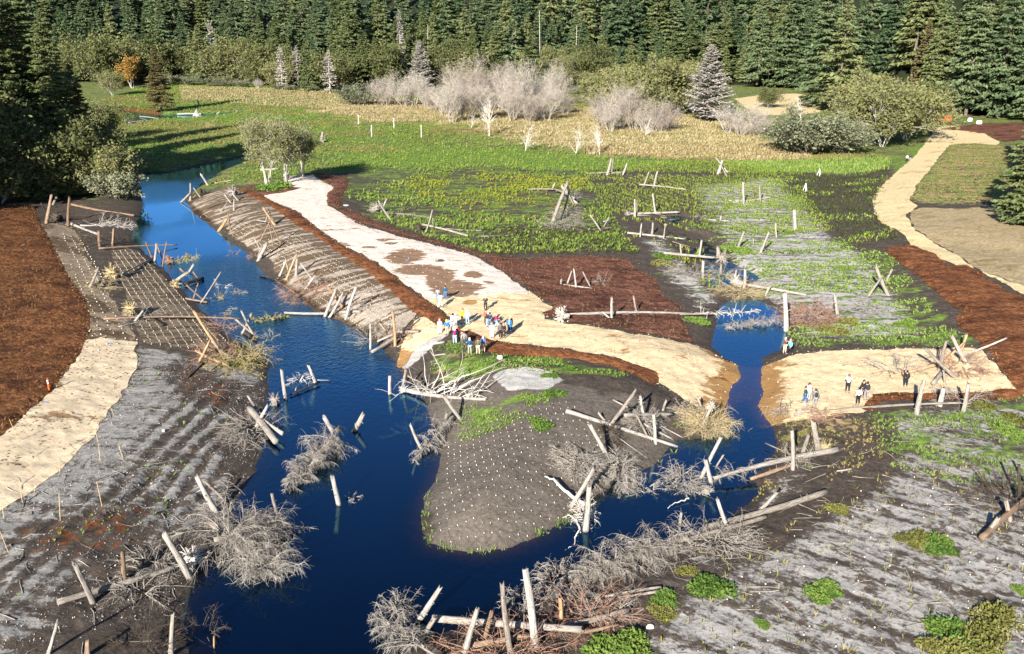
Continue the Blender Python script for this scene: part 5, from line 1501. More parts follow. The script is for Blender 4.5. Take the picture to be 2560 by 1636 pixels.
# grey dead conifers
T('dead0', 'o', 1662, 285, 105, 'broad grey dead conifer standing alone at the meadow edge', name='dead_conifer', sx=1.5)
T('dead1', 'o', 945, 205, 22, 'tall narrow grey dead conifer at the forest edge', name='dead_conifer')
T('dead0', 'o', 990, 218, 95, 'broad brownish dead conifer beside the tall grey one', name='dead_conifer', rz=1, sx=1.2)
T('dead2', 'o', 1160, 185, 112, 'small pale dead conifer poking above the pink thicket', name='dead_conifer', depth=15)
T('dead2', 'o', 777, 222, 118, 'grey dead conifer left of the grey green thicket', name='dead_conifer', rz=2, sx=1.4)
T('dead2', 'o', 505, 195, 48, 'pale grey conifer on the left of the forest edge', name='dead_conifer', rz=1)
T('dead2', 'o', 665, 212, 105, 'grey lichened conifer at the left forest edge', name='dead_conifer', rz=3)
# forest edge broadleaves, left half
for i, (x, yb, yt, k, lab) in enumerate([
    (245, 205, 75, 'olive0', 'olive broadleaf tree behind the leaning alder'),
    (265, 225, 165, 'alder0', 'small olive alder with leaning white trunks'),
    (450, 192, 108, 'olive1', 'olive tree right of the dark meadow spruce'),
    (560, 198, 85, 'alder1', 'pale olive tree left of the grey lichened conifer'),
    (610, 203, 95, 'olive0', 'olive tree at the left forest edge, left of the grey lichened conifer'),
    (725, 215, 90, 'mid1', 'olive conifer left of the grey dead conifer'),
    (850, 190, 80, 'mid2', 'olive conifer behind the grey green thicket'),
    (1060, 190, 95, 'olive1', 'olive tree behind the pink thicket, left one'),
    (1110, 190, 75, 'mid3', 'olive conifer behind the pink thicket, right one'),
    (1330, 215, 120, 'alder2', 'pale barked alder behind the white thicket'),
    (1290, 210, 105, 'olive0', 'olive tree behind the white thicket')]):
    T(k, 'o', x, yb, yt, lab, name='conifer' if k.startswith('mid') else 'broadleaf_tree', rz=i * 1.1)
T('gold', 'o', 312, 208, 132, 'small orange autumn tree at the left forest edge', name='broadleaf_tree')
T('near1', 'o', 380, 262, 105, 'dark olive spruce standing in the left meadow', name='conifer', sx=1.25)
for i, (x, yb, yt, k) in enumerate([(1460, 262, 150, 'alder0'), (1530, 278, 128, 'alder1'), (1590, 270, 140, 'alder2'), (1400, 250, 165, 'alder1'), (1500, 255, 130, 'olive1')]):
    T(k, 'o', x, yb, yt, ['leftmost but one', 'central', 'rightmost', 'leftmost', 'rear'][i] + ' yellow green alder of the clump behind the white saplings', name='broadleaf_tree', rz=i * 1.7, group='yellow green alders', sx=1.2)
# right side alders and willows
for i, (x, yb, yt, k, lab) in enumerate([
    (2075, 345, 185, 'alder0', 'large alder with pale leaning stems left of the trail'),
    (2130, 330, 180, 'alder2', 'alder beside the trail bend, right of the pale stemmed alder'),
    (2020, 300, 165, 'alder1', 'alder behind the grey willow bush'),
    (1945, 245, 150, 'olive0', 'olive broadleaf tree right of the sand clearing'),
    (1810, 255, 205, 'olive1', 'small round yellow green tree in front of the sand clearing'),
    (2170, 300, 190, 'olive0', 'dark olive tree shading the trail')]):
    T(k, 'o', x, yb, yt, lab, name='broadleaf_tree', rz=i * .9, sx=1.25)
for i, (x, yb, yt, k, lab) in enumerate([
    (1900, 362, 245, 'willow0', 'big round grey green willow bush left of the alders'),
    (1965, 360, 270, 'willow1', 'grey green willow bush under the alders'),
    (1860, 350, 290, 'willow1', 'low willow bush left of the big round one'),
    (830, 250, 192, 'willow0', 'green grey willow bush at the left end of the grey thicket')]):
    T(k, 'o', x, yb, yt, lab, name='willow_bush', cat='bush', rz=i, sx=1.35)
thick = [(885, 247, 188, 'thicket0'), (930, 248, 185, 'thicket1'), (975, 250, 182, 'thicket2'), (1065, 290, 185, 'thicket1'), (1125, 265, 165, 'pink0'), (1165, 260, 160, 'pink1'), (1190, 268, 172, 'pink0'), (1225, 280, 178, 'thicket0'), (1265, 278, 195, 'thicket2'),
         (1415, 300, 215, 'pink1'), (1455, 305, 212, 'thicket0'), (1490, 308, 220, 'pink0'), (1540, 312, 235, 'pink1'), (1575, 308, 245, 'pink0'), (1710, 315, 262, 'thicket2'), (1760, 318, 258, 'thicket0'), (1800, 320, 262, 'thicket1'), (1080, 255, 175, 'pink1'), (1310, 250, 165, 'thicket1'), (1980, 290, 240, 'thicket2')]
tw_l = ['leftmost bare grey thicket bush beside the willow', 'second bare grey thicket bush from the willow', 'third bare grey thicket bush from the willow', 'pale bare bush with a dark foot in the middle of the meadow edge',
        'bare pinkish bush behind the tallest white sapling', 'tallest bare pinkish bush of the central thicket', 'bare pinkish bush left of the white thicket', 'bare white bush in the centre of the thicket', 'bare white bush at the right end of the central thicket',
        'leftmost bare bush of the right meadow thicket', 'second bare bush of the right meadow thicket', 'middle bare pinkish bush of the right meadow thicket', 'fourth bare bush of the right meadow thicket', 'rightmost bare bush of the right meadow thicket',
        'low bare bush right of the broad dead conifer', 'low bare bush midway between dead conifer and willow', 'low bare bush left of the grey willow', 'bare pinkish bush at the left of the central thicket', 'bare white branched bush before the alders', 'bare grey bush behind the right alders']
for i, (x, yb, yt, k) in enumerate(thick):
    T(k, 'o', x, yb, yb - (yb - yt) * (1.2 + .35 * ((i * 37) % 10) / 10), tw_l[i], name='bare_bush', cat='bush', rz=i * .8, sx=1.2 if yt > 250 else 1.0, group='bare thicket bushes')
fill = sorted([(1020, 262, 185), (1045, 275, 195), (1095, 285, 185), (1145, 282, 180), (1205, 285, 185), (1245, 290, 195), (1285, 285, 200), (1330, 270, 195), (860, 249, 195), (905, 251, 188), (1000, 253, 190), (1435, 310, 235), (1515, 312, 240), (1740, 321, 272), (1780, 322, 272), (950, 252, 186), (1560, 312, 245)])
for i, ((x, yb, yt), t_) in enumerate(zip(fill, ordinals(len(fill)))):
    T(('thicket0', 'pink0', 'thicket2', 'thicket1', 'pink1')[i % 5], 'o', x, yb, yt, t_ + ' low bare bush filling the gaps of the meadow thicket', name='bare_bush', cat='bush', rz=i * 1.9, sx=1.25, group='bare thicket bushes')
for i, (x, yb, yt, lab) in enumerate([
    (1150, 322, 222, 'tallest white bare sapling on the meadow edge'), (1236, 356, 278, 'white bare sapling second from left in the front row'), (1353, 364, 288, 'white bare sapling in the middle of the meadow'),
    (1411, 364, 290, 'white bare sapling fourth from left'), (1519, 322, 265, 'white bare sapling before the right thicket'), (1108, 302, 262, 'small white bare sapling left of the tallest one'), (1885, 285, 225, 'white bare tree behind the willow bush')]):
    T(f'white{i % 3}', 'o', x, yb, yt, lab, name='bare_sapling', cat='tree', rz=i * 2.2, group='white bare saplings', sx=1.0)
# thin bleached snags standing in the forest
for i, (f_, x, yb, yt, lab) in enumerate([('a', 1405, 560, 460, 'short leaning white snag at the left forest edge'), ('b', 502, 450, 220, 'bleached snag right of the tall grey dead conifer'), ('b', 618, 400, 178, 'second bleached snag right of the tall grey dead conifer'), ('b', 1226, 330, 150, 'bleached snag above the white thicket'),
    ('b', 1398, 300, 78, 'tall bleached snag above the left alders'), ('b', 1652, 440, 180, 'bleached snag above the alder clump'), ('b', 1322, 660, 500, 'white snag in the middle of the thicket'), ('c', 618, 600, 300, 'pale bare trunk beside the sand clearing'), ('c', 790, 560, 430, 'short pale trunk right of the sand clearing')]):
    b_ = gp(f_, x, yb)
    if yb < 450:
        d_ = ray(f_, x, 560); yy = 400.0
        for _ in range(20): yy = float(np.interp(d_[0] / d_[1] * yy, FEDGE[:, 0], FEDGE[:, 1])) + 3 + 4 * (i % 3)
        b_ = np.array([d_[0] / d_[1] * yy, yy, float(hz(d_[0] / d_[1] * yy, yy)) - .3])
    tp = stand_top(f_, b_, x + (4 if i % 2 else -4), yt)
    me = log_mesh('trunk', b_, tp, .30, .10, np.random.default_rng(900 + i), 1.5, .01)
    add('snag', me, M_GREY_TRUNK, label=lab, cat='snag', group='bleached forest snags', loc=b_)
# the multi-stem tree at the head of the path
T('multi', 'o', 628, 438, 252, 'tallest multi-stem olive tree at the head of the pale path, left one', name='broadleaf_tree', rz=.5, sx=1.0)
T('multi', 'o', 672, 432, 268, 'multi-stem olive tree at the head of the pale path, middle one', name='broadleaf_tree', rz=2.6, sx=1.1)
T('multi', 'o', 712, 418, 290, 'smaller olive tree right behind the multi-stem trees', name='broadleaf_tree', rz=4.0, sx=1.1)
# left wood
T('near0', 'o', 95, 440, -90, 'huge dark spruce of the left wood', name='conifer', sx=1.1)
T('near1', 'o', -10, 420, -60, 'rusty spruce at the left frame edge', name='conifer', rz=1.2, sx=1.1)
T('near0', 'o', 200, 415, 150, 'dark conifer at the right side of the left wood', name='conifer', rz=2.4, sx=.9)
for i, (x, yb, yt, k, lab) in enumerate([
    (30, 470, 215, 'olive0', 'sunlit olive tree at the left frame edge'), (130, 462, 260, 'olive1', 'shaded olive tree below the huge spruce'), (200, 455, 330, 'alder1', 'leafy alder at the left river edge'), (262, 462, 330, 'alder0', 'grey green alder overhanging the river'),
    (-60, 480, 200, 'olive1', 'olive tree just left of the frame edge'), (245, 330, 225, 'alder2', 'olive alder behind the left wood'), (225, 395, 255, 'olive0', 'dark tree on the far river bank of the left wood'), (75, 472, 300, 'near2', 'dense young spruce at the foot of the left wood'), (165, 462, 310, 'near2', 'dense young spruce above the upper left jam')]):
    T(k, 'o', x, yb, yt, lab, name='broadleaf_tree', rz=i * 1.3, sx=1.15)
for i, (x, yb, yt, k, w_, lab) in enumerate([
    (20, 455, -40, 'near0', 1.2, 'dark spruce filling the left wood near the frame edge'), (160, 445, 20, 'near0', 1.1, 'dark spruce in the heart of the left wood'), (215, 440, 190, 'near1', 1.1, 'dark brown spruce nearest the river in the left wood'), (-130, 500, -60, 'near0', 1.3, 'unseen spruce added outside the left frame edge to cast shade'), (60, 380, -20, 'near1', 1.1, 'rusty spruce behind the left wood')]):  # the spruce outside the frame is unseen, added to shade the wood
    T(k, 'o', x, yb, yt, lab, name='conifer', rz=i * 1.9, sx=w_, group='spruces of the left wood')
for i, (x, yb, yt, k, lab) in enumerate([
    (255, 440, 300, 'olive0', 'dark alder at the river edge below the left wood'), (110, 470, 300, 'olive1', 'olive tree in the middle of the left wood front'), (0, 478, 330, 'alder1', 'olive bush tree at the left frame edge front'), (270, 425, 345, 'willow1', 'grey willow at the shaded river corner'), (225, 450, 330, 'near2', 'young dark spruce nearest the shaded river corner'), (120, 470, 340, 'near2', 'young dark spruce left of the upper jam')]):
    T(k, 'o', x, yb, yt, lab, name='broadleaf_tree', rz=i * 2.3, sx=1.3)
# mixed trees filling the forest edge
MIX = {}
mix_k = ['olive0', 'olive1', 'alder1', 'mid0', 'mid1', 'alder2', 'mid2', 'dead2', 'mid3', 'olive0']
for i in range(46):
    x = 180 + i * 33 + rt.uniform(-14, 14)
    if 1640 < x < 1720: continue
    yb = np.interp(x, [0, 440, 780, 1100, 1500, 1740], [200, 196, 214, 214, 214, 204]) - rt.uniform(0, 6)
    k = mix_k[(i * 7 + i // 3) % len(mix_k)]
    hgt = rt.uniform(55, 115) if not k.startswith('mid') else rt.uniform(85, 140)
    kind = {'o': 'olive broadleaf tree', 'a': 'pale stemmed alder', 'm': 'olive conifer', 'd': 'grey dead conifer'}[k[0]]
    MIX.setdefault(kind, []).append(T(k, 'o', x, yb, yb - hgt, 'x', name={'o': 'broadleaf_tree', 'a': 'broadleaf_tree', 'm': 'conifer', 'd': 'dead_conifer'}[k[0]], rz=i * 1.7, sx=1.25, group='mixed forest edge: ' + kind))
for i in range(34):
    x = 420 + i * 38 + rt.uniform(-16, 16)
    yb = np.interp(x, [400, 780, 1000, 1300, 1740], [198, 218, 222, 222, 212])
    k = rt.choice(['willow0', 'willow1', 'thicket1', 'willow0'])
    MIX.setdefault('bare grey bush' if k[0] == 't' else 'low grey willow', []).append(T(k, 'o', x, yb, yb - rt.uniform(14, 30), 'x', name='willow_bush', cat='bush', rz=i, sx=1.7, group='low bushes at the forest foot'))
for kind, ls in MIX.items():
    for o, t in zip(ls, ordinals(len(ls))):
        o['label'] = t + ' ' + kind + (' along the foot of the forest' if 'low' in kind or 'bare' in kind else ' in the mixed edge of the hillside forest')

T('willow0', 'o', 290, 470, 385, 'sunlit willow bush leaning over the river', name='willow_bush', cat='bush', sx=1.2)
# right frame edge
T('near2', 'o', 2418, 528, 215, 'dark dense conifer at the right frame edge by the green lawn', name='conifer', sx=1.15)
T('near1', 'o', 2450, 430, 110, 'rusty conifer at the right frame edge above the lawn', name='conifer', rz=2.0, sx=1.1)
T('near2', 'o', 2520, 545, 250, 'dark conifer just outside the right frame edge', name='conifer', rz=1.0, sx=1.2)


# ------------------------------------------------------------------ low round shrubs on the flats
def shrub_mesh(seed, n, flat=.55, ls=.09):
    rng = np.random.default_rng(seed)
    d = unit(rng.normal(size=(n, 3))); d[:, 2] = np.abs(d[:, 2])
    lump = 1 + .35 * (vnoise(d[:, 0] * 2.5 + 5, d[:, 1] * 2.5 + d[:, 2] * 2, seed) - .5)
    nb = 9; a = rng.uniform(0, 6.28, nb); bc = np.stack([np.cos(a), np.sin(a), np.zeros(nb)], -1) * (rng.random((nb, 1)) ** .5 * .62)
    br = rng.uniform(.28, .6, nb) * (1 - .3 * np.linalg.norm(bc, axis=1)); bi = rng.integers(0, nb, n)
    C = bc[bi] + d * (rng.random((n, 1)) ** .35) * lump[:, None] * br[bi][:, None] * np.array([1, 1, flat * 1.5])
    C[:, 2] *= rng.uniform(.6, 1.15, nb)[bi]
    U = unit(d * .7 + rng.normal(size=(n, 3)) * .6 + np.array([0, 0, .4])) * ls * rng.uniform(.5, 1.2, (n, 1))
    W = unit(np.cross(U, rng.normal(size=(n, 3)))) * np.linalg.norm(U, axis=1, keepdims=True) * .45
    return rhombs(C, U, W)


SH = []
for i in range(3):
    me = np_mesh('shrub', *shrub_mesh(500 + i, 2600)); me.materials.append(LEAF['bush']); SH.append(me)
for i in range(2):
    me = np_mesh('shrub', *shrub_mesh(510 + i, 2200, .6, .085)); me.materials.append(LEAF['bushy']); SH.append(me)


def shrub(f, x, y, w, label, k=0, hk=.62):
    p = gp(f, x, y)
    r = px2m(f, w, p) / 2
    o = add('shrub', SH[k], None, label=label, cat='shrub', group='low shrubs', loc=(p[0], p[1] + r * .3, p[2] - r * .05))
    r *= 1.32; o.scale = (r, r * 1.0, r * hk / .55 * .7); o.rotation_euler = (0, 0, x * .7)
    return o


for a in [('i', 1125, 265, 155, 'round bright green shrub on the peninsula mound', 0), ('i', 1200, 90, 125, 'green shrub right of the pale silt patch', 1), ('e', 1470, 1375, 110, 'small green shrub above the pale silt patch', 2),
          ('j', 900, 745, 135, 'yellow green shrub above the lower right silt', 3), ('j', 1310, 915, 190, 'left half of the double green shrub on the lower right silt', 3), ('j', 1465, 955, 210, 'right half of the double green shrub on the lower right silt', 0),
          ('j', 185, 1195, 240, 'wide green shrub beside the lower shore brush', 1), ('j', 820, 1215, 210, 'green shrub with dark edge in the lower right silt', 2), ('j', 470, 1382, 95, 'small green shrub near the bottom edge', 0),
          ('j', 1530, 1450, 270, 'large green shrub at the bottom right', 1), ('j', 1800, 1390, 300, 'wide olive shrub in the bottom right corner', 4), ('j', 1480, 1540, 260, 'yellow shrub cut by the bottom edge at the right', 3), ('j', 1720, 1500, 260, 'green olive shrub cut by the bottom edge', 4), ('i', 1560, 1530, 330, 'big green shrub right of the front log jam', 2), ('i', 1830, 1250, 160, 'green shrub on the shore above the front jam', 1), ('i', 1815, 1340, 170, 'olive shrub on the shore right of the front jam', 3),
          ('j', 40, 1090, 120, 'brownish shrub under the shore brush', 4), ('j', 1700, 160, 130, 'brown green shrub behind the right shore posts', 4), ('j', 1870, 310, 170, 'bright green shrub at the right frame edge', 0), ('j', 1900, 240, 150, 'olive shrub above the bright one at the right frame edge', 4), ('j', 1930, 1190, 120, 'green shrub at the right frame edge near the bottom', 0),
          ('g', 1190, 1000, 165, 'yellow green cushion right of the pink brush', 3), ('g', 1590, 1020, 170, 'green cushion left of the wide mulch bed', 0), ('g', 1140, 625, 120, 'green cushion on the pale marsh', 0), ('g', 768, 380, 90, 'small green cushion below the lone silt post', 0), ('g', 352, 170, 50, 'tiny green cushion by the upper silt frame', 1),
          ('g', 130, 1000, 180, 'green cushion left of the ford pool', 0), ('g', 1080, 1075, 190, 'brown cushion above the right end of the path', 4), ('n', 1010, 1160, 250, 'green cushion on the creek bank', 1), ('n', 1000, 1240, 260, 'olive cushion on the creek bank below the green one', 3), ('n', 1880, 1090, 300, 'green cushion right of the creek', 0), ('g', 330, 480, 110, 'fresh grass cushion at the creek bend', 1),
          ('k', 1330, 215, 420, 'low green bush under the multi-stem tree', 0), ('e', 1600, 1330, 90, 'dark green shrub in the grass below the curved mulch', 1), ('o', 570, 860, 60, 'yellowing shrub on the lower left bank', 3)]:
    shrub(*a)
# ------------------------------------------------------------------ people
def skin_mesh(name, pts, edges, radii, root, sub=1):
    me = bpy.data.meshes.new(name + '_g')
    me.from_pydata(pts, edges, [])
    o = bpy.data.objects.new(name + '_g', me); COL.objects.link(o)
    o.modifiers.new('s', 'SKIN'); me.skin_vertices[0].data
    for i, r in enumerate(radii):
        me.skin_vertices[0].data[i].radius = (r, r) if not isinstance(r, tuple) else r
        me.skin_vertices[0].data[i].use_root = (i == root)
    s = o.modifiers.new('u', 'SUBSURF'); s.levels = sub; s.render_levels = sub
    dg = bpy.context.evaluated_depsgraph_get(); dg.update()
    m2 = bpy.data.meshes.new_from_object(o.evaluated_get(dg))
    m2.name = name
    bpy.data.objects.remove(o); bpy.data.meshes.remove(me)
    smooth(m2)
    return m2


def pose(kind):
    """joints of a 1.72 m figure facing -Y"""
    J = dict(pel=(0, 0, .93), belly=(0, 0, 1.08), chest=(0, .0, 1.28), neck=(0, 0, 1.46), head=(0, -.02, 1.58), top=(0, -.01, 1.66))
    for s, n in ((-1, 'l'), (1, 'r')):
        J['sh' + n] = (s * .19, 0, 1.40); J['el' + n] = (s * .25, .03, 1.12); J['wr' + n] = (s * .24, -.06, .90); J['ha' + n] = (s * .23, -.09, .82)
        J['hip' + n] = (s * .10, 0, .88); J['kn' + n] = (s * .12, -.02, .49); J['an' + n] = (s * .13, .02, .09); J['to' + n] = (s * .15, -.15, .04)
    if kind == 'phone':
        for s, n in ((-1, 'l'), (1, 'r')):
            J['el' + n] = (s * .26, -.10, 1.20); J['wr' + n] = (s * .10, -.30, 1.38); J['ha' + n] = (s * .04, -.34, 1.44)
    if kind == 'pockets':
        for s, n in ((-1, 'l'), (1, 'r')):
            J['el' + n] = (s * .31, .06, 1.14); J['wr' + n] = (s * .19, -.02, .95); J['ha' + n] = (s * .17, -.04, .90)
    if kind == 'wave':
        J['elr'] = (.30, -.05, 1.55); J['wrr'] = (.27, -.08, 1.80); J['har'] = (.26, -.09, 1.90)
    if kind == 'walk':
        J['knl'] = (-.11, -.20, .52); J['anl'] = (-.12, -.24, .11); J['tol'] = (-.13, -.40, .06)
        J['knr'] = (.11, .08, .49); J['anr'] = (.12, .32, .12); J['tor'] = (.13, .20, .03)
        J['wrl'] = (-.24, .14, .94); J['hal'] = (-.23, .16, .87); J['wrr'] = (.24, -.20, .96); J['har'] = (.23, -.25, .90)
    if kind == 'bend':
        J.update(belly=(0, -.08, 1.05), chest=(0, -.26, 1.17), neck=(0, -.42, 1.25), head=(0, -.53, 1.30), top=(0, -.61, 1.31), pel=(0, .04, .92))
        for s, n in ((-1, 'l'), (1, 'r')):
            J['sh' + n] = (s * .18, -.36, 1.22); J['el' + n] = (s * .22, -.42, .95); J['wr' + n] = (s * .16, -.52, .74); J['ha' + n] = (s * .14, -.55, .66)
    if kind == 'crouch':
        J.update(pel=(0, .12, .40), belly=(0, .06, .54), chest=(0, -.04, .72), neck=(0, -.12, .88), head=(0, -.17, 1.0), top=(0, -.18, 1.08))
        for s, n in ((-1, 'l'), (1, 'r')):
            J['sh' + n] = (s * .18, -.08, .83); J['el' + n] = (s * .24, -.22, .62); J['wr' + n] = (s * .14, -.36, .52); J['ha' + n] = (s * .10, -.41, .50)
            J['hip' + n] = (s * .11, .10, .38); J['kn' + n] = (s * .15, -.22, .44); J['an' + n] = (s * .14, -.02, .09); J['to' + n] = (s * .15, -.18, .04)
    return J


def figure(kind):
    J = pose(kind)
    V = lambda a: np.array(J[a])
    names = list(J)

    def graph(nodes, edges, rad, root):
        pts = [tuple(J[n]) if isinstance(n, str) else tuple(n) for n in nodes]
        ix = {n: i for i, n in enumerate(nodes) if isinstance(n, str)}
        return pts, [(ix[a], ix[b]) for a, b in edges], [rad[n] for n in nodes], ix[root]

    # body: one continuous figure
    nodes = ['pel', 'belly', 'chest', 'neck', 'head', 'top']
    ed = [('pel', 'belly'), ('belly', 'chest'), ('chest', 'neck'), ('neck', 'head'), ('head', 'top')]
    rad = dict(pel=.13, belly=.125, chest=.14, neck=.055, head=.10, top=.075)
    for n in 'lr':
        nodes += ['sh' + n, 'el' + n, 'wr' + n, 'ha' + n, 'hip' + n, 'kn' + n, 'an' + n, 'to' + n]
        ed += [('chest', 'sh' + n), ('sh' + n, 'el' + n), ('el' + n, 'wr' + n), ('wr' + n, 'ha' + n), ('pel', 'hip' + n), ('hip' + n, 'kn' + n), ('kn' + n, 'an' + n), ('an' + n, 'to' + n)]
        rad.update({'sh' + n: .065, 'el' + n: .042, 'wr' + n: .03, 'ha' + n: .038, 'hip' + n: .085, 'kn' + n: .058, 'an' + n: .042, 'to' + n: .035})
    body = skin_mesh('body', *graph(nodes, ed, rad, 'pel'))
    # five fingers on each hand, thumb from the side
    fp, fr = [], []
    for n, s in (('l', -1), ('r', 1)):
        h = V('ha' + n); d = unit(h - V('wr' + n)); sd = unit(np.cross(d, [0, 1, .2]))
        for q in range(5):
            off = sd * (q - 1.5) * .018
            L = (.075, .085, .08, .062, .05)[q]
            if q == 4: off = sd * s * -.035 - d * .03
            dd = d if q < 4 else unit(d * .6 - sd * s * .8)
            p0 = h + off; p1 = p0 + dd * L * .6; p2 = p1 + unit(dd + np.array([0, -.5, -.2])) * L * .5
            fp.append([p0, p1, p2]); fr.append([.0095, .009, .007])
    hands = np_mesh('hands', *tubes(np.array(fp), np.array(fr), 5))
    # shirt
    lo = V('pel') + np.array([0, 0, .0])
    nodes = ['pel', 'belly', 'chest', 'nk']
    J['nk'] = tuple(V('chest') + (V('neck') - V('chest')) * .75)
    ed = [('pel', 'belly'), ('belly', 'chest'), ('chest', 'nk')]
    rad = dict(pel=.158, belly=.15, chest=.165, nk=.085)
    for n in 'lr':
        J['cf' + n] = tuple(V('el' + n) + (V('wr' + n) - V('el' + n)) * .9)
        nodes += ['sh' + n, 'el' + n, 'cf' + n]
        ed += [('chest', 'sh' + n), ('sh' + n, 'el' + n), ('el' + n, 'cf' + n)]
        rad.update({'sh' + n: .088, 'el' + n: .062, 'cf' + n: .052})
    shirt = skin_mesh('shirt', *graph(nodes, ed, rad, 'chest'))
    # trousers
    nodes = ['pel']; ed = []; rad = dict(pel=.150)
    for n in 'lr':
        J['hem' + n] = tuple(V('an' + n) + (V('kn' + n) - V('an' + n)) * .12)
        nodes += ['hip' + n, 'kn' + n, 'hem' + n]
        ed += [('pel', 'hip' + n), ('hip' + n, 'kn' + n), ('kn' + n, 'hem' + n)]
        rad.update({'hip' + n: .108, 'kn' + n: .078, 'hem' + n: .068})
    trousers = skin_mesh('trousers', *graph(nodes, ed, rad, 'pel'))
    # shoes, one mesh each
    shoes = []
    for n in 'lr':
        a, t = V('an' + n), V('to' + n)
        shoes.append(skin_mesh('shoe', [tuple(a + np.array([0, .05, -.04])), tuple(a + np.array([0, -.02, -.03])), tuple(t)], [(0, 1), (1, 2)], [.05, .055, .045], 0))
    # hair: a cap over the back and top of the head
    hd, tp = V('head'), V('top')
    up = unit(tp - hd); bk = unit(np.array([0, 1, 0]) - up * up[1])
    hair = skin_mesh('hair', [tuple(hd + bk * .055 - up * .03), tuple(hd + bk * .045 + up * .05), tuple(tp + bk * .01 + up * .005), tuple(tp - bk * .05 - up * .005)], [(0, 1), (1, 2), (2, 3)], [.07, .095, .092, .055], 1)
    # face: nose, ears, eyes and mouth
    fc, ff = [], []
    c = hd - bk * .02 + up * .01
    sd = np.cross(bk, up)
    parts = []
    for dv, r in ((-bk * .105 - up * .005, .016), (sd * .098 - up * .005, .02), (-sd * .098 - up * .005, .02)):
        P = np.array([[c + dv * .9 + up * .02, c + dv, c + dv * .95 - up * .025]]); parts.append(tubes(P, np.array([[r * .5, r, r * .6]]), 6))
    face = np_mesh('face', *join(parts))
    eyes = []
    for dv in (sd * .035, -sd * .035):
        P = np.array([[c - bk * .094 + dv + up * .03 - sd * .010, c - bk * .097 + dv + up * .03, c - bk * .094 + dv + up * .03 + sd * .010]]); eyes.append(tubes(P, np.array([[.003, .008, .003]]), 5))
    P = np.array([[c - bk * .090 - up * .048 - sd * .028, c - bk * .098 - up * .05, c - bk * .090 - up * .048 + sd * .028]]); eyes.append(tubes(P, np.array([[.004, .007, .004]]), 5))
    eyem = np_mesh('eyes_and_mouth', *join(eyes))
    # rucksack on the back
    ch, pe = V('chest'), V('pel'); ax = unit(ch - pe); b2 = unit(np.array([0, 1, 0]) - ax * ax[1])
    q = ch + b2 * .22
    pack = skin_mesh('rucksack', [tuple(q - ax * .26), tuple(q - ax * .1), tuple(q + ax * .10), tuple(q + ax * .16 - b2 * .05)], [(0, 1), (1, 2), (2, 3)], [(.13, .09), (.15, .11), (.13, .09), (.08, .06)], 1)
    return dict(body=body, hands=hands, shirt=shirt, trousers=trousers, shoes=shoes, hair=hair, face=face, eyes=eyem, pack=pack)


FIG = {k: figure(k) for k in ('stand', 'phone', 'pockets', 'wave', 'walk', 'bend', 'crouch')}
CLOTH = {}


def cloth(c):
    if c not in CLOTH:
        CLOTH[c] = plain('cloth_%02d' % len(CLOTH), c, .85, .18, 9)
    return CLOTH[c]


M_SKIN = plain('skin', (.48, .29, .21), .6, .08, 5)
M_EYE = plain('eyes_and_lips', (.06, .03, .03), .4, .1)
PEOPLE_N = 0


def person(f, x, y, kind, face_deg, shirt, legs, label, hair=(.05, .03, .02), hgt=1.72, pack=None, shoe=(.03, .028, .025)):
    """face_deg: direction the figure looks, 0 = towards the camera, 180 = away, 90 = to the right"""
    g = FIG[kind]
    p = gp(f, x, y)
    lift = .05
    k = hgt / 1.72
    e = add('person', None, None, label=label, cat='person', group='visitors on the matting', loc=(p[0], p[1], p[2] + .02))
    e.scale = (k, k, k); e.rotation_euler = (0, 0, R(face_deg))
    def ad(n, me, m, par=e):
        o = add(n, me, None, par)
        if len(me.materials) == 0: me.materials.append(m)
        o.material_slots[0].link = 'OBJECT'; o.material_slots[0].material = m
        return o
    b = ad('body', g['body'], M_SKIN)
    ad('hands', g['hands'], M_SKIN, b); ad('face', g['face'], M_SKIN, b); ad('eyes_and_mouth', g['eyes'], M_EYE, b)
    ad('shirt', g['shirt'], cloth(shirt)); ad('trousers', g['trousers'], cloth(legs))
    for s in g['shoes']: ad('shoe', s, cloth(shoe))
    ad('hair', g['hair'], cloth(hair))
    if pack: ad('rucksack', g['pack'], cloth(pack))
    return e


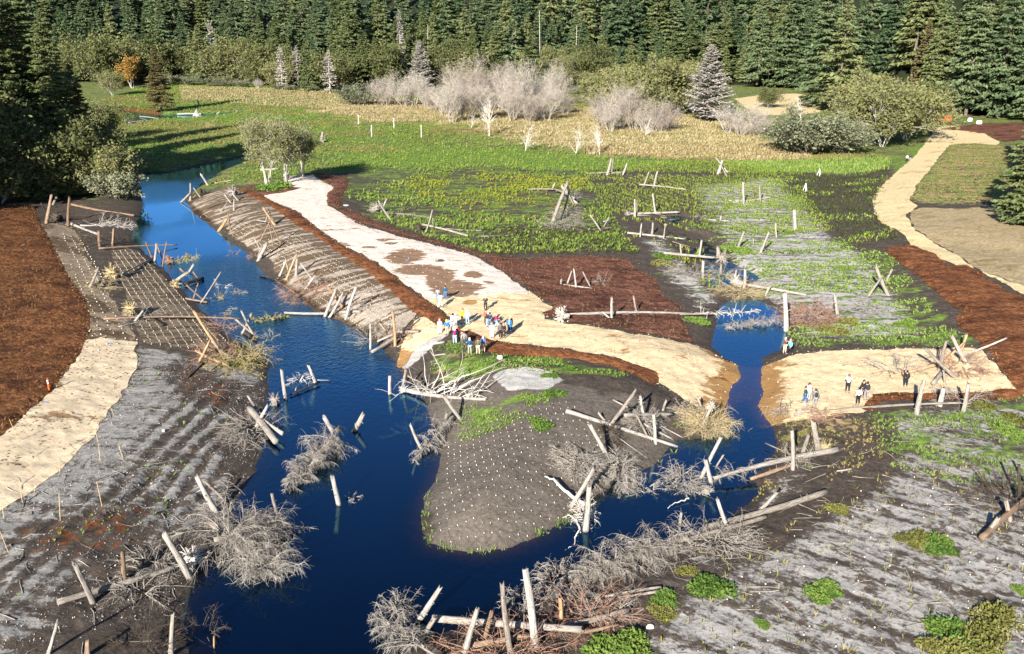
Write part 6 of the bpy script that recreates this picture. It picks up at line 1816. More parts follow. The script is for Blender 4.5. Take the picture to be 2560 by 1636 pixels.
JEANS = (.07, .13, .26); LJEANS = (.22, .36, .52); KHAKI = (.36, .27, .17); WHITE = (.75, .74, .72); BLACK = (.015, .015, .017); GREY = (.20, .20, .21); NAVY = (.015, .03, .09); BLUE = (.03, .12, .32); SKYB = (.30, .52, .75); TEAL = (.01, .07, .13)
for a in [
    ('p', 212, 398, 'stand', 170, GREY, JEANS, 'person in grey top and jeans, left of the dark blue one on the pale path'),
    ('p', 320, 362, 'stand', 195, TEAL, JEANS, 'person in dark blue top and jeans beside the wet matting'),
    ('p', 245, 482, 'walk', 150, WHITE, (.62, .62, .62), 'person all in white standing in front of the pair on the pale path'),
    ('p', 927, 524, 'phone', -10, BLACK, BLACK, 'white haired person in black standing alone at the path fork', (.75, .73, .7)),
    ('p', 585, 725, 'stand', 10, (.75, .48, .01), KHAKI, 'person in a bright yellow shirt', (.16, .05, .025)),
    ('p', 656, 740, 'stand', 175, (.35, .52, .70), LJEANS, 'person in light blue shirt next to the yellow shirt', (.4, .34, .28)),
    ('p', 934, 738, 'stand', 20, (.50, .09, .03), BLACK, 'person in an orange red shirt behind the maroon top', (.02, .015, .012)),
    ('p', 966, 772, 'stand', 190, (.055, .022, .025), LJEANS, 'person in maroon top and pale jeans', (.6, .52, .45)),
    ('p', 1094, 795, 'walk', 70, (.45, .03, .10), LJEANS, 'person with a pink red vest crossing the golden matting', (.5, .3, .25)),
    ('p', 992, 785, 'pockets', 160, (.02, .03, .06), (.10, .13, .2), 'person in navy jacket between maroon top and pink vest'),
    ('p', 1022, 942, 'stand', 200, (.30, .58, .80), WHITE, 'person in light blue top and white trousers in boots', (.42, .2, .1), 1.68, None, (.12, .05, .02)),
    ('p', 1150, 945, 'walk', 190, (.09, .09, .095), (.02, .02, .022), 'person in dark grey jacket bending left of the blue rucksack'),
    ('p', 1198, 950, 'stand', 160, (.03, .015, .012), (.03, .025, .022), 'person in dark brown beside the dark grey jacket', (.3, .2, .15)),
    ('p', 1286, 878, 'stand', 175, BLUE, (.05, .14, .32), 'person in blue with a bright blue rucksack', (.2, .24, .16), 1.78, (.10, .30, .65)),
    ('p', 1300, 845, 'stand', 30, (.02, .02, .035), BLACK, 'person in black half hidden behind the blue rucksack', (.5, .45, .3)),
    ('p', 240, 884, 'stand', 200, (.36, .36, .38), WHITE, 'person in grey shirt and white trousers at the spur, leftmost of the crowd', (.45, .3, .25)),
    ('p', 346, 898, 'stand', 165, BLUE, KHAKI, 'person in blue jacket with a green cap', (.45, .65, .12)),
    ('p', 388, 800, 'stand', 20, BLACK, LJEANS, 'person in black top and light jeans behind the green cap', (.45, .12, .04)),
    ('p', 436, 800, 'stand', 150, WHITE, GREY, 'person in white shirt with dark hair in the crowd', (.012, .01, .01)),
    ('p', 474, 812, 'phone', 10, (.55, .58, .64), (.42, .48, .58), 'person in pale blue grey outfit at the right of the white shirt', (.55, .45, .3)),
    ('p', 452, 880, 'pockets', 20, (.34, .30, .28), (.3, .28, .26), 'person in a pale plaid shirt in the middle of the crowd', (.2, .12, .08), 1.6),
    ('p', 466, 1030, 'stand', 185, NAVY, (.30, .50, .68), 'person in navy with a red rucksack and light blue trousers', (.7, .68, .66), 1.74, (.40, .015, .05)),
    ('p', 500, 985, 'stand', 10, (.4, .03, .03), (.2, .06, .05), 'person in red behind the red rucksack', (.3, .2, .15), 1.65),
    ('p', 640, 1040, 'bend', -60, WHITE, (.66, .64, .6), 'person in white bending forward in the crowd', (.3, .22, .15)),
    ('p', 608, 1085, 'stand', 175, (.16, .16, .165), (.05, .05, .055), 'person in grey shirt and dark shorts in front of the bending one', (.07, .04, .03)),
    ('p', 690, 1185, 'stand', 185, (.006, .055, .12), (.25, .245, .235), 'person in dark teal jacket and grey trousers on the grass', (.4, .4, .4)),
    ('p', 815, 1190, 'stand', 180, (.075, .085, .055), (.45, .36, .25), 'person in olive jacket and tan trousers on the grass', (.06, .035, .025)),
    ('p', 892, 1158, 'stand', 160, (.08, .13, .30), (.42, .34, .27), 'person in blue plaid shirt right of the olive jacket', (.5, .4, .35)),
    ('q', 366, 388, 'phone', 20, (.11, .045, .04), (.5, .38, .28), 'person in a brown plaid shirt at the edge of the ford pool', (.6, .5, .45)),
    ('q', 440, 408, 'walk', -60, (.13, .50, .80), BLACK, 'person in a bright light blue shirt at the ford pool', (.4, .25, .18), 1.66, BLACK),
    ('q', 665, 1152, 'walk', 60, (.012, .055, .045), (.03, .09, .22), 'person in dark green jacket on the lower golden path', (.06, .03, .02)),
    ('q', 718, 1105, 'stand', 20, WHITE, (.34, .35, .36), 'person in white shirt between green and grey jackets', (.03, .02, .02)),
    ('q', 816, 1198, 'stand', 180, (.12, .125, .135), (.19, .19, .195), 'person in grey jacket with a dark rucksack', (.04, .03, .025), 1.75, (.02, .025, .03)),
    ('q', 1312, 978, 'phone', 170, WHITE, BLACK, 'person in white jacket and black trousers alone on the lower path', (.12, .06, .05), 1.8),
    ('q', 1466, 1168, 'stand', 190, WHITE, BLACK, 'dark haired person in white coat beside the mulch strip', (.015, .012, .01), 1.7),
    ('q', 1586, 1090, 'stand', 185, (.02, .022, .028), (.20, .18, .19), 'person in black jacket with a rucksack beside the white coat', (.03, .025, .02), 1.76, (.025, .03, .04)),
    ('q', 1535, 1050, 'stand', 20, (.02, .02, .022), (.03, .03, .03), 'person in black behind the white coat', (.02, .015, .012), 1.66),
    ('q', 2186, 893, 'wave', 170, BLACK, BLACK, 'person all in black with a raised arm near the crossed log pile', (.015, .012, .01), 1.62, (.02, .02, .02)),
    ('r', 445, 1382, 'stand', 150, WHITE, BLACK, 'person in white beside the far straw trail', (.1, .06, .04), 1.75),
    ('r', 495, 1374, 'stand', 190, BLACK, GREY, 'person in black beside the far straw trail', (.03, .02, .02), 1.75)]:
    person(*a)
# ------------------------------------------------------------------ small things
def boxes(lst):
    """(centre, size) boxes joined into one mesh"""
    V, F = [], []
    for c, s in lst:
        c = np.array(c); s = np.array(s) / 2
        b = len(V)
        for k in range(8):
            V.append(c + s * np.array([1 if k & 1 else -1, 1 if k & 2 else -1, 1 if k & 4 else -1]))
        for q in ((0, 2, 3, 1), (4, 5, 7, 6), (0, 1, 5, 4), (2, 6, 7, 3), (0, 4, 6, 2), (1, 3, 7, 5)):
            F.append([b + i for i in q])
    return np.array(V), np.array(F)


M_ORANGE = plain('orange_plastic', (.85, .10, .02), .5, .08)
M_WHITE = plain('white_plastic', (.75, .75, .73), .5, .08)
M_LATH = plain('survey_lath', (.52, .38, .18), .8, .2)
M_BLUE = plain('blue_tarp_scrap', (.05, .16, .55), .6, .2)
M_POSTW = plain('old_fence_post', (.42, .38, .34), .9, .25)
# orange delineator on the left path
p = gp('d', 345, 1475)
e = add('delineator_post', None, None, label='orange and white delineator post beside the left straw path', cat='delineator', loc=p)
P = np.zeros((1, 5, 3)); P[0, :, 2] = [0.05, .3, .6, 1.0, 1.15]
me = np_mesh('tube', *tubes(P, np.array([[.09, .075, .07, .06, .03]]), 12)); smooth(me); add('tube', me, M_ORANGE, e)
P = np.zeros((1, 4, 3)); P[0, :, 2] = [0, .03, .06, .09]
me = np_mesh('base', *tubes(P, np.array([[.26, .26, .2, .1]]), 12)); add('base', me, plain('black_rubber', (.03, .03, .03)), e)
for z in (.68, .90):
    P = np.zeros((1, 3, 3)); P[0, :, 2] = [z, z + .06, z + .12]
    add('reflective_band', np_mesh('reflective_band', *tubes(P, np.array([[.074, .073, .070]]), 12)), M_WHITE, e)
# survey laths on the left bank
for i, (x1, y1, x2, y2, lab) in enumerate([
    (562, 455, 553, 360, 'survey lath on the left silt, lower of the upper pair'), (550, 350, 520, 225, 'survey lath on the left silt, upper of the upper pair'), (338, 790, 331, 640, 'tall survey lath in the middle of the left silt'), (126, 690, 113, 595, 'survey lath beside the left straw path'),
    (335, 520, 331, 460, 'short survey lath at the path edge'), (45, 962, 0, 850, 'survey lath at the left frame edge'), (690, 445, 665, 360, 'thin survey lath on the pale furrows'), (572, 710, 542, 570, 'thin survey lath between the furrows'), (640, 200, 620, 155, 'far survey lath near the path edge'),
    (105, 345, 52, 220, 'survey lath standing on the left straw path'), (22, 775, 12, 705, 'short survey lath at the left frame edge')]):
    b = gp('h', x1, y1); t = stand_top('h', b, x2, y2)
    P = np.stack([b + (t - b) * q for q in (-.1, 0, .5, 1)])[None]
    V, F = tubes(P, np.array([[.022, .022, .022, .02]]), 4)
    add('survey_lath', np_mesh('survey_lath', V - b, F), M_LATH, label=lab, cat='survey stake', group='survey laths on the left bank', loc=b)
# old fence posts in the meadow
for i, (x, y, t, lab) in enumerate([(130, 872, 805, 'leftmost'), (222, 958, 878, 'second'), (378, 900, 825, 'third'), (570, 962, 875, 'rightmost')]):
    b = gp('b', x, y); tp = stand_top('b', b, x - 2, t)
    r = np.random.default_rng(i)
    me = log_mesh('fence_post', b - np.array([0, 0, .3]), tp, .17, .14, r, .5, .01)
    add('fence_post', me, M_POSTW, label=lab + ' old fence post in the green meadow', cat='fence post', group='old meadow fence posts', loc=b - np.array([0, 0, .3]))
# two small white stake tripods in the dark planting
for i, (x, y, t, w, lab) in enumerate([(972, 1230, 1180, 30, 'far white stake tripod in the dark planting'), (875, 1340, 1282, 34, 'near white stake tripod in the dark planting')]):
    b = gp('c', x, y); hgt = stand_top('c', b, x, t)[2] - b[2]; s = px2m('c', w, b) / 2
    e = add('stake_tripod', None, None, label=lab, cat='stake tripod', group='stake tripods', loc=b)
    for k in range(3):
        a = k * 2.1 + .4
        P = np.array([[[math.cos(a) * s, math.sin(a) * s, -.1], [0, 0, hgt]]]); P = np.stack([P[0, 0], P[0].mean(0), P[0, 1]])[None]
        add('stake', np_mesh('stake', *tubes(P, np.array([[.05, .05, .045]]), 5)), M_WHITE, e)
# orange safety fence by the forest: posts and webbing
a = gp('r', 950, 700); b = gp('r', 1185, 695)
e = add('safety_fence', None, None, label='orange plastic safety fence at the end of the trail', cat='fence', loc=a)
d = (b - a) * np.array([1, 1, 0]); Lf = np.linalg.norm(d); dn = d / Lf; nf = 6
for k in range(nf):
    q = dn * Lf * k / (nf - 1)
    P = np.array([[q, q + np.array([0, 0, 1.0]), q + np.array([0, 0, 2.0])]]); add('post', np_mesh('post', *tubes(P, np.full((1, 3), .06), 6)), M_POSTW, e)
for k in range(nf - 1):
    q0 = dn * Lf * k / (nf - 1); q1 = dn * Lf * (k + 1) / (nf - 1)
    st = []
    for z in np.arange(.15, 1.9, .16):
        P = np.array([[q0 + [0, -.07, z], (q0 + q1) / 2 + [0, -.05, z - .07], q1 + [0, -.07, z]]]); st.append(tubes(P, np.full((1, 3), .055), 4))
    for s in np.linspace(0, 1, 9):
        q = q0 + (q1 - q0) * s + np.array([0, -.07, 0]); P = np.array([[q + [0, 0, .1], q + [0, 0, 1.0], q + [0, 0, 1.85]]]); st.append(tubes(P, np.full((1, 3), .05), 4))
    add('webbing', np_mesh('webbing', *join(st)), M_ORANGE, e)


def slab(f, x, y, w, h, hgt, mat, name, label, cat, seed=0):
    p = gp(f, x, y); rng = np.random.default_rng(seed)
    rx = px2m(f, w, p) / 2; ry = rx * h
    n = 9; a = np.linspace(0, 6.28, n, endpoint=False)
    rr = rng.uniform(.75, 1.1, n)
    ring = lambda k, z: np.stack([np.cos(a) * rx * rr * k, np.sin(a) * ry * rr * k, np.full(n, z)], -1)
    V = np.concatenate([ring(1, -.05), ring(1.02, hgt * .6), ring(.8, hgt), ring(.15, hgt * 1.02)])
    F = [(k * n + j, k * n + (j + 1) % n, (k + 1) * n + (j + 1) % n, (k + 1) * n + j) for k in range(3) for j in range(n)]
    F3 = [(3 * n, 3 * n + j, 3 * n + j + 1) for j in range(1, n - 1)]
    me = np_mesh(name, V, F, F3)
    return add(name, me, mat, label=label, cat=cat, loc=p)


M_STONE = plain('pale_stone', (.55, .53, .48), .9, .2, 3)
slab('d', 190, 460, 105, .55, .12, plain('grey_white_sheeting', (.55, .58, .60), .5, .2), 'plastic_sheet', 'crumpled white grey sheet on the left mulch bed', 'sheet', 1)
slab('e', 1120, 1252, 44, .7, .35, M_STONE, 'stone_block', 'pale stone block in the grass below the mulch', 'stone', 2)
slab('r', 1500, 690, 90, .5, 1.0, M_WHITE, 'rubble_heap', 'white heap beside the far mulch bed, left one', 'heap', 3)
slab('r', 1650, 745, 100, .6, 1.2, M_STONE, 'boulder', 'pale boulder beside the far mulch bed, right of the white heap', 'boulder', 4)
for i, x in enumerate((1338, 1378, 1418)):
    slab('r', x, 742, 26, .8, .45, plain('dark_pot%d' % i, (.02, .02, .02)), 'plant_pot', ['left', 'middle', 'right'][i] + ' dark plant pot of three on the far trail', 'pot', 10 + i)
slab('d', 768, 1148, 30, .5, .08, M_BLUE, 'tarp_scrap', 'blue scrap on the left straw path near the jute rows', 'scrap', 5)
slab('h', 258, 128, 26, .5, .06, M_BLUE, 'tarp_scrap', 'blue scrap on the left straw path near the delineator', 'scrap', 6)
slab('e', 467, 563, 30, .5, .08, M_BLUE, 'tarp_scrap', 'blue scrap on the wet patch of the pale path', 'scrap', 7)
slab('e', 2300 - 2300 + 2000 - 1960 + 2, 180, 0.01 + 40, .5, .1, M_WHITE, 'tarp_scrap', 'white scrap on the mulch beside the marsh', 'scrap', 8)
slab('h', 918, 290, 16, .8, .2, M_STONE, 'stone_block', 'white stone on the pale furrows', 'stone', 9)
slab('i', 1740, 1390, 45, .7, .2, M_STONE, 'stone_block', 'white flat stone right of the front jam', 'stone', 11)
# ------------------------------------------------------------------ uncountable plants, stakes and litter
def scatter_pts(pts, dens, z=.8, f='o', seed=0, jitter=1.0, keep=None):
    P = poly(f, pts, z) if not isinstance(pts, np.ndarray) else pts
    rng = np.random.default_rng(seed)
    x0, y0 = P.min(0); x1, y1 = P.max(0)
    n = int((x1 - x0) * (y1 - y0) * dens)
    x = rng.uniform(x0, x1, n); y = rng.uniform(y0, y1, n)
    m = sdist(P, x, y, 2) > 0
    x, y = x[m], y[m]
    if keep is not None:
        m = keep(x, y, rng); x, y = x[m], y[m]
    return x, y, rng


def dry(x, y, lim=.02):
    return hz(x, y) > lim


def tufts(name, x, y, rng, blades, h, w, lean, mat, label, cat, hv=.5):
    """tufts of narrow leaf blades"""
    n = len(x)
    if n == 0: return None
    z = hz(x, y)
    B = np.repeat(np.stack([x, y, z], -1), blades, 0)
    m = len(B)
    a = rng.uniform(0, 6.28, m)
    B[:, 0] += np.cos(a) * w * 1.5 * rng.random(m); B[:, 1] += np.sin(a) * w * 1.5 * rng.random(m)
    hh = np.repeat(h * rng.uniform(1 - hv, 1 + hv, n), blades) * rng.uniform(.6, 1.1, m)
    side = np.stack([-np.sin(a), np.cos(a), np.zeros(m)], -1) * (w * rng.uniform(.5, 1, m))[:, None]
    tip = B + np.stack([np.cos(a) * lean * hh, np.sin(a) * lean * hh, hh], -1)
    mid = B * .45 + tip * .55 + np.stack([np.zeros(m), np.zeros(m), hh * .12], -1)
    V = np.stack([B - side * .6, B + side * .6, mid + side, tip, mid - side], 1).reshape(-1, 3)
    k = np.arange(m)[:, None] * 5
    F4 = k + np.array([0, 1, 2, 4]); F3 = k + np.array([4, 2, 3])
    me = np_mesh(name, V, F4, F3)
    return add(name, me, mat, kind='stuff', label=label, cat=cat)


def grass_material(name, cols, scale=.25):
    t = NT(name, .8, .12)
    n1 = t.noise(t.pos(), scale, 5, .7)
    n2 = t.noise(t.pos(), .9, 4, .7)
    f = t.math('ADD', t.math('MULTIPLY', n1, .7), t.math('MULTIPLY', n2, .35))
    c = t.ramp(f, [(.34, cols[0]), (.52, cols[1]), (.70, cols[2])])
    t.color(c)
    tr = t.n.new('ShaderNodeBsdfTranslucent'); t.l.new(c, tr.inputs[0])
    m = t.n.new('ShaderNodeMixShader'); m.inputs[0].default_value = .3
    t.l.new(t.b.outputs[0], m.inputs[1]); t.l.new(tr.outputs[0], m.inputs[2]); t.l.new(m.outputs[0], t.n['Material Output'].inputs['Surface'])
    return t.m


G_GREEN = grass_material('meadow_grass', [(.055, .095, .020), (.175, .250, .045), (.33, .345, .085)])
G_TAN = grass_material('dry_grass', [(.19, .15, .075), (.35, .28, .155), (.49, .41, .25)])
G_MIX = grass_material('autumn_meadow', [(.09, .125, .032), (.24, .215, .068), (.37, .26, .12)], .12)
G_LIME = grass_material('lime_marsh_plants', [(.11, .155, .022), (.24, .27, .034), (.38, .34, .045)], .2)
G_FRESH = grass_material('fresh_sprouts', [(.090, .150, .032), (.170, .245, .055), (.27, .33, .10)], .3)
G_ROW = grass_material('row_planting', [(.070, .115, .020), (.155, .205, .032), (.26, .285, .055)], .1)
G_BROWN = grass_material('withered_stems', [(.08, .05, .025), (.17, .105, .05), (.28, .19, .09)], .4)
G_DARK = grass_material('dark_marsh_leaves', [(.020, .032, .010), (.052, .070, .018), (.11, .115, .035)], .3)

land = lambda x, y, r: dry(x, y) & (sdist(PATH, x, y, 2) < 0) & (sdist(TRAIL, x, y, 2) < 0) & (sdist(FAR_MULCH, x, y, 2) < 0)
TANP = poly('o', [(760, 250), (900, 240), (1050, 250), (1300, 255), (1500, 258), (1700, 280), (1830, 325), (1900, 358), (2010, 372), (1980, 380), (1700, 372), (1500, 366), (1400, 362), (1250, 340), (1150, 312), (1000, 288), (850, 292)], .8)
MEADOW = [(200, 250), (330, 205), (440, 195), (780, 210), (1000, 215), (1300, 225), (1700, 280), (1830, 330), (2100, 372), (2090, 395), (1800, 405), (1370, 402), (1000, 392), (820, 405), (740, 418), (600, 440), (480, 440), (600, 366), (450, 385), (320, 405), (250, 380), (200, 320)]
x, y, r = scatter_pts(MEADOW, 1.15, seed=1, keep=land)
tn = (fbm(x * .03, y * .05, 41, 4) > .56)
tufts('meadow_grass', x[~tn], y[~tn], r, 6, .40, .065, .7, G_GREEN, 'green grass and rushes of the wide meadow', 'grass')
tufts('autumn_grass', x[tn], y[tn], r, 6, .44, .065, .7, G_MIX, 'yellowing autumn grass patches in the meadow', 'grass')
x, y, r = scatter_pts([(740, 250), (900, 240), (1050, 250), (1300, 255), (1500, 258), (1700, 280), (1830, 325), (1900, 358), (2010, 372), (1980, 384), (1700, 376), (1500, 370), (1400, 366), (1250, 345), (1150, 322), (1000, 305), (850, 305), (700, 280)], 2.6, seed=2, keep=lambda x, y, r: land(x, y, r) & (sdist(TANP, x, y, 20) + (fbm(x * .05, y * .05, 141, 4) - .5) * 45 > 0))
tufts('dry_grass', x, y, r, 4, .55, .11, .6, G_TAN, 'tall dry tan grass of the far meadow', 'grass')
x, y, r = scatter_pts([(420, 203), (780, 213), (1040, 245), (1050, 272), (760, 258), (430, 236)], 1.0, seed=3, keep=land)
tufts('dry_grass', x, y, r, 4, .55, .12, .6, G_TAN, 'dry grass along the left forest edge', 'grass')
# marsh
x, y, r = scatter_pts([(790, 430), (860, 400), (1100, 388), (1370, 402), (1450, 520), (1500, 592), (1150, 602), (1000, 560), (870, 512), (815, 470)], 2.6, seed=4, keep=lambda x, y, r: land(x, y, r) & (fbm(x * .10, y * .10, 51, 4) + r.normal(size=len(x)) * .08 > .47) & (sdist(MULCH_RED, x, y, 2) < 0))
lime = (sdist(poly('o', [(960, 420), (1120, 405), (1380, 420), (1340, 510), (1180, 520), (1000, 475)], .8), x, y, 6) + (fbm(x * .2, y * .2, 61) - .5) * 12) > 0
tufts('marsh_plants', x[~lime], y[~lime], r, 7, .38, .06, .8, G_GREEN, 'clumped green marsh plants on dark mud', 'marsh plants')
tufts('lime_marsh_plants', x[lime], y[lime], r, 7, .38, .06, .8, G_LIME, 'yellow green marsh plants in the middle marsh', 'marsh plants')
x, y, r = scatter_pts([(1130, 535), (1440, 530), (1510, 598), (1160, 604)], 2.2, seed=5, keep=land)
tufts('dark_marsh_leaves', x, y, r, 4, .32, .07, .9, G_DARK, 'dark sparse marsh leaves above the red mulch', 'marsh plants')


def rows(pts, z, ang, gap, step, seed, keep=None, warp=2.5):
    P = poly('o', pts, z)
    rng = np.random.default_rng(seed)
    c = P.mean(0); L = np.abs(P - c).max() * 1.5
    u = np.arange(-L, L, gap); v = np.arange(-L, L, step)
    U, W = np.meshgrid(u, v)
    U = U.ravel() + rng.normal(size=U.size) * gap * .03; W = W.ravel() + rng.normal(size=W.size) * step * (.12 if warp > 1 else .06)
    x = c[0] + U * math.cos(ang) - W * math.sin(ang); y = c[1] + U * math.sin(ang) + W * math.cos(ang)
    x = x + (fbm(x * .06, y * .06, 71) - .5) * warp
    m = sdist(P, x, y, 2) > 0
    x, y = x[m], y[m]
    if keep is not None:
        m = keep(x, y, rng); x, y = x[m], y[m]
    return x, y, rng


ROWS = [(1360, 402), (1640, 378), (1720, 382), (1840, 405), (1905, 470), (1960, 540), (1800, 560), (1700, 552), (1570, 528), (1440, 522)]
x, y, r = rows(ROWS, .5, R(24), 1.75, .55, 6, lambda x, y, r: dry(x, y) & (fbm(x * .05, y * .12, 81, 3) + r.normal(size=len(x)) * .04 > .34))
tufts('row_planting', x, y, r, 5, .5, .09, .45, G_ROW, 'green seedlings planted in curved rows on the marsh', 'planting rows')
x, y, r = rows([(1700, 378), (2095, 372), (2085, 398), (1990, 408), (1850, 404), (1720, 384)], .8, R(24), 1.5, .5, 7)
tufts('row_planting', x, y, r, 5, .55, .10, .4, G_FRESH, 'bright green planted rows at the marsh edge', 'planting rows')
x, y, r = scatter_pts([(1560, 560), (1830, 410), (1935, 510), (2005, 580), (2090, 600), (2190, 720), (2255, 805), (1880, 800), (1790, 700), (1700, 600)], 5.0, seed=8, keep=lambda x, y, r: dry(x, y) & (fbm(x * .07, y * .34, 91, 4) > .53))
tufts('silt_grass', x, y, r, 5, .22, .09, 1.0, G_FRESH, 'short fresh grass streaks on the pale silt', 'grass')
x, y, r = scatter_pts([(1830, 402), (1990, 412), (2092, 392), (2080, 440), (2055, 480), (2068, 525), (2125, 570), (2010, 582), (1985, 560), (1925, 500), (1870, 445)], 2.0, seed=9)
tufts('dark_planting', x, y, r, 4, .35, .07, .8, G_DARK, 'sparse dark planting in the black triangle', 'planting')
k = fbm(x * .12, y * .2, 131, 3) > .61
tufts('triangle_seedlings', x[k], y[k], r, 5, .4, .08, .8, G_GREEN, 'green seedling patches in the black triangle', 'planting')
x, y, r = scatter_pts([(2140, 480), (2162, 440), (2205, 385), (2235, 345), (2290, 345), (2360, 352), (2440, 400), (2440, 480), (2330, 490), (2230, 494)], 3.0, seed=10)
tufts('lawn_grass', x, y, r, 4, .14, .06, .8, G_MIX, 'short lawn right of the trail', 'grass')
x, y, r = scatter_pts(MULCH_RED, 1.3, seed=11, keep=lambda x, y, r: land(x, y, r) & (fbm(x * .15, y * .15, 95) > .42))
tufts('mulch_seedlings', x, y, r, 3, .38, .03, .5, G_BROWN, 'withered stems in the red mulch bed', 'seedlings')
x, y, r = scatter_pts(MULCH_LEFT, .8, seed=12, keep=lambda x, y, r: (fbm(x * .15, y * .15, 96) > .45))
tufts('mulch_seedlings', x, y, r, 3, .45, .03, .6, G_BROWN, 'withered stems in the left mulch bed', 'seedlings')
# peninsula and lower right grass
x, y, r = scatter_pts(poly('e', [(700, 1110), (900, 1145), (1050, 1235), (1500, 1250), (2050, 1400), (2000, 1450), (1500, 1430), (1200, 1400), (700, 1400), (620, 1280)], 1.6), 9, seed=13, keep=lambda x, y, r: (fbm(x * .3, y * .3, 97, 3) > .40) & (sdist(MULCH_CURVE, x, y, 2) < 0))
tufts('bank_grass', x, y, r, 8, .17, .028, 1.0, G_FRESH, 'short green grass on the peninsula neck', 'grass')
x, y, r = scatter_pts([(1080, 945), (1280, 945), (1300, 985), (1180, 1015), (1075, 1015)], 16, 1.8, seed=14, keep=lambda x, y, r: fbm(x * .4, y * .4, 98, 3) > .44)
tufts('bank_grass', x, y, r, 8, .17, .028, 1.0, G_FRESH, 'green moss grass on top of the peninsula mound', 'grass')
x, y, r = scatter_pts([(2040, 965), (2408, 935), (2700, 935), (2700, 1180), (2300, 1150), (2080, 1100)], 11, seed=15, keep=lambda x, y, r: (fbm(x * .25, y * .5, 99, 4) > .46) & (sdist(MULCH_LOW, x, y, 2) < 0))
tufts('bank_grass', x, y, r, 8, .17, .028, 1.0, G_FRESH, 'green grass patches on the lower right silt', 'grass')
x, y, r = scatter_pts([(1480, 1600), (1540, 1430), (1700, 1310), (1900, 1200), (2080, 1090), (2700, 1100), (2700, 1900), (1400, 1900)], .75, seed=16, keep=lambda x, y, r: dry(x, y) & (fbm(x * .12, y * .12, 101) > .35))
tufts('silt_seedlings', x, y, r, 4, .26, .035, .7, G_MIX, 'scattered seedlings on the lower right silt', 'seedlings')
x, y, r = scatter_pts([(1780, 960), (2060, 960), (2080, 1080), (1850, 1180), (1700, 1280), (1600, 1310), (1780, 1140), (1830, 1060)], 5, seed=17, keep=lambda x, y, r: dry(x, y) & (fbm(x * .3, y * .3, 103) > .47))
tufts('bank_grass', x, y, r, 8, .17, .028, 1.0, G_MIX, 'thin yellow green grass on the right bank', 'grass')
x, y, r = scatter_pts([(1850, 780), (2250, 790), (2290, 815), (1880, 820)], 8, .6, seed=18, keep=lambda x, y, r: (fbm(x * .25, y * .4, 104) > .42) & (sdist(PATH, x, y, 2) < 0))
tufts('bank_grass', x, y, r, 8, .17, .028, 1.0, G_FRESH, 'green grass above the right end of the path', 'grass')
x, y, r = scatter_pts([(330, 830), (620, 870), (600, 1110), (400, 1400), (100, 1539), (-80, 1500), (60, 1240)], .9, 1.0, seed=19, keep=lambda x, y, r: dry(x, y) & (fbm(x * .25, y * .25, 105) > .60))
tufts('bank_grass', x, y, r, 8, .17, .028, 1.0, G_FRESH, 'small green tufts on the left furrows', 'grass')
# reeds in the water's edge round the peninsula and in the lower channel
x, y, r = scatter_pts([(985, 1290), (1000, 1120), (1050, 1120), (1040, 1240), (1060, 1270), (1200, 1275), (1330, 1200), (1360, 1220), (1250, 1290), (1130, 1310)], 10, 0, seed=20, keep=lambda x, y, r: (np.abs(sdist(RIVER, x, y, 3)) < .35) & (fbm(x * .5, y * .5, 106) > .42))
tufts('shore_sedge', x, y, r, 6, .28, .02, .6, G_FRESH, 'sedge fringe along the peninsula water line', 'sedge')
x, y, r = scatter_pts([(1540, 1080), (1700, 1020), (1800, 1080), (1740, 1200), (1600, 1260)], 1.2, 0, seed=21, keep=lambda x, y, r: fbm(x * .35, y * .35, 107) > .57)
tufts('water_plants', x, y, r, 6, .4, .06, .8, G_LIME, 'yellow green water plants in the lower channel', 'water plants')
x, y, r = scatter_pts([(1480, 560), (1660, 590), (1760, 700), (1690, 700), (1560, 620)], 1.4, .1, seed=22, keep=lambda x, y, r: fbm(x * .3, y * .3, 108) > .5)
tufts('creek_plants', x, y, r, 5, .45, .06, .7, G_LIME, 'yellowing plants along the muddy creek', 'marsh plants')


# planting stakes: pale wooden stakes in rows, far too many and too small to pick out
def stakes(name, x, y, rng, label, s=.05, h=.12, mat=None):
    n = len(x); z = hz(x, y) + .02
    k = rng.uniform(.7, 1.3, n)
    c = np.array([[-1, -1], [1, -1], [1, 1], [-1, 1]])
    V = np.zeros((n, 8, 3))
    for q in range(4):
        for t in (0, 1):
            V[:, q + 4 * t, 0] = x + c[q, 0] * s * k; V[:, q + 4 * t, 1] = y + c[q, 1] * s * k; V[:, q + 4 * t, 2] = z + t * h * k
    F = np.array([[4, 5, 6, 7], [0, 1, 5, 4], [1, 2, 6, 5], [2, 3, 7, 6], [3, 0, 4, 7]])
    F = (np.arange(n)[:, None, None] * 8 + F[None]).reshape(-1, 4)
    return add(name, np_mesh(name, V.reshape(-1, 3), F), mat or M_STAKE, kind='stuff', label=label, cat='stakes')


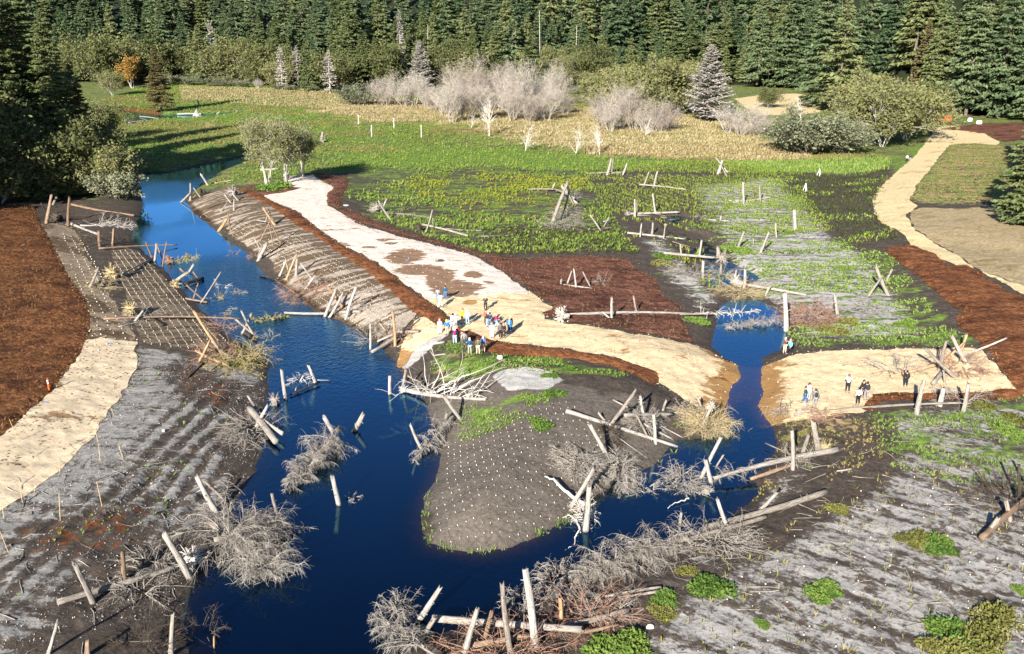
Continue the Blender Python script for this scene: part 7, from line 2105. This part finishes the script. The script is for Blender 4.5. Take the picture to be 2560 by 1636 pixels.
M_STAKE = plain('pale_stakes', (.42, .38, .30), .8, .1)
x, y, r = rows([(1050, 1000), (1330, 960), (1420, 1010), (1390, 1130), (1300, 1240), (1130, 1290), (1010, 1265), (1010, 1180), (1045, 1080)], 2.0, R(8), .58, 1.0, 30, lambda x, y, r: dry(x, y, .05))
stakes('planting_stakes', x, y, r, 'rows of small pale stakes over the peninsula mound', .025, .08)
jrot = math.atan2(JD[1], JD[0])
x, y, r = rows([(500, 500), (700, 560), (880, 680), (1000, 790), (940, 840), (800, 740), (640, 640), (520, 550), (440, 480)], 1.2, jrot, .62, .75, 31, lambda x, y, r: (sdist(JUTE_RIGHT, x, y, 2) > .2) & dry(x, y, .05) & (fbm(x * .12, y * .12, 111) > .40), warp=.4)
stakes('planting_stakes', x, y, r, 'rows of pale stakes on the right bank matting', .03, .09)
x, y, r = rows([(262, 588), (318, 577), (400, 655), (477, 740), (548, 800), (480, 822), (345, 815), (312, 745), (296, 690)], 1.0, R(-60), .45, .8, 32, lambda x, y, r: dry(x, y, .02), warp=.4)
stakes('planting_stakes', x, y, r, 'dense rows of pale stakes on the left bank jute', .03, .07)
x, y, r = rows([(140, 540), (200, 560), (260, 690), (310, 800), (220, 830), (190, 690)], 1.6, R(-60), 1.6, 1.0, 33, warp=.6)
stakes('planting_stakes', x, y, r, 'sparse stake rows on the damp left flat', .045, .1)
x, y, r = rows([(880, 480), (1100, 600), (1300, 740), (1200, 760), (1000, 700), (800, 560)], 1.7, R(30), 1.5, 1.5, 34, lambda x, y, r: (sdist(PATH, x, y, 2) > .3) & (r.random(len(x)) < .8))
stakes('planting_stakes', x, y, r, 'pale pegs holding down the bleached path matting', .045, .07)
x, y, r = rows([(1250, 780), (1700, 850), (2300, 830), (2350, 900), (1850, 940), (1650, 930), (1500, 860), (1200, 820)], 1.2, R(20), 1.4, 1.4, 35, lambda x, y, r: (sdist(PATH, x, y, 2) > .3) & (r.random(len(x)) < .8) & dry(x, y, -.3))
stakes('planting_stakes', x, y, r, 'pale pegs holding down the golden path matting', .045, .08)
x, y, r = rows([(1560, 1500), (1750, 1330), (1950, 1200), (2100, 1100), (2600, 1100), (2600, 1800), (1450, 1800)], .9, R(-28), 1.5, 1.3, 36, lambda x, y, r: r.random(len(x)) < .5)
stakes('planting_stakes', x, y, r, 'scattered white stakes on the lower right silt', .03, .08)


# chips, stones and sticks
def chips(name, x, y, rng, size, mat, label, cat, lift=.03, thick=.35, base=None):
    n = len(x); z = (hz(x, y) if base is None else base) + lift
    C = np.stack([x, y, z], -1)
    U = unit(rng.normal(size=(n, 3)) * np.array([1, 1, thick])) * size * rng.uniform(.4, 1.2, (n, 1))
    W = unit(np.cross(U, rng.normal(size=(n, 3)) * .3 + np.array([0, 0, 1]))) * size * rng.uniform(.15, .5, (n, 1))
    N = unit(np.cross(U, W)) * size * .25
    V = np.stack([C - U, C + W, C + U, C - W, C + N], 1).reshape(-1, 3)
    F3 = np.array([[0, 1, 4], [1, 2, 4], [2, 3, 4], [3, 0, 4]])
    F3 = (np.arange(n)[:, None, None] * 5 + F3[None]).reshape(-1, 3)
    return add(name, np_mesh(name, V, None, F3), mat, kind='stuff', label=label, cat=cat)


M_CHIP = twig_material('bark_chips', (.050, .018, .008), (.30, .13, .055))
M_CHIPD = twig_material('old_bark_chips', (.035, .018, .012), (.22, .13, .09))
M_PEB = twig_material('pale_clods', (.12, .11, .10), (.46, .44, .42))
for nm, P, d, mat, s, lab in [('bark_chips', MULCH_RIVER, 14, M_CHIP, .15, 'loose bark chips on the mulch strip by the river bank'), ('bark_chips', MULCH_CURVE, 26, M_CHIP, .13, 'loose bark chips on the curved mulch strip'), ('bark_chips', MULCH_RIGHT, 9, M_CHIP, .17, 'loose bark chips on the wide right mulch bed'),
                              ('bark_chips', MULCH_RED, 5, M_CHIPD, .16, 'loose bark chips on the red mulch bed'), ('bark_chips', MULCH_LEFT, 7, M_CHIP, .16, 'loose bark chips on the left mulch bed'), ('bark_chips', MULCH_LOW, 22, M_CHIP, .13, 'loose bark chips on the narrow right mulch strip')]:
    x, y, r = scatter_pts(P, d, seed=len(lab), keep=lambda x, y, r: sdist(P, x, y, 2) > r.random(len(x)) * .5)
    x2 = np.abs(x / np.maximum(y, 1)) < .6
    chips(nm, x[x2], y[x2], r, s, mat, lab, 'bark chips', .16)
x, y, r = scatter_pts([(330, 830), (620, 870), (620, 1000), (600, 1110), (420, 1400), (100, 1539), (-80, 1560), (-100, 1320), (240, 1000)], 9, 1.0, seed=60, keep=lambda x, y, r: dry(x, y) & (fbm(x * .5, y * .5, 121) > .36))
chips('clods', x, y, r, .085, M_PEB, 'pale clods and shells on the left furrows', 'clods', .03, .8)
x, y, r = scatter_pts([(1500, 1600), (1540, 1430), (1700, 1310), (1900, 1200), (2080, 1060), (2700, 1060), (2700, 1900), (1400, 1900)], 6, seed=61, keep=lambda x, y, r: dry(x, y))
chips('clods', x, y, r, .08, M_CHIPD, 'dark litter on the lower right silt', 'litter', .03, .5)
x, y, r = scatter_pts(PATH, 1.1, seed=62, keep=lambda x, y, r: fbm(x * .3, y * .3, 122) > .5)
chips('straw_litter', x, y, r, .16, M_CHIPD, 'dark litter strewn on the straw matting', 'litter', .06, .3)
x, y, r = scatter_pts(PATH_LEFT, 2.0, seed=63, keep=lambda x, y, r: fbm(x * .3, y * .3, 123) > .5)
chips('straw_litter', x, y, r, .17, M_CHIPD, 'dark litter strewn on the left straw path', 'litter', .06, .3)
# spill along the edges of matting and mulch
M_STRAWBIT = twig_material('loose_straw', (.30, .22, .12), (.62, .52, .36))
for P, d, mat, lab in [(PATH, 5, M_STRAWBIT, 'loose straw frayed along the edges of the matting path'), (PATH_LEFT, 4, M_STRAWBIT, 'loose straw frayed along the edges of the left path')] + [(q, 6, M_CHIP, 'bark chips spilled around the ' + w) for q, w in ((MULCH_RIVER, 'river bank mulch strip'), (MULCH_CURVE, 'curved mulch strip'), (MULCH_RIGHT, 'wide right mulch bed'), (MULCH_RED, 'red mulch bed'), (MULCH_LEFT, 'left mulch bed'), (MULCH_LOW, 'narrow right mulch strip'))]:
    lo, hi = P.min(0) - 2, P.max(0) + 2
    B = np.array([[lo[0], lo[1]], [hi[0], lo[1]], [hi[0], hi[1]], [lo[0], hi[1]]])
    x, y, r = scatter_pts(B, d, seed=len(lab), keep=lambda x, y, r: (np.abs(sdist(P, x, y, 3)) < np.abs(r.normal(size=len(x))) * .45) & dry(x, y) & (np.abs(x / np.maximum(y, 1)) < .6))
    chips('edge_spill', x, y, r, .13, mat, lab, 'litter', .07, .4)
# litter sticks lying about
x, y, r = scatter_pts([(300, 820), (640, 860), (600, 1110), (430, 1400), (900, 1539), (1300, 1400), (1700, 1240), (1900, 1050), (2408, 960), (2700, 1000), (2700, 1800), (-200, 1800), (-100, 1300)], .30, seed=64, keep=lambda x, y, r: dry(x, y))
n = len(x)
P, rr = curved(np.stack([x, y, hz(x, y) + .05], -1), np.stack([r.normal(size=n), r.normal(size=n), r.uniform(-.05, .1, n)], -1), r.uniform(.4, 2.2, n), r, 4, 0, .3, r.uniform(.012, .04, n), .4)
P[..., 2] = hz(P[..., 0], P[..., 1]) + .04
add('litter_sticks', np_mesh('litter_sticks', *tubes(P, rr, 4)), TWIG['g'], kind='stuff', label='loose grey sticks strewn over the near banks', cat='sticks')
